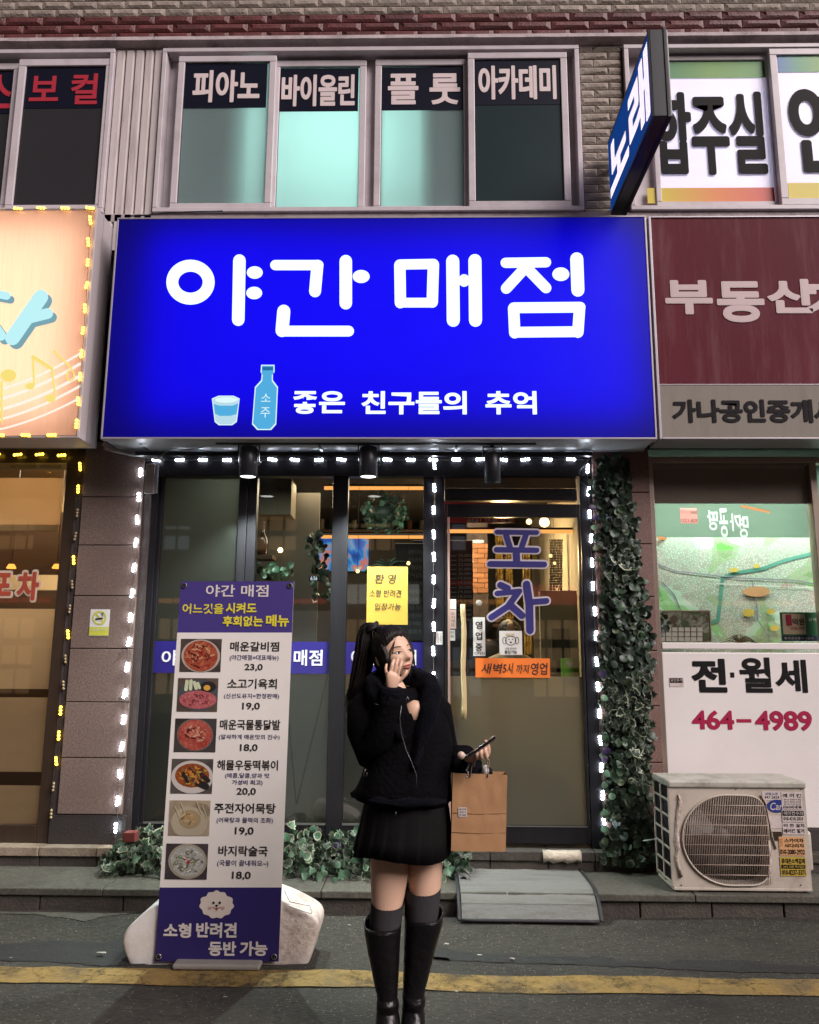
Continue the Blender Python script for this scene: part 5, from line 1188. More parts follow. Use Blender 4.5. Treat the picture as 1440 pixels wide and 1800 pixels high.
strokes([('o', 898, 1126, 9, 8, .6), ('o', 887, 1126, 3, 6, .5), ('o', 909, 1126, 3, 6, .5), ('e', 895, 1124, 1.1, 1.1), ('e', 901, 1124, 1.1, 1.1), ('e', 898, 1129, 2, 1.4)], DY + .006, mInk, t, 0, 'dog_drawing')
T('소형 반려견', (888, 1138, 908, 1142), DY + .006, mInk, t, .01); T('출입가능', (887, 1143, 909, 1149), DY + .006, mInk, t, .022)
T('왕국', (889, 1113, 905, 1118), DY + .006, M('gold_ink', (.5, .34, .1), .5), t, .01)
t = notice('pink vertical pull label at the left edge of the door', (790, 1072, 802, 1105), DY - .002, M('pink_label', (.60, .42, .38), .5), 'label', 'pull_label')
for i, c in enumerate('당기세요'): T(c, (793, 1076 + i * 6.5, 799, 1081 + i * 6.5), DY - .004, mInk, t, 0)
t = notice('white small pull label below the pink one on the door', (790, 1107, 800, 1126), DY - .002, mPW_, 'label', 'pull_label')
T('당기', (792, 1109, 798, 1114), DY - .004, mInk, t, .02); T('세요', (792, 1116, 798, 1121), DY - .004, mInk, t, .02)
t = notice('white blank label above the pink one on the door', (791, 1053, 802, 1071), DY - .002, mPW_, 'label', 'pull_label')
t = notice('small white sticker with red print on the post beside the door', (767, 1110, 778, 1133), -.036, mPW_, 'sticker', 'post_sticker')
T('KOREA', (768.5, 1112, 771.5, 1131), -.038, mCrim, t, 0); T('우리동네', (773, 1112, 777, 1131), -.038, mInk, t, 0)
t = notice('no smoking sign, white over yellow, on the granite pillar', (158, 1071, 192, 1118), -.062, mPW_, 'sign', 'no_smoking_sign', .002)
mLime = M('lime_print', (.50, .50, .06), .5)
rect('lower_panel', mLime, t, (157, 1102, 191, 1117), -.064); strokes([('o', 175, 1086, 11, 11, 1.3), ([(168, 1078), (183, 1094)], 1.3)], -.0645, mLime, t, 0, 'ban_ring'); strokes([([(169, 1088), (180, 1087)], 1.4), ([(181, 1083), (179, 1079), (182, 1077)], .7)], -.066, mInk, t, 0, 'cigarette_print')
T('금연구역', (161, 1105, 187, 1109), -.066, mPW_, t, .01)
t = notice('small peeling sticker on the left side of the white notice board', (1177, 1191, 1202, 1207), -.038, mStW, 'sticker', 'board_sticker'); rect('dark_bar', mBlack, t, (1178, 1192, 1200, 1200), -.040); T('공인중개', (1179, 1193, 1199, 1198), -.0415, mStW, t, 0)

# ------------------------------------------------------------------ inside the main room
rm = thing('shop_interior', 'dim wooden bar room seen through the main shopfront glass', 'room', (0, 2, ZB))
mW1 = M('dark_wall', (.028, .024, .022), .8, .3, 4); mW2 = M('taupe_wall', (.13, .115, .095), .8, .15, 3)
BX('back_wall', mW1, rm, -2.0, 3.4, ZB, 1.5, 3.45, 3.1, 0); BX('left_wall', mW2, rm, -2.02, .05, ZB, -1.98, 3.4, 3.1, 0); BX('right_wall', M('cream_wall', (.36, .31, .22), .8), rm, 1.24, .06, ZB, 1.28, 3.4, 3.1, 0)
BX('room_floor', mWood, rm, -2.0, .05, ZB - .05, 1.3, 3.4, ZB - .001, 0); BX('room_ceiling', mW1, rm, -2.0, .06, 3.0, 1.3, 3.4, 3.05, 0)
BX('window_counter', mWood, rm, -1.9, .08, 1.14, .32, .38, 1.18, .004)
BX('taupe_panel', mW2, rm, W(452, 980, 1.2).x, 1.2, 1.18, W(560, 980, 1.2).x, 1.22, 2.9, 0)
lamp('room_lamp', 'AREA', (-.3, 1.6, 2.95), 80, (1, .80, .52), 1.6, (0, 0, 0), rm, 1.2)
lamp('room_lamp', 'POINT', (.72, 1.4, 2.35), 45, (1, .66, .30), .06, None, rm)
lamp('film_fill_light', 'AREA', (-.9, .25, 2.85), 10, (.9, 1, .85), 1.4, (0, 0, 0), rm, .15)  # unseen lamp added behind the frosted film to brighten it
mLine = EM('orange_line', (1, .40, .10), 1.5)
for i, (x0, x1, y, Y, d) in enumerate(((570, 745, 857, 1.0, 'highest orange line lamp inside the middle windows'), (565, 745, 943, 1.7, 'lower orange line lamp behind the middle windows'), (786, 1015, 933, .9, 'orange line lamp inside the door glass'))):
    a = W(x0, y, Y); b = W(x1, y, Y); t = thing('line_lamp_or_reflection', d, 'lamp', a, 'orange line lamps inside the shops')
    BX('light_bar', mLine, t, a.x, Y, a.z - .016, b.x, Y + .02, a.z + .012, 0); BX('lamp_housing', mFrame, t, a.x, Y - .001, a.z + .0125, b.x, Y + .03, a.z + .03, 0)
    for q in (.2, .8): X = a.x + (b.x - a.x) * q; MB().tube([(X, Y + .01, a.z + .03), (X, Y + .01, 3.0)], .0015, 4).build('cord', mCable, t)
for i, (p0, p1, d) in enumerate((((1158, 945, .3), (1300, 966, .9), 'orange street reflection built as a glowing bar over the map, right window'), ((1305, 890, .3), (1352, 900, .6), 'short orange street reflection built as a glowing bar high in the right window'))):
    a = W(*p0); b = W(*p1); t = thing('line_lamp_or_reflection', d, 'lamp', a, 'orange line lamps inside the shops'); MB().tube([a, b], .011, 8).build('light_bar', EM('orange_line_%d' % i, (1, .52, .22), 1.1), t)  # street reflections in the glass, built as glowing bars inside the room
# television
t = thing('television', 'bright television screen behind the middle mullion', 'television', W(600, 1005, 1.9))
X0, Z0, X1, Z1 = RC(553, 944, 648, 1004, 1.9); BX('case', mBlack, t, X0 - .015, 1.9, Z0 - .015, X1 + .015, 1.94, Z1 + .015, .003)
m, N, L = newmat('tv_picture'); N.clear(); o_ = N.new('ShaderNodeOutputMaterial'); e_ = N.new('ShaderNodeEmission'); tc = N.new('ShaderNodeTexCoord'); n_ = N.new('ShaderNodeTexNoise'); n_.inputs['Scale'].default_value = 3.4; n_.inputs['Detail'].default_value = 3; n_.inputs['Distortion'].default_value = 2
L.new(tc.outputs['Object'], n_.inputs['Vector']); cr = N.new('ShaderNodeValToRGB'); L.new(n_.outputs[0], cr.inputs[0])
for i, (p_, c) in enumerate(((.30, (.02, .03, .12)), (.44, (.05, .18, .65)), (.50, (.12, .45, .70)), (.56, (.75, .20, .25)), (.62, (.85, .35, .12)), (.70, (.7, .7, .75)))):
    e = cr.color_ramp.elements[i] if i < 2 else cr.color_ramp.elements.new(p_); e.position = p_; e.color = (*c, 1)
L.new(cr.outputs[0], e_.inputs[0]); e_.inputs[1].default_value = .9; L.new(e_.outputs[0], o_.inputs[0])
MB().flat([(X0, 1.897, Z0), (X1, 1.897, Z0), (X1, 1.897, Z1), (X0, 1.897, Z1)]).build('screen', m, t)
c = W(552, 1017, .12); t = thing('digital_clock', 'small black clock showing 6:56 above the large pot', 'clock', c); BX('clock_case', mBlack, t, c.x - .035, .11, c.z - .018, c.x + .04, .13, c.z + .018, .004); T('6:56', (546, 1013, 558, 1020), .108, EM('clock_digits', (.8, .9, 1), 1.0), t, .015)
# potted plants on the window counter
mMint = M('mint_pot', (.34, .44, .38), .35, .06, 4)
def branch_plant(root, c, n, spread, h, key='mid', s=1.3):
    for k in range(n):
        a = random.uniform(0, 6.28); r_ = random.uniform(.1, 1) * spread; p1 = Vector(c) + Vector((r_ * math.cos(a), .5 * r_ * math.sin(a), random.uniform(.3, 1) * h))
        if k % 4 == 0: MB().tube([c, Vector(c).lerp(p1, .5) + Vector((0, 0, .03)), p1], .002, 4).build('stem', mLf['olive'], root)
        sc_ = random.uniform(.8, 1.4) * s; inst('leaf', LM[(random.choice((key, 'bright', 'mid')), 'round', 'same')][1], root, p1, leafrot(), (sc_,) * 3)
t = thing('potted_plant', 'leafy plant in a large pale mint pot behind the glass', 'plant', W(555, 1128, .22)); c = W(556, 1130, .22)
MB().box(c.x - .105, .12, 1.18, c.x + .10, .32, 1.19).rings([[Vector((c.x + sx * w, .22 + sy * w * .9, z)) for sx, sy in ((-1, -1), (1, -1), (1, 1), (-1, 1))] for w, z in ((.085, 1.19), (.105, 1.37), (.112, 1.372), (.112, 1.388), (.10, 1.388), (.10, 1.37))], 0, True, smooth=False).build('pot', mMint, t, .004)
branch_plant(t, Vector((c.x, .22, 1.38)), 40, .13, .16); MB().tube([(c.x - .065, .2, 1.36), (c.x - .075, .2, 1.49)], .008, 6).build('bamboo_stake', M('bare_wood', (.5, .4, .2)), t)
t = thing('potted_plant', 'yellow green plant on the counter behind the top of the menu banner', 'plant', W(470, 1015, .25)); branch_plant(t, W(478, 1022, .25), 34, .17, .12, 'olive', 1.1); MB().lathe([(.05, -.25), (.07, -.02), (.075, 0), (.001, 0)], W(478, 1024, .25), 16).build('pot', mBrown, t)
t = thing('potted_plant', 'tall trailing plant between the clock and the television', 'plant', W(560, 1060, .3))
for k in range(60):
    y = random.uniform(940, 1060); x = 545 + 45 * random.random() * (.4 + (y - 930) / 130); s = random.uniform(.9, 1.5); inst('leaf', LM[(random.choice(('deep', 'mid', 'dark')), 'round', 'same')][1], t, W(x, y, .3 + .2 * random.random()), leafrot(), (s,) * 3)
MB().tube([W(560, 1060, .35), W(552, 1000, .38), W(545, 960, .36), W(540, 945, .35)], .003, 5).build('stem', mLf['olive'], t)
t = thing('hanging_plant', 'dense hanging ivy ball lit green behind the right middle window', 'plant', W(677, 900, .8))
for k in range(210):
    a = random.uniform(0, 6.28); q = random.random() ** .5; x = 677 + 40 * q * math.cos(a); y = 900 + 34 * q * math.sin(a) + random.random() * 6; s = random.uniform(.8, 1.2)
    inst('leaf', LM[(random.choice(('deep', 'mid', 'pale')), random.choice(('ivy2', 'round')), 'same')][1], t, W(x, y, .8 + random.uniform(-.12, .1)), leafrot(), (s,) * 3)
MB().lathe([(.001, -.1), (.10, -.06), (.13, .05), (.001, .05)], W(677, 905, .8), 12).build('basket', mLf['dark'], t)
lamp('plant_lamp', 'SPOT', W(677, 1000, .45), 5, (.85, 1, .8), .03, (R_(150), 0, 0), rm, spot=R_(70))
t = thing('palm_plant', 'dark palm fronds above the yellow paper notice', 'plant', W(690, 1010, .6))
for k in range(16):
    a = -math.pi * (.08 + .84 * k / 15); L_ = random.uniform(45, 62); pts = []; c0 = (682, 1004)
    for j in range(6):
        u = j / 5; pts.append(W(c0[0] + L_ * u * math.cos(a), c0[1] + L_ * .85 * u * math.sin(a) + 28 * u * u, .6 + .1 * math.sin(k)))
    MB().tube(pts, [.004, .012, .013, .011, .007, .001], 4, flat=.15, up=(0, 1, 0)).build('frond', mLf['deep'], t)
# bottle on a shelf, globe lamps
t = thing('brown_bottle', 'tall brown bottle on the shelf in the left middle window', 'bottle', W(461, 975, .8)); MB().lathe([(.001, 0), (.042, 0), (.045, .02), (.045, .12), (.03, .16), (.016, .18), (.015, .235), (.018, .25), (.001, .25)], W(461, 976, .8), 18).build('glass_body', M('brown_glass', (.05, .02, .012), .15), t); MB().lathe([(.017, 0), (.017, .03), (.001, .03)], W(461, 976, .8) + Vector((0, 0, .25)), 10).build('cap', mBrown, t)
tag(BX('wall_shelf', mWood, None, W(448, 978, .8).x, .72, W(461, 980, .8).z - .02, W(482, 978, .8).x, .9, W(461, 977, .8).z, .002), 'small dark shelf holding the brown bottle behind the glass', 'shelf')
tag(BX('wood_crate', M('crate_wood', (.16, .13, .09), .7, .3, 6, stretch=(8, 1, 1)), None, W(456, 880, .9).x, .9, W(500, 905, .9).z, W(512, 880, .9).x, 1.15, W(500, 840, .9).z, .004), 'pale wooden box mounted high behind the left middle window', 'box')
for i, (x, y, Y, r_, s, d) in enumerate(((493, 967, 1.1, .022, 9, 'bright bare bulb low in the left middle window'), (957, 918, 1.6, .045, 9, 'large glaring bulb at the top of the door glass'), (930, 917, 1.9, .028, 4, 'smaller warm bulb left of the glaring one'), (629, 1004, .8, .016, 3, 'small orange bulb under the television'), (718, 990, .8, .016, 3, 'small orange bulb beside the yellow notice'), (968, 977, 1.2, .016, 2.5, 'upper small globe among the hanging chains'), (975, 990, 1.2, .014, 2.5, 'lower small globe among the hanging chains'))):
    t = thing('light_bulb', d, 'bulb', W(x, y, Y), 'bulbs inside the main room'); MB().ell(W(x, y, Y), (r_, r_, r_), 0, 14, 10).build('globe', EM('bulb_%d' % i, (1, .70, .30), s), t); MB().tube([W(x, y, Y) + Vector((0, 0, r_)), Vector((W(x, y, Y).x, Y, 3.0))], .0015, 4).build('cord', mCable, t)
# bottles on a lit back shelf, papers on the back wall
a = W(455, 930, 3.1); b = W(770, 930, 3.1)
tag(BX('back_shelf', mWood, None, a.x, 3.1, a.z - .03, b.x, 3.38, a.z, .003), 'long dark shelf on the back wall of the bar behind the glass', 'shelf')
bc = [M('bottle_green', (.01, .06, .02), .15), M('bottle_amber', (.10, .04, .01), .15), M('bottle_clear', (.20, .20, .18), .15)]
bp_ = [(.001, 0), (.035, 0), (.036, .16), (.014, .21), (.013, .27), (.001, .272)]
bmsh = [MB().lathe(bp_, (0, 0, 0), 12).mesh('bottle', m_) for m_ in bc]
k = 0; x = a.x + .06
while x < b.x - .05:
    o = bpy.data.objects.new('bottle', bmsh[k % 3]); COL.objects.link(o); o.location = (x, 3.2 + .03 * math.sin(k), a.z); s_ = .85 + .3 * ((k * 37) % 10) / 10; o.scale = (1, 1, s_)
    tag(o, '%s bottle on the long back shelf of the bar, %s from the left' % (('green', 'amber', 'clear')[k % 3], ('first', 'second', 'third', 'fourth', 'fifth', 'sixth', 'seventh', 'eighth', 'ninth', 'tenth', 'eleventh', 'twelfth', 'thirteenth', 'fourteenth', 'fifteenth', 'sixteenth', 'seventeenth', 'eighteenth')[min(k, 17)]), 'bottle', 'bottles on the back shelf'); x += .11 + .04 * ((k * 13) % 5) / 5; k += 1
lamp('shelf_fill_light', 'AREA', ((a.x + b.x) / 2, 3.05, a.z + .55), 16, (1, .66, .32), 2.2, (R_(20), 0, 0), rm, .05)  # unseen warm lamp added so the back wall shows
for i, (x0, y0, x1, y1, c_, d) in enumerate(((770, 985, 785, 1010, (.5, .3, .05), 'x'), (936, 965, 948, 992, (.6, .42, .08), 'small yellow poster behind the door lettering'), (664, 955, 700, 965, (.45, .2, .05), 'x'))):
    if d == 'x': continue
    tag(rect('wall_poster', M('poster_%d' % i, c_, .6), None, (x0, y0, x1, y1), 3.0), d, 'poster')
# price board and other things behind the door
X0, Z0, X1, Z1 = RC(789, 950, 832, 1160, 1.0); t = thing('price_board', 'black price board with white numbers behind the door handle', 'menu board', (X0, 1, Z0)); BX('board', M('board_black', (.012, .011, .014), .5), t, X0 - .3, 1.0, Z0, X1, 1.02, Z1, .003)
mNum = M('board_number', (.30, .29, .33), .5)
for i, s_ in enumerate(('25,000', '25,000', '23,000', '21,000', '20,000', '19,000', '19,000', '20,000', '19,000', '18,000', '18,000', '15,000', '15,000', '13,000', '12,000')):
    y = 974 + i * 8.0; T(s_, (806, y, 829, y + 5.5), .996, mNum, t, 0)
    strokes([([(793, y + 3), (802, y + 3)], .5)], .996, mNum, t, 0, 'dish_line')
rect('red_row', M('board_red', (.20, .02, .03), .5), t, (789, 1020, 831, 1029), .998)
X0, Z0, X1, Z1 = RC(716, 955, 742, 1126, .9); t = thing('menu_board', 'black menu board with faint writing right of the yellow notice', 'menu board', (X0, .9, Z0)); BX('board', M('board_black', (.012, .011, .014)), t, X0 - .1, .9, Z0, X1 + .12, .92, Z1, .003)
mFaint = M('chalk_faint', (.13, .13, .15), .7)
for i, s_ in enumerate(('골뱅이무침', '닭도리탕', '해물파전', '두부김치', '부대찌개', '계란말이', '감자튀김', '황도', '라면사리', '추가메뉴', '음료수')): T(s_, (718, 966 + i * 14, 742, 974 + i * 14), .896, mFaint, t, 0)
t = thing('brick_column', 'warmly lit brick column behind the door glass', 'column', W(840, 1040, 2.2)); X0, Z0, X1, Z1 = RC(823, 955, 858, 1042, 2.2); mOB = M('orange_brick', (.34, .15, .07), .8, .2, 20, rnd=.25)
BX('column_core', mMortar, t, X0, 2.22, ZB, X1, 2.5, 3.0, 0); bm_ = MB().box(0, -.012, 0, 1, .02, 1)
for k in range(10):
    z = Z0 + (Z1 - Z0) * k / 10; off = (k % 2) * .07
    for (a, b) in ((X0, X0 + .09 + off), (X0 + .096 + off, X1)): BX('brick', mOB, t, a, 2.205, z + .002, b, 2.24, z + (Z1 - Z0) / 10 - .004, .002)
lamp('column_lamp', 'POINT', W(842, 948, 2.0), 3.0, (1, .6, .25), .03, None, rm)
c = W(840, 952, 2.0); t = thing('wall_lamp', 'small white wall lamp above the lit brick column', 'lamp', c); MB().lathe([(.001, .01), (.06, .01), (.06, -.008), (.001, -.01)], c, 16).build('lamp_disc', EM('wall_lamp_glow', (1, .9, .7), 1.6), t)
t = thing('bead_curtain', 'hanging strands of brown beads near the right of the door glass', 'curtain', W(975, 960, 1.2))
for k in range(9):
    x = 967 + k * 2.6; mb = MB(); y = 950
    while y < 1038 + 5 * math.sin(k): mb.ell(W(x + random.uniform(-.6, .6), y, 1.2), (.008, .008, .012), 0, 6, 4); y += 4.5
    mb.build('bead_strand', M('bead_brown', (.10, .07, .04), .4, .3, 60), t, kind='stuff')
t = thing('gold_curtain', 'yellow gold patterned curtain strips behind the door lettering', 'curtain', W(900, 1000, 2.4))
for (x0, x1) in ((872, 886), (890, 903), (920, 934)):
    a = W(x0, 1050, 2.4); b = W(x1, 1050, 2.4); pts = [(a.x + (b.x - a.x) * k / 6, 2.4 + .015 * (-1) ** k) for k in range(7)]; vs = [(x, y, W(900, 940, 2.4).z) for x, y in pts] + [(x, y, W(900, 1150, 2.4).z) for x, y in pts]
    MB().add(vs, [(k, k + 1, 8 + k, 7 + k) for k in range(6)]).build('curtain_strip', food('gold_cloth', [(.25, .15, .03), (.50, .36, .10), (.12, .07, .02)], 30), t)
X0, Z0, X1, Z1 = RC(950, 1040, 1014, 1190, .7); t = thing('cashier_counter', 'cream counter wall at the right inside the door', 'counter', (X0, .7, ZB)); BX('counter_front', M('cream_wall2', (.40, .36, .26), .7), t, X0, .7, ZB, 1.22, .75, Z1, .005); BX('glass_edge', mSignEdge, t, X0, .698, Z1 + .001, 1.22, .74, Z1 + .008, 0)
X0, Z0, X1, Z1 = RC(970, 1104, 1008, 1190, .4); t = thing('card_terminal', 'grey payment terminal standing inside the door glass', 'terminal', (X0, .4, Z0)); BX('screen_back', M('terminal_grey', (.10, .11, .10), .4), t, X0, .4, Z0 + .12, X1 - .02, .43, Z1, .008); BX('stand', mBlack, t, X0 + .04, .43, Z0 - .1, X0 + .08, .47, Z1 - .05, .004); BX('base', mBlack, t, X0, .38, Z0 - .02, X1, .52, Z0 + .02, .004)
X0, Z0, X1, Z1 = RC(986, 1157, 1018, 1191, .05); t = thing('green_card', 'bright green card with a pale heart low in the door glass', 'card', (X0, .05, Z0)); BX('card', M('lime_card', (.16, .42, .04), .5), t, X0, .05, Z0, X1, .053, Z1, .001)
hp = [(1002 + .45 * 16 * math.sin(a) ** 3 * .9, 1167 - .42 * (13 * math.cos(a) - 5 * math.cos(2 * a) - 2 * math.cos(3 * a) - math.cos(4 * a)) * .9) for a in [2 * math.pi * k / 24 for k in range(24)]]
MB().flat(PP(hp, .047)).build('heart', M('heart_pale', (.40, .45, .36), .5), t)
X0, Z0, X1, Z1 = RC(792, 910, 905, 919, .5); t = thing('red_sign_reflection', 'reflected red sign with white mirrored letters, built as a strip behind the door glass', 'banner', (X0, .5, Z0)); BX('strip', M('reflection_red', (.50, .03, .04), .5), t, X0 - .1, .5, Z0, X1, .505, Z1 + .15, 0); T('맛집 포차 1636', (822, 911, 903, 918), .497, mBanL, t, .01, mirror=True)  # reflection of the sign opposite, built as a solid strip
# two customers with dark hair at a table
def customer(c, lab, coat, tilt):
    t = thing('person', lab, 'person', c); c = Vector(c)
    mb = MB(); rg = []
    for (z, rx_, ry_, dx) in ((-.60, .16, .12, 0), (-.35, .19, .12, 0), (-.22, .20, .11, 0), (-.17, .15, .09, 0), (-.14, .06, .055, 0), (-.09, .05, .05, .0), (-.06, .07, .075, tilt), (.0, .082, .095, tilt), (.07, .075, .09, tilt), (.115, .04, .05, tilt)):
        rg.append([c + Vector((dx + rx_ * math.cos(a), ry_ * math.sin(a), z)) for a in [2 * math.pi * k / 16 for k in range(16)]])
    mb.rings(rg, 0); mb.build('body', M('skin_dim', (.42, .27, .20), .6), t)
    h = MB(); rg = []
    for (z, r1, r2) in ((-.11, .085, .09), (-.05, .10, .105), (.02, .105, .115), (.08, .092, .10), (.125, .05, .06), (.135, .005, .005)):
        rg.append([c + Vector((tilt + r1 * math.cos(a), .02 + r2 * math.sin(a), z)) for a in [2 * math.pi * k / 16 for k in range(16)]])
    h.rings(rg, 0); h.build('hair', M('hair_dim', (.008, .007, .008), .5), t)
    j = MB(); rg = []
    for (z, r1, r2) in ((-.75, .20, .15), (-.4, .22, .15), (-.24, .22, .13), (-.17, .17, .10), (-.13, .075, .07)):
        rg.append([c + Vector((r1 * math.cos(a), r2 * math.sin(a), z)) for a in [2 * math.pi * k / 16 for k in range(16)]])
    j.rings(rg, 0); j.build('jacket', coat, t)
customer(W(868, 1100, 1.3), 'seated customer in a black top seen from behind through the door glass', M('coat_black', (.012, .011, .012), .8), .02)
customer(W(896, 1118, .9), 'seated customer in a cream top with dark hair behind the dog sticker', M('coat_cream', (.40, .34, .24), .8), 0)
tb = thing('bar_table', 'dark table inside the door glass in front of the customers', 'table', W(890, 1175, .6)); BX('table_top', mWood, tb, W(840, 1170, .6).x, .4, 1.16, W(950, 1170, .6).x, .8, 1.19, .004); BX('table_leg', mFrame, tb, .6, .58, ZB, .64, .62, 1.158, .002)
# right shop: map, frame, card, plants
m, N, L = newmat('map_print'); b = N['Principled BSDF']; b.inputs['Roughness'].default_value = .35
tc = N.new('ShaderNodeTexCoord'); n1 = N.new('ShaderNodeTexNoise'); n1.inputs['Scale'].default_value = 2.2; n1.inputs['Detail'].default_value = 5; n1.inputs['Distortion'].default_value = .6; L.new(tc.outputs['Object'], n1.inputs['Vector'])
cr = N.new('ShaderNodeValToRGB'); L.new(n1.outputs[0], cr.inputs[0]); cr.color_ramp.interpolation = 'CONSTANT'
for i, (p_, c) in enumerate(((0, (.14, .46, .10)), (.36, (.30, .62, .28)), (.43, (.48, .74, .58)), (.50, (.58, .72, .62)), (.60, (.45, .68, .55)), (.68, (.62, .66, .24)))):
    e = cr.color_ramp.elements[i] if i < 2 else cr.color_ramp.elements.new(p_); e.position = p_; e.color = (*c, 1)
v = N.new('ShaderNodeTexVoronoi'); v.feature = 'DISTANCE_TO_EDGE'; v.inputs['Scale'].default_value = 62; L.new(tc.outputs['Object'], v.inputs['Vector'])
lt = N.new('ShaderNodeMath'); lt.operation = 'LESS_THAN'; lt.inputs[1].default_value = .16; L.new(v.outputs['Distance'], lt.inputs[0])
n2 = N.new('ShaderNodeTexNoise'); n2.inputs['Scale'].default_value = 1.8; n2.inputs['Detail'].default_value = 3; L.new(tc.outputs['Object'], n2.inputs['Vector']); g2 = N.new('ShaderNodeMath'); g2.operation = 'GREATER_THAN'; g2.inputs[1].default_value = .43; L.new(n2.outputs[0], g2.inputs[0])
mu = N.new('ShaderNodeMath'); mu.operation = 'MULTIPLY'; L.new(lt.outputs[0], mu.inputs[0]); L.new(g2.outputs[0], mu.inputs[1]); mu2 = N.new('ShaderNodeMath'); mu2.operation = 'MULTIPLY'; mu2.inputs[1].default_value = .75; L.new(mu.outputs[0], mu2.inputs[0])
mx = N.new('ShaderNodeMix'); mx.data_type = 'RGBA'; mx.inputs['B'].default_value = (.36, .34, .33, 1); L.new(mu2.outputs[0], mx.inputs['Factor']); L.new(cr.outputs[0], mx.inputs['A']); L.new(mx.outputs['Result'], b.inputs['Base Color'])
mY = .34; t = thing('map_poster', 'large pale green district map poster behind the right shop window', 'map', W(1290, 1130, mY))
X0, Z0, X1, Z1 = RC(1140, 945, 1520, 1150, mY); BX('map_sheet', m, t, X0, mY, Z0, X1, mY + .003, Z1, 0)
mRiv = M('river_print', (.10, .34, .28), .4); mRoad = M('road_print', (.22, .24, .32), .4); mWh = M('map_white', (.75, .78, .74), .4)
def line(pts, r_, mat, nm, dy): strokes([(pts, r_)], mY - dy, mat, t, 0, nm)
line([(1252, 1094), (1262, 1090), (1266, 1060), (1270, 1016), (1300, 1006), (1340, 1000), (1380, 985), (1420, 975), (1450, 965)], 3.2, mRiv, 'river', .003)
line([(1150, 990), (1190, 1004), (1240, 1010), (1300, 1016), (1350, 1018), (1400, 1020), (1450, 1030)], 1.0, mRoad, 'railway', .006)
line([(1165, 1024), (1185, 1045), (1200, 1080)], 1.0, mRoad, 'river', .006); line([(1322, 1020), (1330, 1060), (1332, 1090), (1352, 1120)], 1.0, mRoad, 'road', .009)
line([(1260, 1026), (1350, 1030), (1450, 1034)], .7, mWh, 'road', .0075)
strokes([('e', 1330, 1040, 24, 9)], mY - .0105, M('map_orange', (.62, .36, .18), .4), t, 0, 'town_area'); strokes([('e', 1285, 1075, 0, 0)], mY - .009, mRoad, t, 1, 'town_area')
for (x, y, a, b_) in ((1316, 1077, 10, 7), (1355, 1075, 7, 5), (1362, 1104, 8, 5), (1290, 1002, 8, 4), (1330, 995, 5, 4), (1428, 1082, 8, 6)): strokes([('e', x, y, a, b_)], mY - .012, M('map_yellow', (.66, .52, .10), .4), t, 0, 'town_area')
T('교문리', (1372, 1026, 1392, 1034), mY - .014, mCrim, t, 0)
# reflected street sign high in the agent's window, built as mirrored film lettering
t = thing('reflected_lettering', 'reflected street sign built as reversed pale letters and red patch, right shop glass', 'lettering', W(1240, 910, .05))
mLt = FILM('reflected_pale', (.62, .72, .72), (.8, .9, .9))
for i, (s_, a) in enumerate((('땅', (1244, 897, 1262, 932)), ('공', (1265, 894, 1280, 945)), ('가', (1284, 903, 1302, 934)), ('명', (1300, 905, 1316, 946)))): T(s_, a, .05, mLt, t, .02, mirror=True)
rect('red_patch', FILM('reflected_red', (.42, .10, .10), (.7, .3, .3)), t, (1196, 893, 1226, 920), .05); T('466-1222', (1197, 897, 1225, 904), .047, mWh, t, .01, mirror=True); T('928-1221', (1198, 912, 1226, 918), .047, mCrim, t, .005, mirror=True)
t = thing('framed_plan', 'framed aerial plan with white street blocks leaning at the left of the map', 'picture', W(1200, 1130, .12)); X0, Z0, X1, Z1 = RC(1160, 1075, 1248, 1128, .12)
BX('picture', food('plan_print', [(.04, .09, .05), (.10, .16, .08), (.4, .45, .4), (.12, .10, .07)], 22), t, X0, .12, Z0, X1, .125, Z1, 0); BX('frame_edge', M('frame_pink', (.5, .36, .33), .5), t, X1, .115, Z0, X1 + .008, .13, Z1, 0); BX('frame_edge', M('frame_pink', (.5, .36, .33)), t, X0, .115, Z1, X1 + .008, .13, Z1 + .008, 0)
for r_ in range(3):
    for k in range(7): rect('street_block', mWh, t, (1160 + k * 11, 1103 + r_ * 8.5, 1169 + k * 11, 1110 + r_ * 8.5), .118)
t = thing('desk_calendar', 'green card with 1억원 in red and black standing at the window sill', 'card', W(1405, 1125, .1)); X0, Z0, X1, Z1 = RC(1373, 1076, 1470, 1127, .1)
BX('card', M('card_green', (.02, .13, .06), .4), t, X0, .1, Z0, X1, .11, Z1, .003); rect('lower_strip', M('card_navy', (.01, .02, .08), .4), t, (1374, 1118, 1469, 1127), .098); rect('cream_panel', M('card_cream', (.55, .46, .34), .5), t, (1376, 1079, 1416, 1115), .0975)
T('1', (1383, 1081, 1391, 1099), .095, mCrim, t, .022, heavy=.003); T('억원', (1393, 1087, 1414, 1099), .095, mInk, t, .02); T('보증금액', (1389, 1102, 1414, 1107), .095, mCrim, t, .005); T('한국공인중개사협회', (1379, 1120, 1430, 1124), .095, mWh, t, 0); T('공제가입', (1421, 1086, 1450, 1092), .095, mWh, t, 0)
t = thing('small_plant', 'small fern like plant in front of the map at the sill', 'plant', W(1305, 1130, .15))
for k in range(26):
    a = random.uniform(.1, math.pi - .1); s = random.uniform(14, 30); MB().tube([W(1300, 1130, .15), W(1300 + s * .6 * math.cos(a), 1128 - 14 * math.sin(a), .15), W(1300 + s * 1.3 * math.cos(a), 1128 - 10 * math.sin(a) + 4, .15)], [.003, .0035, .001], 4).build('frond', mLf['dark'], t)
t = thing('small_plant', 'broad leaved plant at the left edge of the right shop window', 'plant', W(1165, 1120, .08)); branch_plant(t, W(1163, 1120, .08), 16, .05, .16, 'olive', 1.1)

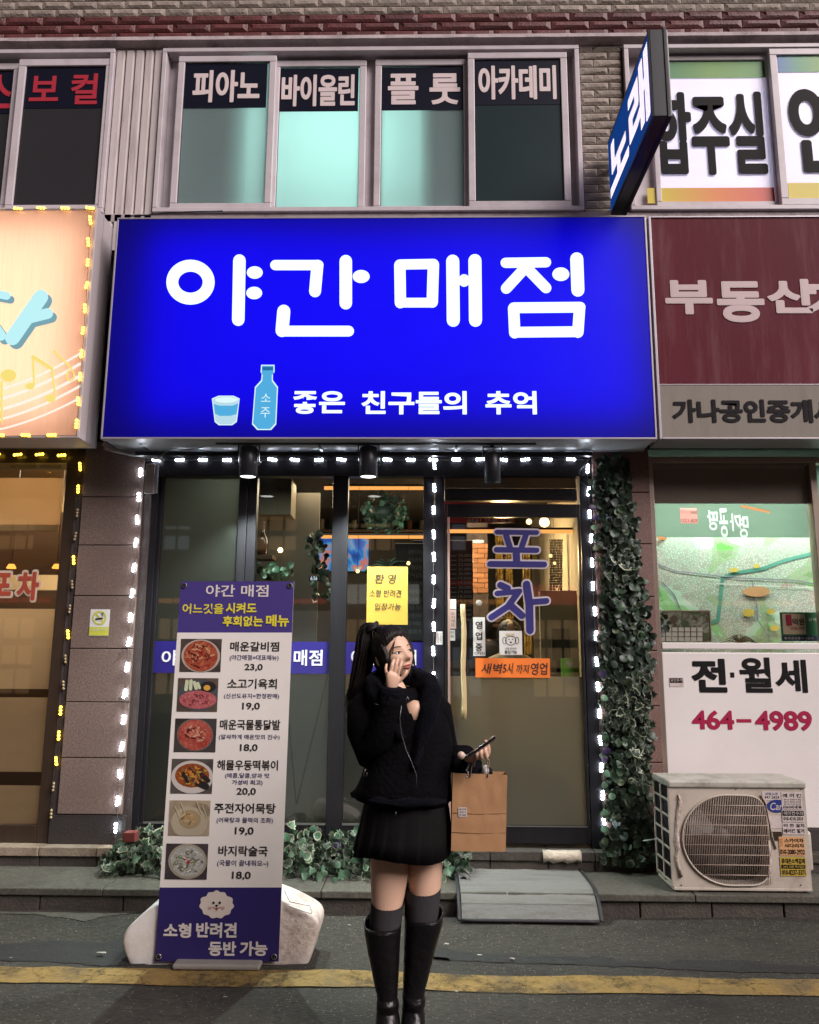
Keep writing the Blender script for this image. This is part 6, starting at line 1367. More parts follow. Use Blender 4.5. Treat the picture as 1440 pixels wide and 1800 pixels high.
# ------------------------------------------------------------------ grit and litter on the road
rs = random.Random(3); gb = MB()
for k in range(2600):
    x = rs.uniform(-2.6, 2.6); y = KY - .02 - abs(rs.gauss(0, .22)); s = rs.uniform(.0015, .0055)
    if y < -2.9: continue
    z = gz(x, y); p = Vector((x, y, z + s * .3)); vs = [p + Vector((rs.uniform(-1, 1) * s, rs.uniform(-1, 1) * s, rs.uniform(-.2, 1) * s)) for _ in range(4)]
    gb.add(vs, [(0, 1, 2), (0, 2, 3), (0, 3, 1), (1, 3, 2)], rs.choice((0, 0, 1)))
tag(gb.build('road_grit', [M('grit_dark', (.10, .09, .075), .9), M('grit_pale', (.28, .25, .21), .9)]), kind='stuff')
mPap = M('litter_paper', (.40, .36, .31), .8, .2, 40)
for i, (x, y, w, d) in enumerate(((178, 1678, .030, 'flattened white cigarette butt left of the menu banner'), (785, 1662, .018, 'crumpled pale scrap right of the woman\'s boots'), (842, 1682, .020, 'torn pale leaf on the asphalt below the mat'), (900, 1688, .020, 'pale dry leaf right of the torn one below the mat'), (803, 1746, .014, 'tiny white scrap just below the yellow line'), (614, 1629, .014, 'tiny white scrap left of the woman\'s boots'), (20, 1686, .014, 'tiny pale scrap at the far left of the yellow line'), (396, 1756, .012, 'tiny white fleck on the road below the banner'))):
    c = G(x, y); mb = MB(); n = 7; mb.flat([c + Vector((w * math.cos(2 * math.pi * k / n) * rs.uniform(.5, 1.1), w * .45 * math.sin(2 * math.pi * k / n) * rs.uniform(.5, 1.2), .006 + rs.uniform(0, .006))) for k in range(n)])
    tag(mb.build('litter_scrap', mPap), d, 'litter')
# ------------------------------------------------------------------ the woman
PYW = -2.27
def w(px, py, dy=0.0): return W(px, py, PYW + dy)
def skinmesh(V, Ed, Rd, sub=2, root=0):
    me = bpy.data.meshes.new('s'); me.from_pydata([tuple(v) for v in V], Ed, []); o = bpy.data.objects.new('s', me); COL.objects.link(o)
    sk = o.modifiers.new('k', 'SKIN'); sk.use_smooth_shade = True; sk.branch_smoothing = .4
    lay = me.skin_vertices[0].data
    for i, r_ in enumerate(Rd): lay[i].radius = (r_, r_) if not isinstance(r_, tuple) else r_; lay[i].use_root = (i == root)
    ss = o.modifiers.new('b', 'SUBSURF'); ss.levels = ss.render_levels = sub
    m2 = bpy.data.meshes.new_from_object(o.evaluated_get(bpy.context.evaluated_depsgraph_get()))
    vs = [Vector(v.co) for v in m2.vertices]; fs = [tuple(p.vertices) for p in m2.polygons]
    bpy.data.objects.remove(o); bpy.data.meshes.remove(m2); return vs, fs
foot0 = G(700, 1850)
wm = thing('person', 'woman in black jacket, pleated skirt and tall boots with one hand on her cheek', 'person', (foot0.x, PYW, 0))
mSkin = M('skin', (.74, .47, .34), .5, .05, 14); 
MATS['skin'].node_tree.nodes['Principled BSDF'].inputs['Subsurface Weight'].default_value = .12
MATS['skin'].node_tree.nodes['Principled BSDF'].inputs['Subsurface Radius'].default_value = (.02, .008, .004)
# head
HC = w(693, 1153, 0); HR = Matrix.Rotation(R_(-13), 3, 'Y') @ Matrix.Rotation(R_(40), 3, 'Z') @ Matrix.Rotation(R_(-2), 3, 'X')
A_, B_, C_ = .070, .088, .112
def g_(x, s): return math.exp(-(x / s) ** 2)
def feat(x, z):
    f = 0.0
    if z > -.03: rg_ = max(0, min(1, (.030 - z) / .055)); f += .017 * rg_ ** 1.3 * g_(x, .0095) * (1 if z > -.022 else g_(z + .022, .008))
    f += .016 * g_(x, .0095) * g_(z + .024, .009) * .6
    f += .006 * (g_(x - .010, .006) + g_(x + .010, .006)) * g_(z + .028, .007)
    f -= .008 * (g_(x - .031, .016) + g_(x + .031, .016)) * g_(z - .006, .012)
    f += .003 * (g_(x - .028, .02) + g_(x + .028, .02)) * g_(z - .028, .008)
    f += .0065 * g_(x, .019) * (g_(z + .050, .006) + g_(z + .060, .006))
    f -= .003 * g_(x, .02) * g_(z + .0555, .0022)
    f += .007 * g_(x, .018) * g_(z + .090, .014)
    f += .004 * (g_(x - .040, .02) + g_(x + .040, .02)) * g_(z + .018, .02)
    return f
def jaw(zz): return 1 - .36 * max(0, -zz) ** 1.7
def hp_(d, k=0.0):
    x, y, z = d; X = A_ * x * jaw(z); Z = C_ * z * (1 if z > 0 else .93); Y = B_ * y * (.93 if y < 0 else 1.0 + .06 * z)
    if y < 0: Y -= feat(X, Z) * min(1, -y * 2.5)
    v = Vector((X, Y, Z)); return v * (1 + k)
def facey(x, z):
    zz = z / (C_ * (1 if z > 0 else .93)); xx = x / (A_ * jaw(zz)); q = max(0.0, 1 - xx * xx - zz * zz); return -B_ * .93 * math.sqrt(q) - feat(x, z)
def H(v): return HC + HR @ Vector(v)
hm_ = MB(); rg = []
for i in range(57):
    th = math.pi * (.004 + .992 * i / 56)
    rg.append([H(hp_((math.sin(th) * math.cos(a), math.sin(th) * math.sin(a), math.cos(th)))) for a in [2 * math.pi * j / 72 for j in range(72)]])
hm_.rings(rg, 0)
for s in (-1, 1):                                   # ears
    e = MB(); ec = Vector((s * .070, .010, -.005))
    er = []
    for i in range(7):
        t_ = i / 6; er.append([H(ec + Vector((s * (.004 + .006 * t_), .002 + .010 * t_, 0)) + Vector((0, .010 * (1 - .3 * t_) * math.cos(a), .024 * (1 - .15 * t_) * math.sin(a) + .004 * math.cos(a)))) for a in [2 * math.pi * j / 14 for j in range(14)]])
    hm_.rings(er, 0)
# body chain
V = [w(706, 1450), w(702, 1370), w(700, 1300), w(697, 1255), w(694, 1222), w(693, 1190, .01),
     w(645, 1243), w(662, 1312, -.05), w(688, 1216, -.13),
     w(748, 1243), w(776, 1322, .06), w(822, 1334, -.06),
     w(682, 1470), w(686, 1530), w(679, 1600), w(676, 1690), w(682, 1765), w(682, 1826, .02), w(677, 1858, -.10),
     w(742, 1470, .03), w(750, 1530, .03), w(744, 1590, .03), w(738, 1680, .03), w(728, 1760, .03), w(726, 1815, .05), w(730, 1846, -.07)]
Ed = [(0, 1), (1, 2), (2, 3), (3, 4), (4, 5), (3, 6), (6, 7), (7, 8), (3, 9), (9, 10), (10, 11), (0, 12), (12, 13), (13, 14), (14, 15), (15, 16), (16, 17), (17, 18), (0, 19), (19, 20), (20, 21), (21, 22), (22, 23), (23, 24), (24, 25)]
Rd = [.12, .10, .11, .11, .06, .046, .045, .036, .025, .045, .036, .026, .10, .088, .062, .048, .034, .036, .03, .095, .080, .060, .046, .034, .036, .03]
parts_ = [skinmesh(V, Ed, Rd, 4)]
def finger(root, pts, r_): 
    n = len(pts); ch = [root] + pts
    parts_.append(skinmesh(ch, [(i, i + 1) for i in range(n)], [r_ * 1.25] + [r_ * (1.05 - .10 * i) for i in range(n)], 2))
hd_ = -.135
parts_.append(skinmesh([w(688, 1216, -.13), w(690, 1202, -.14), w(690, 1190, -.145), w(694, 1182, -.143)], [(0, 1), (1, 2), (2, 3)], [(.024, .017), (.028, .016), (.034, .015), (.034, .012)], 2))
finger(w(682, 1192, hd_), [w(679, 1183, hd_ - .006), w(678, 1175, hd_ - .010), w(680, 1166, hd_ + .006)], .0068)
finger(w(687, 1190, hd_), [w(687, 1179, hd_ - .010), w(689, 1168, hd_ - .014), w(693, 1158, hd_ + .008)], .0073)
finger(w(692, 1189, hd_), [w(694, 1178, hd_ - .010), w(697, 1167, hd_ - .013), w(700, 1156, hd_ + .010)], .0075)
finger(w(698, 1190, hd_), [w(701, 1180, hd_ - .008), w(704, 1170, hd_ - .010), w(707, 1161, hd_ + .010)], .0073)
finger(w(699, 1200, hd_ + .008), [w(707, 1192, hd_ + .002), w(713, 1184, hd_ - .002), w(716, 1177, hd_ + .006)], .0080)
# hand round the phone
parts_.append(skinmesh([w(822, 1334, -.06), w(832, 1330, -.12), w(841, 1324, -.145), w(849, 1320, -.150)], [(0, 1), (1, 2), (2, 3)], [(.026, .019), (.026, .018), (.028, .020), (.022, .018)], 2))
for i, (x, y0, y1) in enumerate(((837, 1317, 1331), (845, 1312, 1333), (853, 1311, 1331), (859, 1313, 1327))):
    if i == 3: continue
    finger(w(x + 3, y1 - 3, -.150), [w(x + 1, y1, -.170), w(x, (y0 + y1) / 2, -.183), w(x - 1, y0, -.173)], .0088)
finger(w(856, 1328, -.150), [w(859, 1320, -.163), w(858, 1310, -.172), w(852, 1300, -.175)], .0094)
bm = MB(); bm.add(hm_.v, hm_.f)
for vs, fs in parts_: bm.add(vs, fs)
bo = bm.build('body', mSkin, None)
md = bo.modifiers.new('r', 'REMESH'); md.mode = 'VOXEL'; md.voxel_size = .0030; md.use_smooth_shade = True
m2 = bpy.data.meshes.new_from_object(bo.evaluated_get(bpy.context.evaluated_depsgraph_get()))
bpy.data.objects.remove(bo)
for v in m2.vertices: v.co -= org(wm)
m2.name = 'body'
if not m2.materials: m2.materials.append(mSkin)
body = bpy.data.objects.new('body', m2); COL.objects.link(body); body.parent = wm
sm = body.modifiers.new('s', 'SMOOTH'); sm.factor = .5; sm.iterations = 5
# face details
mBrow = M('brow_hair', (.02, .012, .01), .8); mEyeW = M('eye_white', (.55, .50, .48), .25); mIris = M('iris_dark', (.012, .007, .005), .08); mLip = M('lips', (.38, .10, .09), .4, .1, 40)
for s in (-1, 1):
    c = Vector((s * .031, facey(s * .031, .004) + .0085, .004))
    MB().ell(H(c), (.0118, .0118, .0118), 0, 16, 12).build('eye', mEyeW, wm)
    gz_ = Vector((.0045, -.0098, .0005)); MB().ell(H(c + gz_), (.0058, .0058, .0058), 0, 12, 8).build('iris', mIris, wm)
    up_ = [Vector((s * .031 + q, facey(s * .031 + q, .004) - .0025 + abs(q) * .18, .0105 - (q / .017) ** 2 * .0065)) for q in [-.016 + .004 * k for k in range(9)]]
    MB().tube([H(v) for v in up_], [.0006, .0014, .0018, .002, .002, .002, .0018, .0014, .0006], 6).build('upper_lash', mBrow, wm)
    lid = MB(); 
    lid.tube([H(v + Vector((0, .0015, .0035))) for v in up_], [.0008, .003, .0038, .004, .004, .004, .0038, .003, .0008], 8); lid.build('eyelid', mSkin, wm)
    lo_ = [Vector((s * .031 + q, facey(s * .031 + q, 0) - .0005 + abs(q) * .12, -.0035 + (q / .017) ** 2 * .004)) for q in [-.014 + .0035 * k for k in range(9)]]
    MB().tube([H(v) for v in lo_], [.0004, .0008, .0009, .001, .001, .001, .0009, .0008, .0004], 5).build('lower_lash', mBrow, wm)
    br = [Vector((s * (.014 + .036 * t_), facey(s * (.014 + .036 * t_), .026) - .0006, .0265 + .006 * math.sin(t_ * 2.4) - .003 * t_)) for t_ in [k / 7 for k in range(8)]]
    MB().tube([H(v) for v in br], [.0018, .003, .0034, .0032, .0028, .0024, .0016, .0006], 6, flat=.45).build('eyebrow', mBrow, wm)
for z0, hgt, nm in ((-.0505, .0042, 'upper_lip'), (-.0600, .0052, 'lower_lip')):
    lp = MB(); rg = []
    for k in range(11):
        x = -.021 + .0042 * k; q = 1 - (x / .0225) ** 2; h = hgt * max(.05, q) ** .7; y = facey(x, z0)
        zc = z0 + (.0 if z0 > -.055 else .0) + (-.0018 if z0 > -.055 else .0018) * (x / .021) ** 2
        rg.append([H((x, y + .003, zc + h)), H((x, y - .0028, zc + h * .3)), H((x, y - .0032, zc - h * .4)), H((x, y + .003, zc - h))])
    lp.rings(rg, 0).build(nm, mLip, wm)
for s in (-1, 1): MB().ell(H((s * .0065, facey(s * .0065, -.031) + .0005, -.0335)), (.0022, .002, .0016), 0, 8, 5).build('nostril', mBrow, wm)
# hair
mHair = M('black_hair', (.010, .007, .006), .48, .5, 30, .5, 200, stretch=(1, 1, .2), spec=.35)
hr = MB(); rg = []
for i in range(49):
    th = math.pi * (.004 + .80 * i / 48); ring = []
    for j in range(96):
        a = 2 * math.pi * j / 96; d = Vector((math.sin(th) * math.cos(a), math.sin(th) * math.sin(a), math.cos(th))); p = hp_(d)
        hl = .078 - 9.0 * p.x * p.x + .006 * noise.noise(Vector((p.x * 90, p.y * 40, 3)))
        inface = max(0, min(1, (hl - p.z) / .012)) * max(0, min(1, (-.012 - p.y - .25 * max(0, -p.z)) / .014)) * max(0, min(1, (.0605 - abs(p.x)) / .006 + .3))
        ear = g_(p.y - .012, .02) * g_(p.z + .008, .028) * (1 if abs(p.x) > .05 else 0) * (1 if p.x < 0 else 0)
        strand = .0026 * math.sin(a * 34 + 5 * p.z / .05 + 2 * noise.noise(p * 60)) + .003 * noise.noise(p * 35)
        part = -.007 * g_(p.x - .004, .0045) * (1 if p.y < .0 and p.z > .05 else 0)
        off = .013 + strand + part + .004 * max(0, d.z)
        off = off * (1 - inface) - .012 * inface - .006 * min(1, ear)
        ring.append(H(p + p.normalized() * off))
    rg.append(ring)
hr.rings(rg, 0, True)
hr.build('hair_cap', mHair, wm)
st = MB(); rr_ = random.Random(5)
# strands swept from the hairline to the tie, and side locks framing the face
tie = w(657, 1103, .035)
for k in range(110):
    x = -.06 + .12 * rr_.random(); ay = rr_.uniform(-.9, .5)
    d = Vector((x / .07 * .8, ay, math.sqrt(max(.05, 1 - (x / .07 * .8) ** 2 - min(.9, ay * ay))))).normalized()
    p0 = hp_(d); 
    if p0.y < 0 and p0.z < .078 - 9 * p0.x ** 2: continue
    a0 = H(p0 * 1.13); q = []
    for u in (0, .25, .5, .75, 1):
        m_p = a0.lerp(tie, u); rel = HR.transposed() @ (m_p - HC); L0 = rel.length
        dd = rel.normalized(); sh = hp_(Vector((dd.x / A_ * .09, dd.y / B_ * .09, dd.z / C_ * .09)).normalized()).length * (1.15 + .02 * rr_.random())
        if L0 < sh and u < 1: rel = dd * sh
        q.append(HC + HR @ rel)
    st.tube(q, [.0008, .0022, .0024, .0022, .002], 4)
for k in range(34):                                   # lock on the viewer's left, tucked to the ear
    o_ = rr_.uniform(-.004, .004); z0 = .082 + rr_.uniform(-.006, .006)
    q = [H(hp_(Vector((.05, -.75, .75)).normalized()) * 1.08 + Vector((o_, 0, 0)))]
    for (x, z, out_) in ((-.028, .062, .012), (-.050, .034, .013), (-.061, .008, .012), (-.063, -.012, .010)) + (((-.062, -.05, .012), (-.05, -.095, .012)) if k % 4 == 0 else ()):
        x += o_ + rr_.uniform(-.004, .002); q.append(H((x, (facey(max(-.062, x), z) if abs(x) < .062 else -.02) * .72 - out_ * .5, z + o_)))
    st.tube(q, [.0008, .002, .002, .002, .0018, .0012, .0004][:len(q)], 4)
for k in range(30):                                   # lock on the viewer's right
    o_ = rr_.uniform(-.003, .004)
    q = [H(hp_(Vector((.08, -.7, .8)).normalized()) * 1.08)]
    for (x, z) in ((.034, .058), (.052, .028), (.060, -.005), (.060, -.040), (.056, -.070)):
        q.append(H((x + o_, -.052 + .9 * abs(o_) + (.03 - max(0, z)) * .1, z)))
    st.tube(q, [.0008, .002, .002, .002, .0014, .0004], 4)
for k in range(170):                                  # ponytail
    a = rr_.uniform(0, 6.28); q_ = rr_.random() ** .5
    off = Vector((.031 * q_ * math.cos(a), .030 * q_ * math.sin(a), 0))
    path = ((657, 1104, .035, .35), (650, 1095, .05, .55), (644, 1102, .06, .8), (641, 1122, .06, 1.1), (638, 1150, .06, 1.2), (633, 1180, .06, 1.2), (626, 1208, .055, 1.05), (616, 1236 + rr_.uniform(-22, 22), .05, .8))
    q = [w(x, y, dy) + off * s_ + Vector((rr_.uniform(-.003, .003), 0, 0)) for x, y, dy, s_ in path]
    st.tube(q, [.0012, .0024, .003, .003, .0028, .0024, .0016, .0003], 4)
for k in range(16):                                   # fine wisps round the face
    s_ = -1 if k % 2 else 1; z0 = .075; x1 = s_ * rr_.uniform(.046, .058)
    q = [H(hp_(Vector((.04 * s_, -.75, .75)).normalized()) * 1.06), H((s_ * .03, facey(.03, .05) * 1.0 - .004, .058)), H((x1, facey(min(.058, abs(x1)), .02) - .004, .02)), H((x1 + s_ * .004, facey(.056, -.03) - .003, -.03)), H((x1 - s_ * rr_.uniform(0, .012), facey(.045, -.06) - .004, -.06 - rr_.uniform(0, .05)))]
    st.tube(q, [.0006, .0008, .0007, .0006, .0002], 3)
for k in range(26):                                   # loose hair behind the shoulder
    path = ((655, 1150, .04), (648, 1185, .05), (640 - rr_.uniform(0, 12), 1215, .02), (628 - rr_.uniform(0, 16), 1245 + rr_.uniform(-8, 10), 0))
    st.tube([w(x + rr_.uniform(-4, 4), y, dy) for x, y, dy in path], [.003, .0028, .0016, .0004], 4)
st.build('hair_strands', mHair, wm, kind='stuff')
tt = MB(); c = w(655, 1102, .04)
for k in range(3): tt.tube([c + Vector((.020 * math.cos(a), .018 * math.sin(a), .008 * k + .012 * math.cos(a) - .008)) for a in [2 * math.pi * j / 14 for j in range(15)]], .0065, 8, wob=.5)
tt.build('hair_tie', M('tie_black', (.008, .008, .010), .6, bump=.3), wm)
# clothing
mCoat = M('black_suede', (.0040, .0038, .0048), .85, .6, 9, .6, 60, sheen=.0, spec=.05)
mFleece = M('black_fleece', (.0045, .0045, .0075), .95, .6, 70, 1.0, 160, sheen=.01, spec=.08)
mTop = M('black_knit', (.004, .004, .006), .9, .3, 60, .4, 250, spec=.2); mSkirt = M('black_skirt_cloth', (.0050, .0047, .0050), .75, .25, 30, .2, 300, spec=.12)
def loft(rows, n=48, fold=.0, pleat=None, close=True):
    """rows: (y, left, right, depth radius, dy)"""
    rg = []
    for (y, l, r_, dr, dy) in rows:
        a0, b0 = w(l, y, dy), w(r_, y, dy); c = (a0 + b0) / 2; rx_ = (b0.x - a0.x) / 2; ring = []
        for k in range(n):
            a = 2 * math.pi * k / n; cx, sy = math.cos(a), math.sin(a)
            cx = math.copysign(abs(cx) ** .85, cx)
            p = c + Vector((rx_ * cx, dr * sy, 0)); f = 1 + fold * noise.noise(Vector((p.x * 9, p.y * 9, p.z * 5)))
            if pleat: f *= 1 + pleat(k, n, y)
            ring.append(c + (p - c) * f)
        rg.append(ring)
    return rg
rows = [(1412, 644, 788, .135, 0), (1404, 626, 793, .15, 0), (1392, 621, 795, .155, 0), (1380, 628, 795, .155, 0), (1362, 636, 794, .15, 0), (1340, 642, 796, .145, 0), (1318, 644, 797, .14, 0), (1295, 640, 794, .138, 0), (1270, 630, 788, .135, 0), (1250, 622, 780, .13, 0), (1234, 624, 770, .12, .01), (1220, 640, 752, .10, .015), (1208, 660, 735, .08, .02)]
dense = []
for a, b in zip(rows[:-1], rows[1:]):
    for k in range(9): dense.append(tuple(a[i] + (b[i] - a[i]) * k / 9 for i in range(5)))
dense.append(rows[-1])
rg = loft(dense, 160, .035)
jk = MB(); n = 160; vs = [p for r_ in rg for p in r_]
Ri = ROT.transposed()
def proj(p): q = Ri @ (p - CAM); return 720 + F * q.x / -q.z, 900 - F * q.y / -q.z
def inpatch(p):
    if p.y > PYW - .02: return False
    x, y = proj(p); q = ((714, 1233), (736, 1234), (746, 1262), (730, 1267), (720, 1252)); ins = True
    for (ax_, ay_), (bx_, by_) in zip(q, q[1:] + q[:1]):
        if (bx_ - ax_) * (y - ay_) - (by_ - ay_) * (x - ax_) < 0: ins = False
    return ins
fs = []
for i in range(len(rg) - 1):
    for j in range(n):
        k = (j + 1) % n; f = (i * n + j, i * n + k, (i + 1) * n + k, (i + 1) * n + j)
        if not inpatch(sum((vs[q] for q in f), Vector()) / 4): fs.append(f)
jk.add(vs, fs, 0, True)
jo = jk.build('jacket', mCoat, wm); so = jo.modifiers.new('t', 'SOLIDIFY'); so.thickness = .006; so.offset = -1
# chest skin shown at the open neckline and the black top under it
ch_ = MB(); cc = w(728, 1248, -.085)
ch_.rings([[w(729, 1250, -.02) + Vector((.046 * math.cos(a) * f, -d_, .050 * math.sin(a) * f)) for a in [2 * math.pi * k / 20 for k in range(20)]] for f, d_ in ((1, .04), (.95, .075), (.8, .092), (.5, .102), (.1, .105))], 0); ch_.build('chest', mSkin, wm)
# sleeves
MB().tube([w(652, 1226, .0), w(636, 1250, -.02), w(640, 1285, -.05), w(652, 1318, -.075), w(668, 1300, -.105), w(678, 1268, -.125), w(686, 1238, -.135), w(689, 1220, -.14)], [.055, .070, .072, .070, .066, .058, .050, .048], 22, wob=.22).build('sleeve', mCoat, wm)
MB().tube([w(752, 1226, .01), w(770, 1250, .02), w(778, 1290, .05), w(786, 1325, .06), w(806, 1330, .0), w(818, 1332, -.04)], [.05, .060, .058, .055, .050, .048], 20, wob=.22).build('sleeve', mCoat, wm)
def fleece(pts, r_, name, flat=1.0, seg=26, am=.22):
    mb = MB(); P = []
    for a, b in zip(pts[:-1], pts[1:]):
        for k in range(5): P.append(Vector(a).lerp(Vector(b), k / 5))
    P.append(Vector(pts[-1])); R2 = []
    for i in range(len(P)):
        t_ = i / 5; j = min(int(t_), len(r_) - 2); R2.append(r_[j] + (r_[j + 1] - r_[j]) * min(1, t_ - j))
    mb.tube(P, R2, seg, flat=flat)
    c = Vector()
    for q in range(len(mb.v)):
        p = mb.v[q]; i = min(q // seg, len(P) - 1); d = (p - P[i])
        if d.length > 1e-6: mb.v[q] = p + d.normalized() * (.006 * noise.noise(p * 75) + .004 * noise.noise(p * 150) + .006 * noise.noise(p * 22))
    return mb.build(name, mFleece, wm)
fleece([w(681, 1207, -.150), w(690, 1213, -.145), w(697, 1221, -.14)], [.034, .046, .046], 'fleece_cuff') if False else fleece([w(687, 1228, -.138), w(689, 1216, -.142), w(690, 1208, -.146)], [.045, .047, .040], 'fleece_cuff')
fleece([w(804, 1338, .02), w(814, 1342, -.01), w(823, 1345, -.045), w(828, 1346, -.065)], [.050, .060, .064, .046], 'fleece_cuff', 1.0)
fleece([w(708, 1300, -.135), w(686, 1262, -.13), w(664, 1228, -.10), w(654, 1206, -.03), w(668, 1192, .045), w(700, 1187, .07), w(732, 1191, .04), w(752, 1203, -.03), w(758, 1222, -.08), w(752, 1255, -.12), w(738, 1300, -.135), w(728, 1350, -.145)], [.022, .036, .042, .044, .040, .038, .040, .046, .048, .046, .032, .015], 'fleece_collar', .75)
fleece([w(760, 1208, -.03), w(768, 1216, -.04), w(772, 1222, -.045)], [.030, .020, .006], 'collar_point', .6)
fleece([w(622, 1396, .0), w(660, 1408, -.13), w(707, 1413, -.155), w(760, 1410, -.13), w(795, 1402, 0)], [.020, .022, .022, .022, .018], 'jacket_hem', .8)
mZip = M('zip_metal', (.30, .30, .32), .35, metal=.9)
MB().tube([w(706, 1240, -.165), w(703, 1262, -.165), w(706, 1290, -.165), (w(714, 1318, -.17)), w(724, 1340, -.172), w(732, 1362, -.172), w(733, 1385, -.172)], .0012, 5).build('zip_edge', mZip, wm)
MB().tube([w(717, 1224, -.19), w(714, 1230, -.19), w(716, 1236, -.19), w(720, 1234, -.19), w(717, 1224, -.19)], .0010, 5).build('zip_pull', mZip, wm)
MB().tube([w(643, 1352, -.125), w(640, 1358, -.125), w(640, 1364, -.125), w(645, 1364, -.125), w(645, 1358, -.125)], .0009, 5).build('zip_pull', mZip, wm)
MB().tube([w(658, 1237, -.16), w(666, 1239, -.16)], .0011, 5).build('zip_edge', mZip, wm); MB().tube([w(696, 1427, -.165), w(696, 1434, -.165)], .0012, 5).build('zip_pull', mZip, wm)
# skirt
def pl_(k, n, y): 
    t_ = (y - 1395) / 120; return .055 * max(0, t_) * (((k * 20 / n) % 1.0) - .5)
rows = [(1390, 650, 782, .12, 0), (1420, 640, 788, .13, 0), (1450, 634, 791, .14, 0), (1470, 629, 791, .15, 0), (1492, 623, 792, .155, 0)]
rg = loft(rows, 160, .01, pl_)
for i, p in enumerate(rg[-1]): p.z += .010 * math.cos(2 * math.pi * i / 160 * 3) - (.018 if p.y < PYW else 0)
sk = MB().rings(rg, 0, False); so = sk.build('pleated_skirt', mSkirt, wm).modifiers.new('t', 'SOLIDIFY'); so.thickness = .004
# socks
mSock = M('charcoal_rib_sock', (.030, .027, .030), .9, .2, 30, .3, 300)
def rib(k, n, y): return .02 * math.cos(k * math.pi)
def dens(rows, m=4):
    o = []
    for a, b in zip(rows[:-1], rows[1:]):
        for k in range(m): o.append(tuple(a[i] + (b[i] - a[i]) * k / m for i in range(5)))
    return o + [rows[-1]]
for rows in ([(1582, 653, 712, .072, 0), (1600, 652, 708, .070, 0), (1620, 650, 705, .068, 0), (1645, 652, 702, .062, 0)], [(1560, 714, 775, .076, .03), (1580, 712, 773, .074, .03), (1602, 712, 771, .070, .03), (1625, 714, 767, .064, .03)]):
    rg = loft(rows, 84, .0, rib)
    for p in rg[0]:
        p.z += .018 * (p.y - PYW) / .07 + (.008 if rows[0][0] > 1570 else -.0) * 0
    MB().rings(rg, 0, False).build('sock', mSock, wm)
# boots
mBoot = M('black_leather', (.006, .005, .006), .34, .3, 10, .6, 30, spec=.4)
for rows, toe in (([(1622, 641, 704, .078, 0), (1640, 643, 703, .074, 0), (1670, 648, 701, .066, 0), (1700, 654, 700, .058, 0), (1735, 661, 698, .048, 0), (1752, 665, 697, .045, 0), (1762, 663, 700, .050, -.004), (1775, 664, 699, .047, 0), (1790, 663, 701, .055, -.01), (1812, 662, 702, .068, -.03), (1832, 660, 704, .09, -.06), (1850, 660, 704, .10, -.075)], (680, 1850)),
              ([(1607, 713, 778, .080, .03), (1625, 713, 776, .075, .03), (1660, 712, 766, .066, .03), (1700, 711, 756, .056, .03), (1735, 710, 747, .046, .03), (1748, 709, 745, .045, .03), (1758, 710, 747, .050, .026), (1772, 709, 744, .046, .03), (1788, 708, 745, .055, .02), (1808, 707, 746, .068, 0), (1826, 706, 748, .09, -.03), (1842, 706, 748, .10, -.045)], (727, 1842))):
    rg = loft(dens(rows, 5), 40, .0)
    for i, r_ in enumerate(rg):
        y = dens(rows, 5)[i][0]; cr_ = .06 if (1740 < y < 1800) else .015; c = sum(r_, Vector()) / len(r_)
        for k in range(len(r_)): p = r_[k]; r_[k] = c + (p - c) * (1 + cr_ * noise.noise(Vector((p.x * 25, p.y * 25, p.z * 60))))
    for p in rg[0]: p.z += .020 * (p.y - PYW) / .07
    for p in rg[-1]: p.z = .004
    bo_ = MB().rings(rg, 0, False).build('boot', mBoot, wm); so = bo_.modifiers.new('t', 'SOLIDIFY'); so.thickness = .004; so.offset = -1
    MB().tube([p for p in rg[0]] + [rg[0][0]], .0028, 6).build('boot_rim', mBoot, wm)
    f0 = rg[-1]; MB().rings([[Vector((p.x, p.y, .012)) for p in f0], [Vector((p.x, p.y, .0)) for p in f0]], 0).build('sole', mBlack, wm)
# ring
c = w(845, 1329, -.176); MB().tube([c + Vector((.0095 * math.cos(a), .006 * math.sin(a) - .004, .003 * math.sin(a))) for a in [2 * math.pi * k / 12 for k in range(13)]], .0011, 6).build('finger_ring', mZip, wm)
# phone in the hand
p0 = w(822, 1330, -.155); p1 = w(871, 1294, -.155); ax = (p1 - p0).normalized(); L_ = (p1 - p0).length; nn = Vector((-ax.z, 0, ax.x)).normalized(); nn = (nn + Vector((0, .06, 0))).normalized(); sd = ax.cross(nn).normalized()
ph_ = thing('phone', 'black smartphone in a clear case seen edge on in the woman\'s hand', 'phone', p0)
def obox(mb, c, a, b, d, ha, hb, hd, mi=0):
    vs = [c + a * (sa * ha) + b * (sb * hb) + d * (sc * hd) for sa in (-1, 1) for sb in (-1, 1) for sc in (-1, 1)]
    mb.add(vs, [(0, 1, 3, 2), (4, 6, 7, 5), (0, 4, 5, 1), (2, 3, 7, 6), (0, 2, 6, 4), (1, 5, 7, 3)], mi); return mb
cc = p0 + ax * (L_ / 2)
obox(MB(), cc, ax, sd, nn, L_ / 2, .035, .004).build('phone_body', M('phone_black', (.012, .010, .012), .15, coat=.5), ph_, .002)
obox(MB(), cc - nn * .0055, ax, sd, nn, L_ / 2 + .002, .0365, .001).build('clear_case', M('case_clear', (.10, .08, .08), .2), ph_, .001)
obox(MB(), cc + ax * (L_ / 2 - .018) - nn * .008, ax, sd, nn, .014, .014, .0015).build('camera_bump', M('copper_glint', (.55, .30, .22), .2, metal=.8), ph_, .001)
MB().tube([w(811, 1328, -.165) + Vector((0, .004, 0)), w(811, 1328, -.165)], .0150, 20).build('phone_grip', M('grip_cream', (.62, .46, .38), .4), ph_); MB().tube([w(811, 1328, -.16), w(822, 1328, -.155)], .005, 8).build('grip_arm', mZip, ph_)
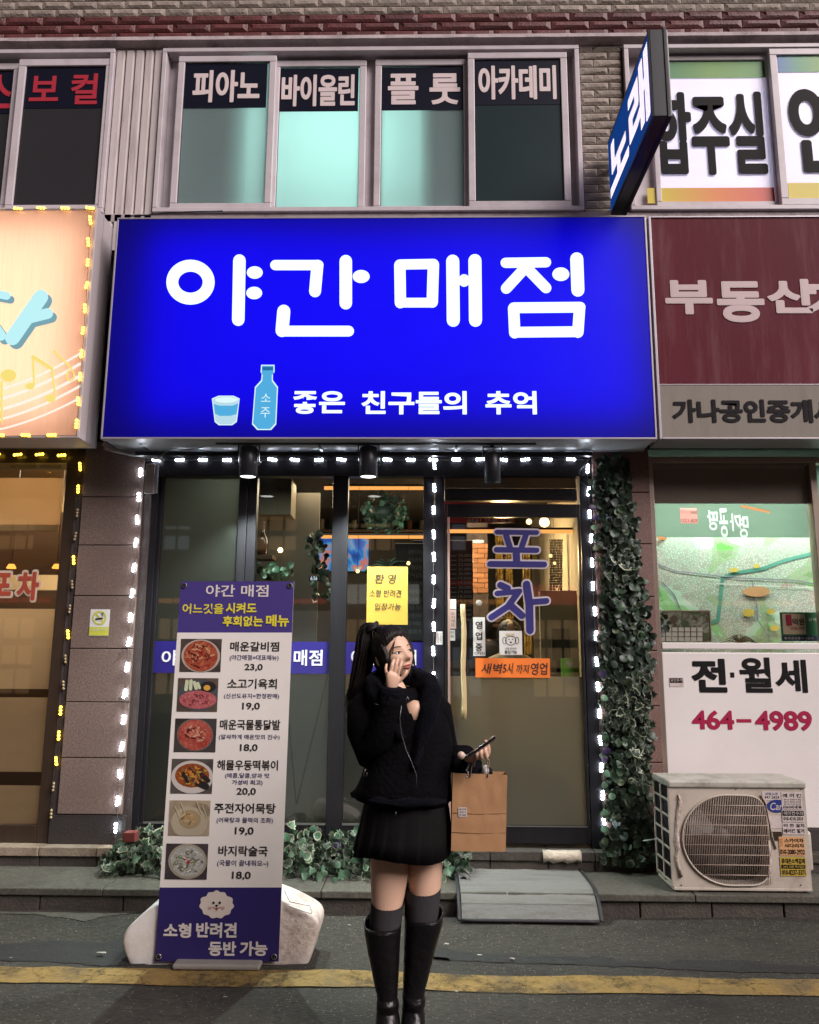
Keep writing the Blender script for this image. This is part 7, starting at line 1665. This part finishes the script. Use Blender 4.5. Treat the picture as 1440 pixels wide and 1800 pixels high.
# paper bag
bgt = thing('paper_bag', 'brown paper carrier bag with small white square label hanging from the woman\'s hand', 'bag', w(844, 1497, -.09))
mKr = M('kraft_paper', (.42, .225, .105), .75, .08, 20, .35, 12, dirt=(.33, .17, .075), dscale=6, damt=.5); mKrI = M('kraft_inside', (.30, .17, .09), .8)
BYg = PYW - .09; f = [Vector((W(x, y, BYg))) for x, y in ((793, 1496), (889, 1497), (892, 1362), (796, 1359))]; dp = .085
cols_ = 14; rws = 16; rg1 = []
def face_pt(u, v): return f[0].lerp(f[1], u).lerp(f[3].lerp(f[2], u), v)
mb = MB(); g1 = [[face_pt(u / cols_, v / rws) + Vector((0, .003 * noise.noise(Vector((u * .5, v * .4, 1))) + .004 * math.sin(u / cols_ * math.pi) * (v / rws - .5), 0)) for u in range(cols_ + 1)] for v in range(rws + 1)]
g2 = [[p + Vector((.0, dp, 0)) for p in r_] for r_ in g1]
mb.rings(g1, 0, False, False); mb.rings(g2, 0, False, False)
mb.rings([[g1[v][-1], g1[v][-1] + Vector((-.010 * math.sin(v / rws * 3.1), dp / 2, 0)), g2[v][-1]] for v in range(rws + 1)], 0, False, False, False)
mb.rings([[g1[v][0], g1[v][0] + Vector((.010, dp / 2, 0)), g2[v][0]] for v in range(rws + 1)], 0, False, False, False)
mb.rings([g1[0], g2[0]], 0, False, False, False)
mb.build('bag_body', mKr, bgt)
MB().rings([[p + Vector((0, .002, -.05)) for p in g1[-1]], [p + Vector((0, -.002, -.05)) for p in g2[-1]]], 0, False, False, False).build('bag_inside', mKrI, bgt)
for y in (1430, 1464): MB().tube([W(794, y - 1, BYg - .001), W(842, y + 1, BYg - .0015), W(890, y - .5, BYg - .001)], .0010, 4).build('bag_crease', M('crease_brown', (.24, .12, .05), .8), bgt)
ex = face_pt(1, 0)
MB().rings([[W(889 + 3 * t_, 1497 - 135 * t_, BYg + .001) , W(896 + 1 * t_, 1470 - 128 * t_ * .8, BYg + .06)] for t_ in (0, 1)], 0, False, False, False)
lb = thing_ = None
rect('label', mStW, bgt, (806, 1419, 821, 1436), BYg - .003)
for r_ in range(3): T(('무신사', '스토어', 'SHOP')[r_] if False else ('종이백', '상점가', 'STORE')[r_], (807.5, 1421 + r_ * 5, 819.5, 1424.5 + r_ * 5), BYg - .0035, mBrown, bgt, 0)
mTw = M('twisted_paper', (.45, .34, .27), .8, .2, 90)
for (dy, e) in ((-.002, 0), (dp, 3)):
    MB().tube([W(827 + e, 1366, BYg + dy), W(829 + e, 1350, BYg + dy * .7), W(833 + e, 1335, -2.415), W(838, 1329, -2.42), W(850, 1330, -2.425), W(856 + e, 1335, -2.42), W(858 + e, 1350, BYg + dy * .7), W(858 + e, 1366, BYg + dy)], .0022, 6).build('handle', mTw, bgt)
ky = thing('key_ring', 'small cluster of silver charms hanging from the phone in front of the bag handle', 'keyring', w(824, 1345, -.12))
for k in range(7): MB().ell(w(822 + rr_.uniform(-3, 4), 1342 + k * 4, -.125), (.004, .004, .005), 0, 8, 6).build('charm', mZip, ky)
fu = thing('wrapped_item', 'white and black bundle sticking out of the top of the paper bag', 'bundle', W(856, 1358, BYg + .04))
mb = MB().ell(W(853, 1355, BYg + .04), (.016, .02, .022), 0, 14, 10)
for q in range(len(mb.v)): mb.v[q] += Vector((1, 1, 1)) * .004 * noise.noise(mb.v[q] * 60)
mb.build('white_cloth', M('cloth_white', (.5, .47, .45), .8, .1), fu); MB().ell(W(862, 1358, BYg + .045), (.010, .016, .020), 0, 10, 8).build('black_cloth', mBlack, fu)

# ------------------------------------------------------------------ the other side of the street, seen only in the glass
ob = thing('opposite_building', 'dim building across the street with lit shop windows, seen only as reflections', 'building', (0, -15, 0))
BX('wall', M('far_wall', (.09, .075, .07), .9, .3, 3), ob, -16, -15.6, 0, 16, -15, 8.5, 0)
mFW = EM('far_window_warm', (1, .62, .30), .55); mFW2 = EM('far_window_cool', (.75, .85, 1), .35)
rq = random.Random(11)
for i in range(12):
    x = -14 + i * 2.4
    BX('window', mFW if i % 3 else mFW2, ob, x, -14.99, 4.2, x + rq.uniform(.6, 1.5), -14.97, 4.2 + rq.uniform(.5, 1.1), 0)
    BX('shop_window', mFW if i % 2 else mFW2, ob, x, -14.99, .5, x + rq.uniform(1.0, 1.9), -14.97, 2.4, 0)
    for q in range(3): BX('window_bar', MATS['far_wall'], ob, x + .3 + q * .42, -14.965, .5, x + .36 + q * .42, -14.95, 5.2, 0)
    for zq in (1.1, 1.7, 4.55): BX('window_bar', MATS['far_wall'], ob, x, -14.948, zq, x + 1.9, -14.935, zq + .09 + rq.uniform(0, .2), 0)
    BX('shop_sign_strip', EM('far_sign_%d' % i, [(1, .4, .1), (.9, .1, .08), (.9, .9, .8)][i % 3], .9), ob, x - .1, -14.99, 2.8, x + 1.9, -14.95, 2.8 + rq.choice((.12, .5)), 0)
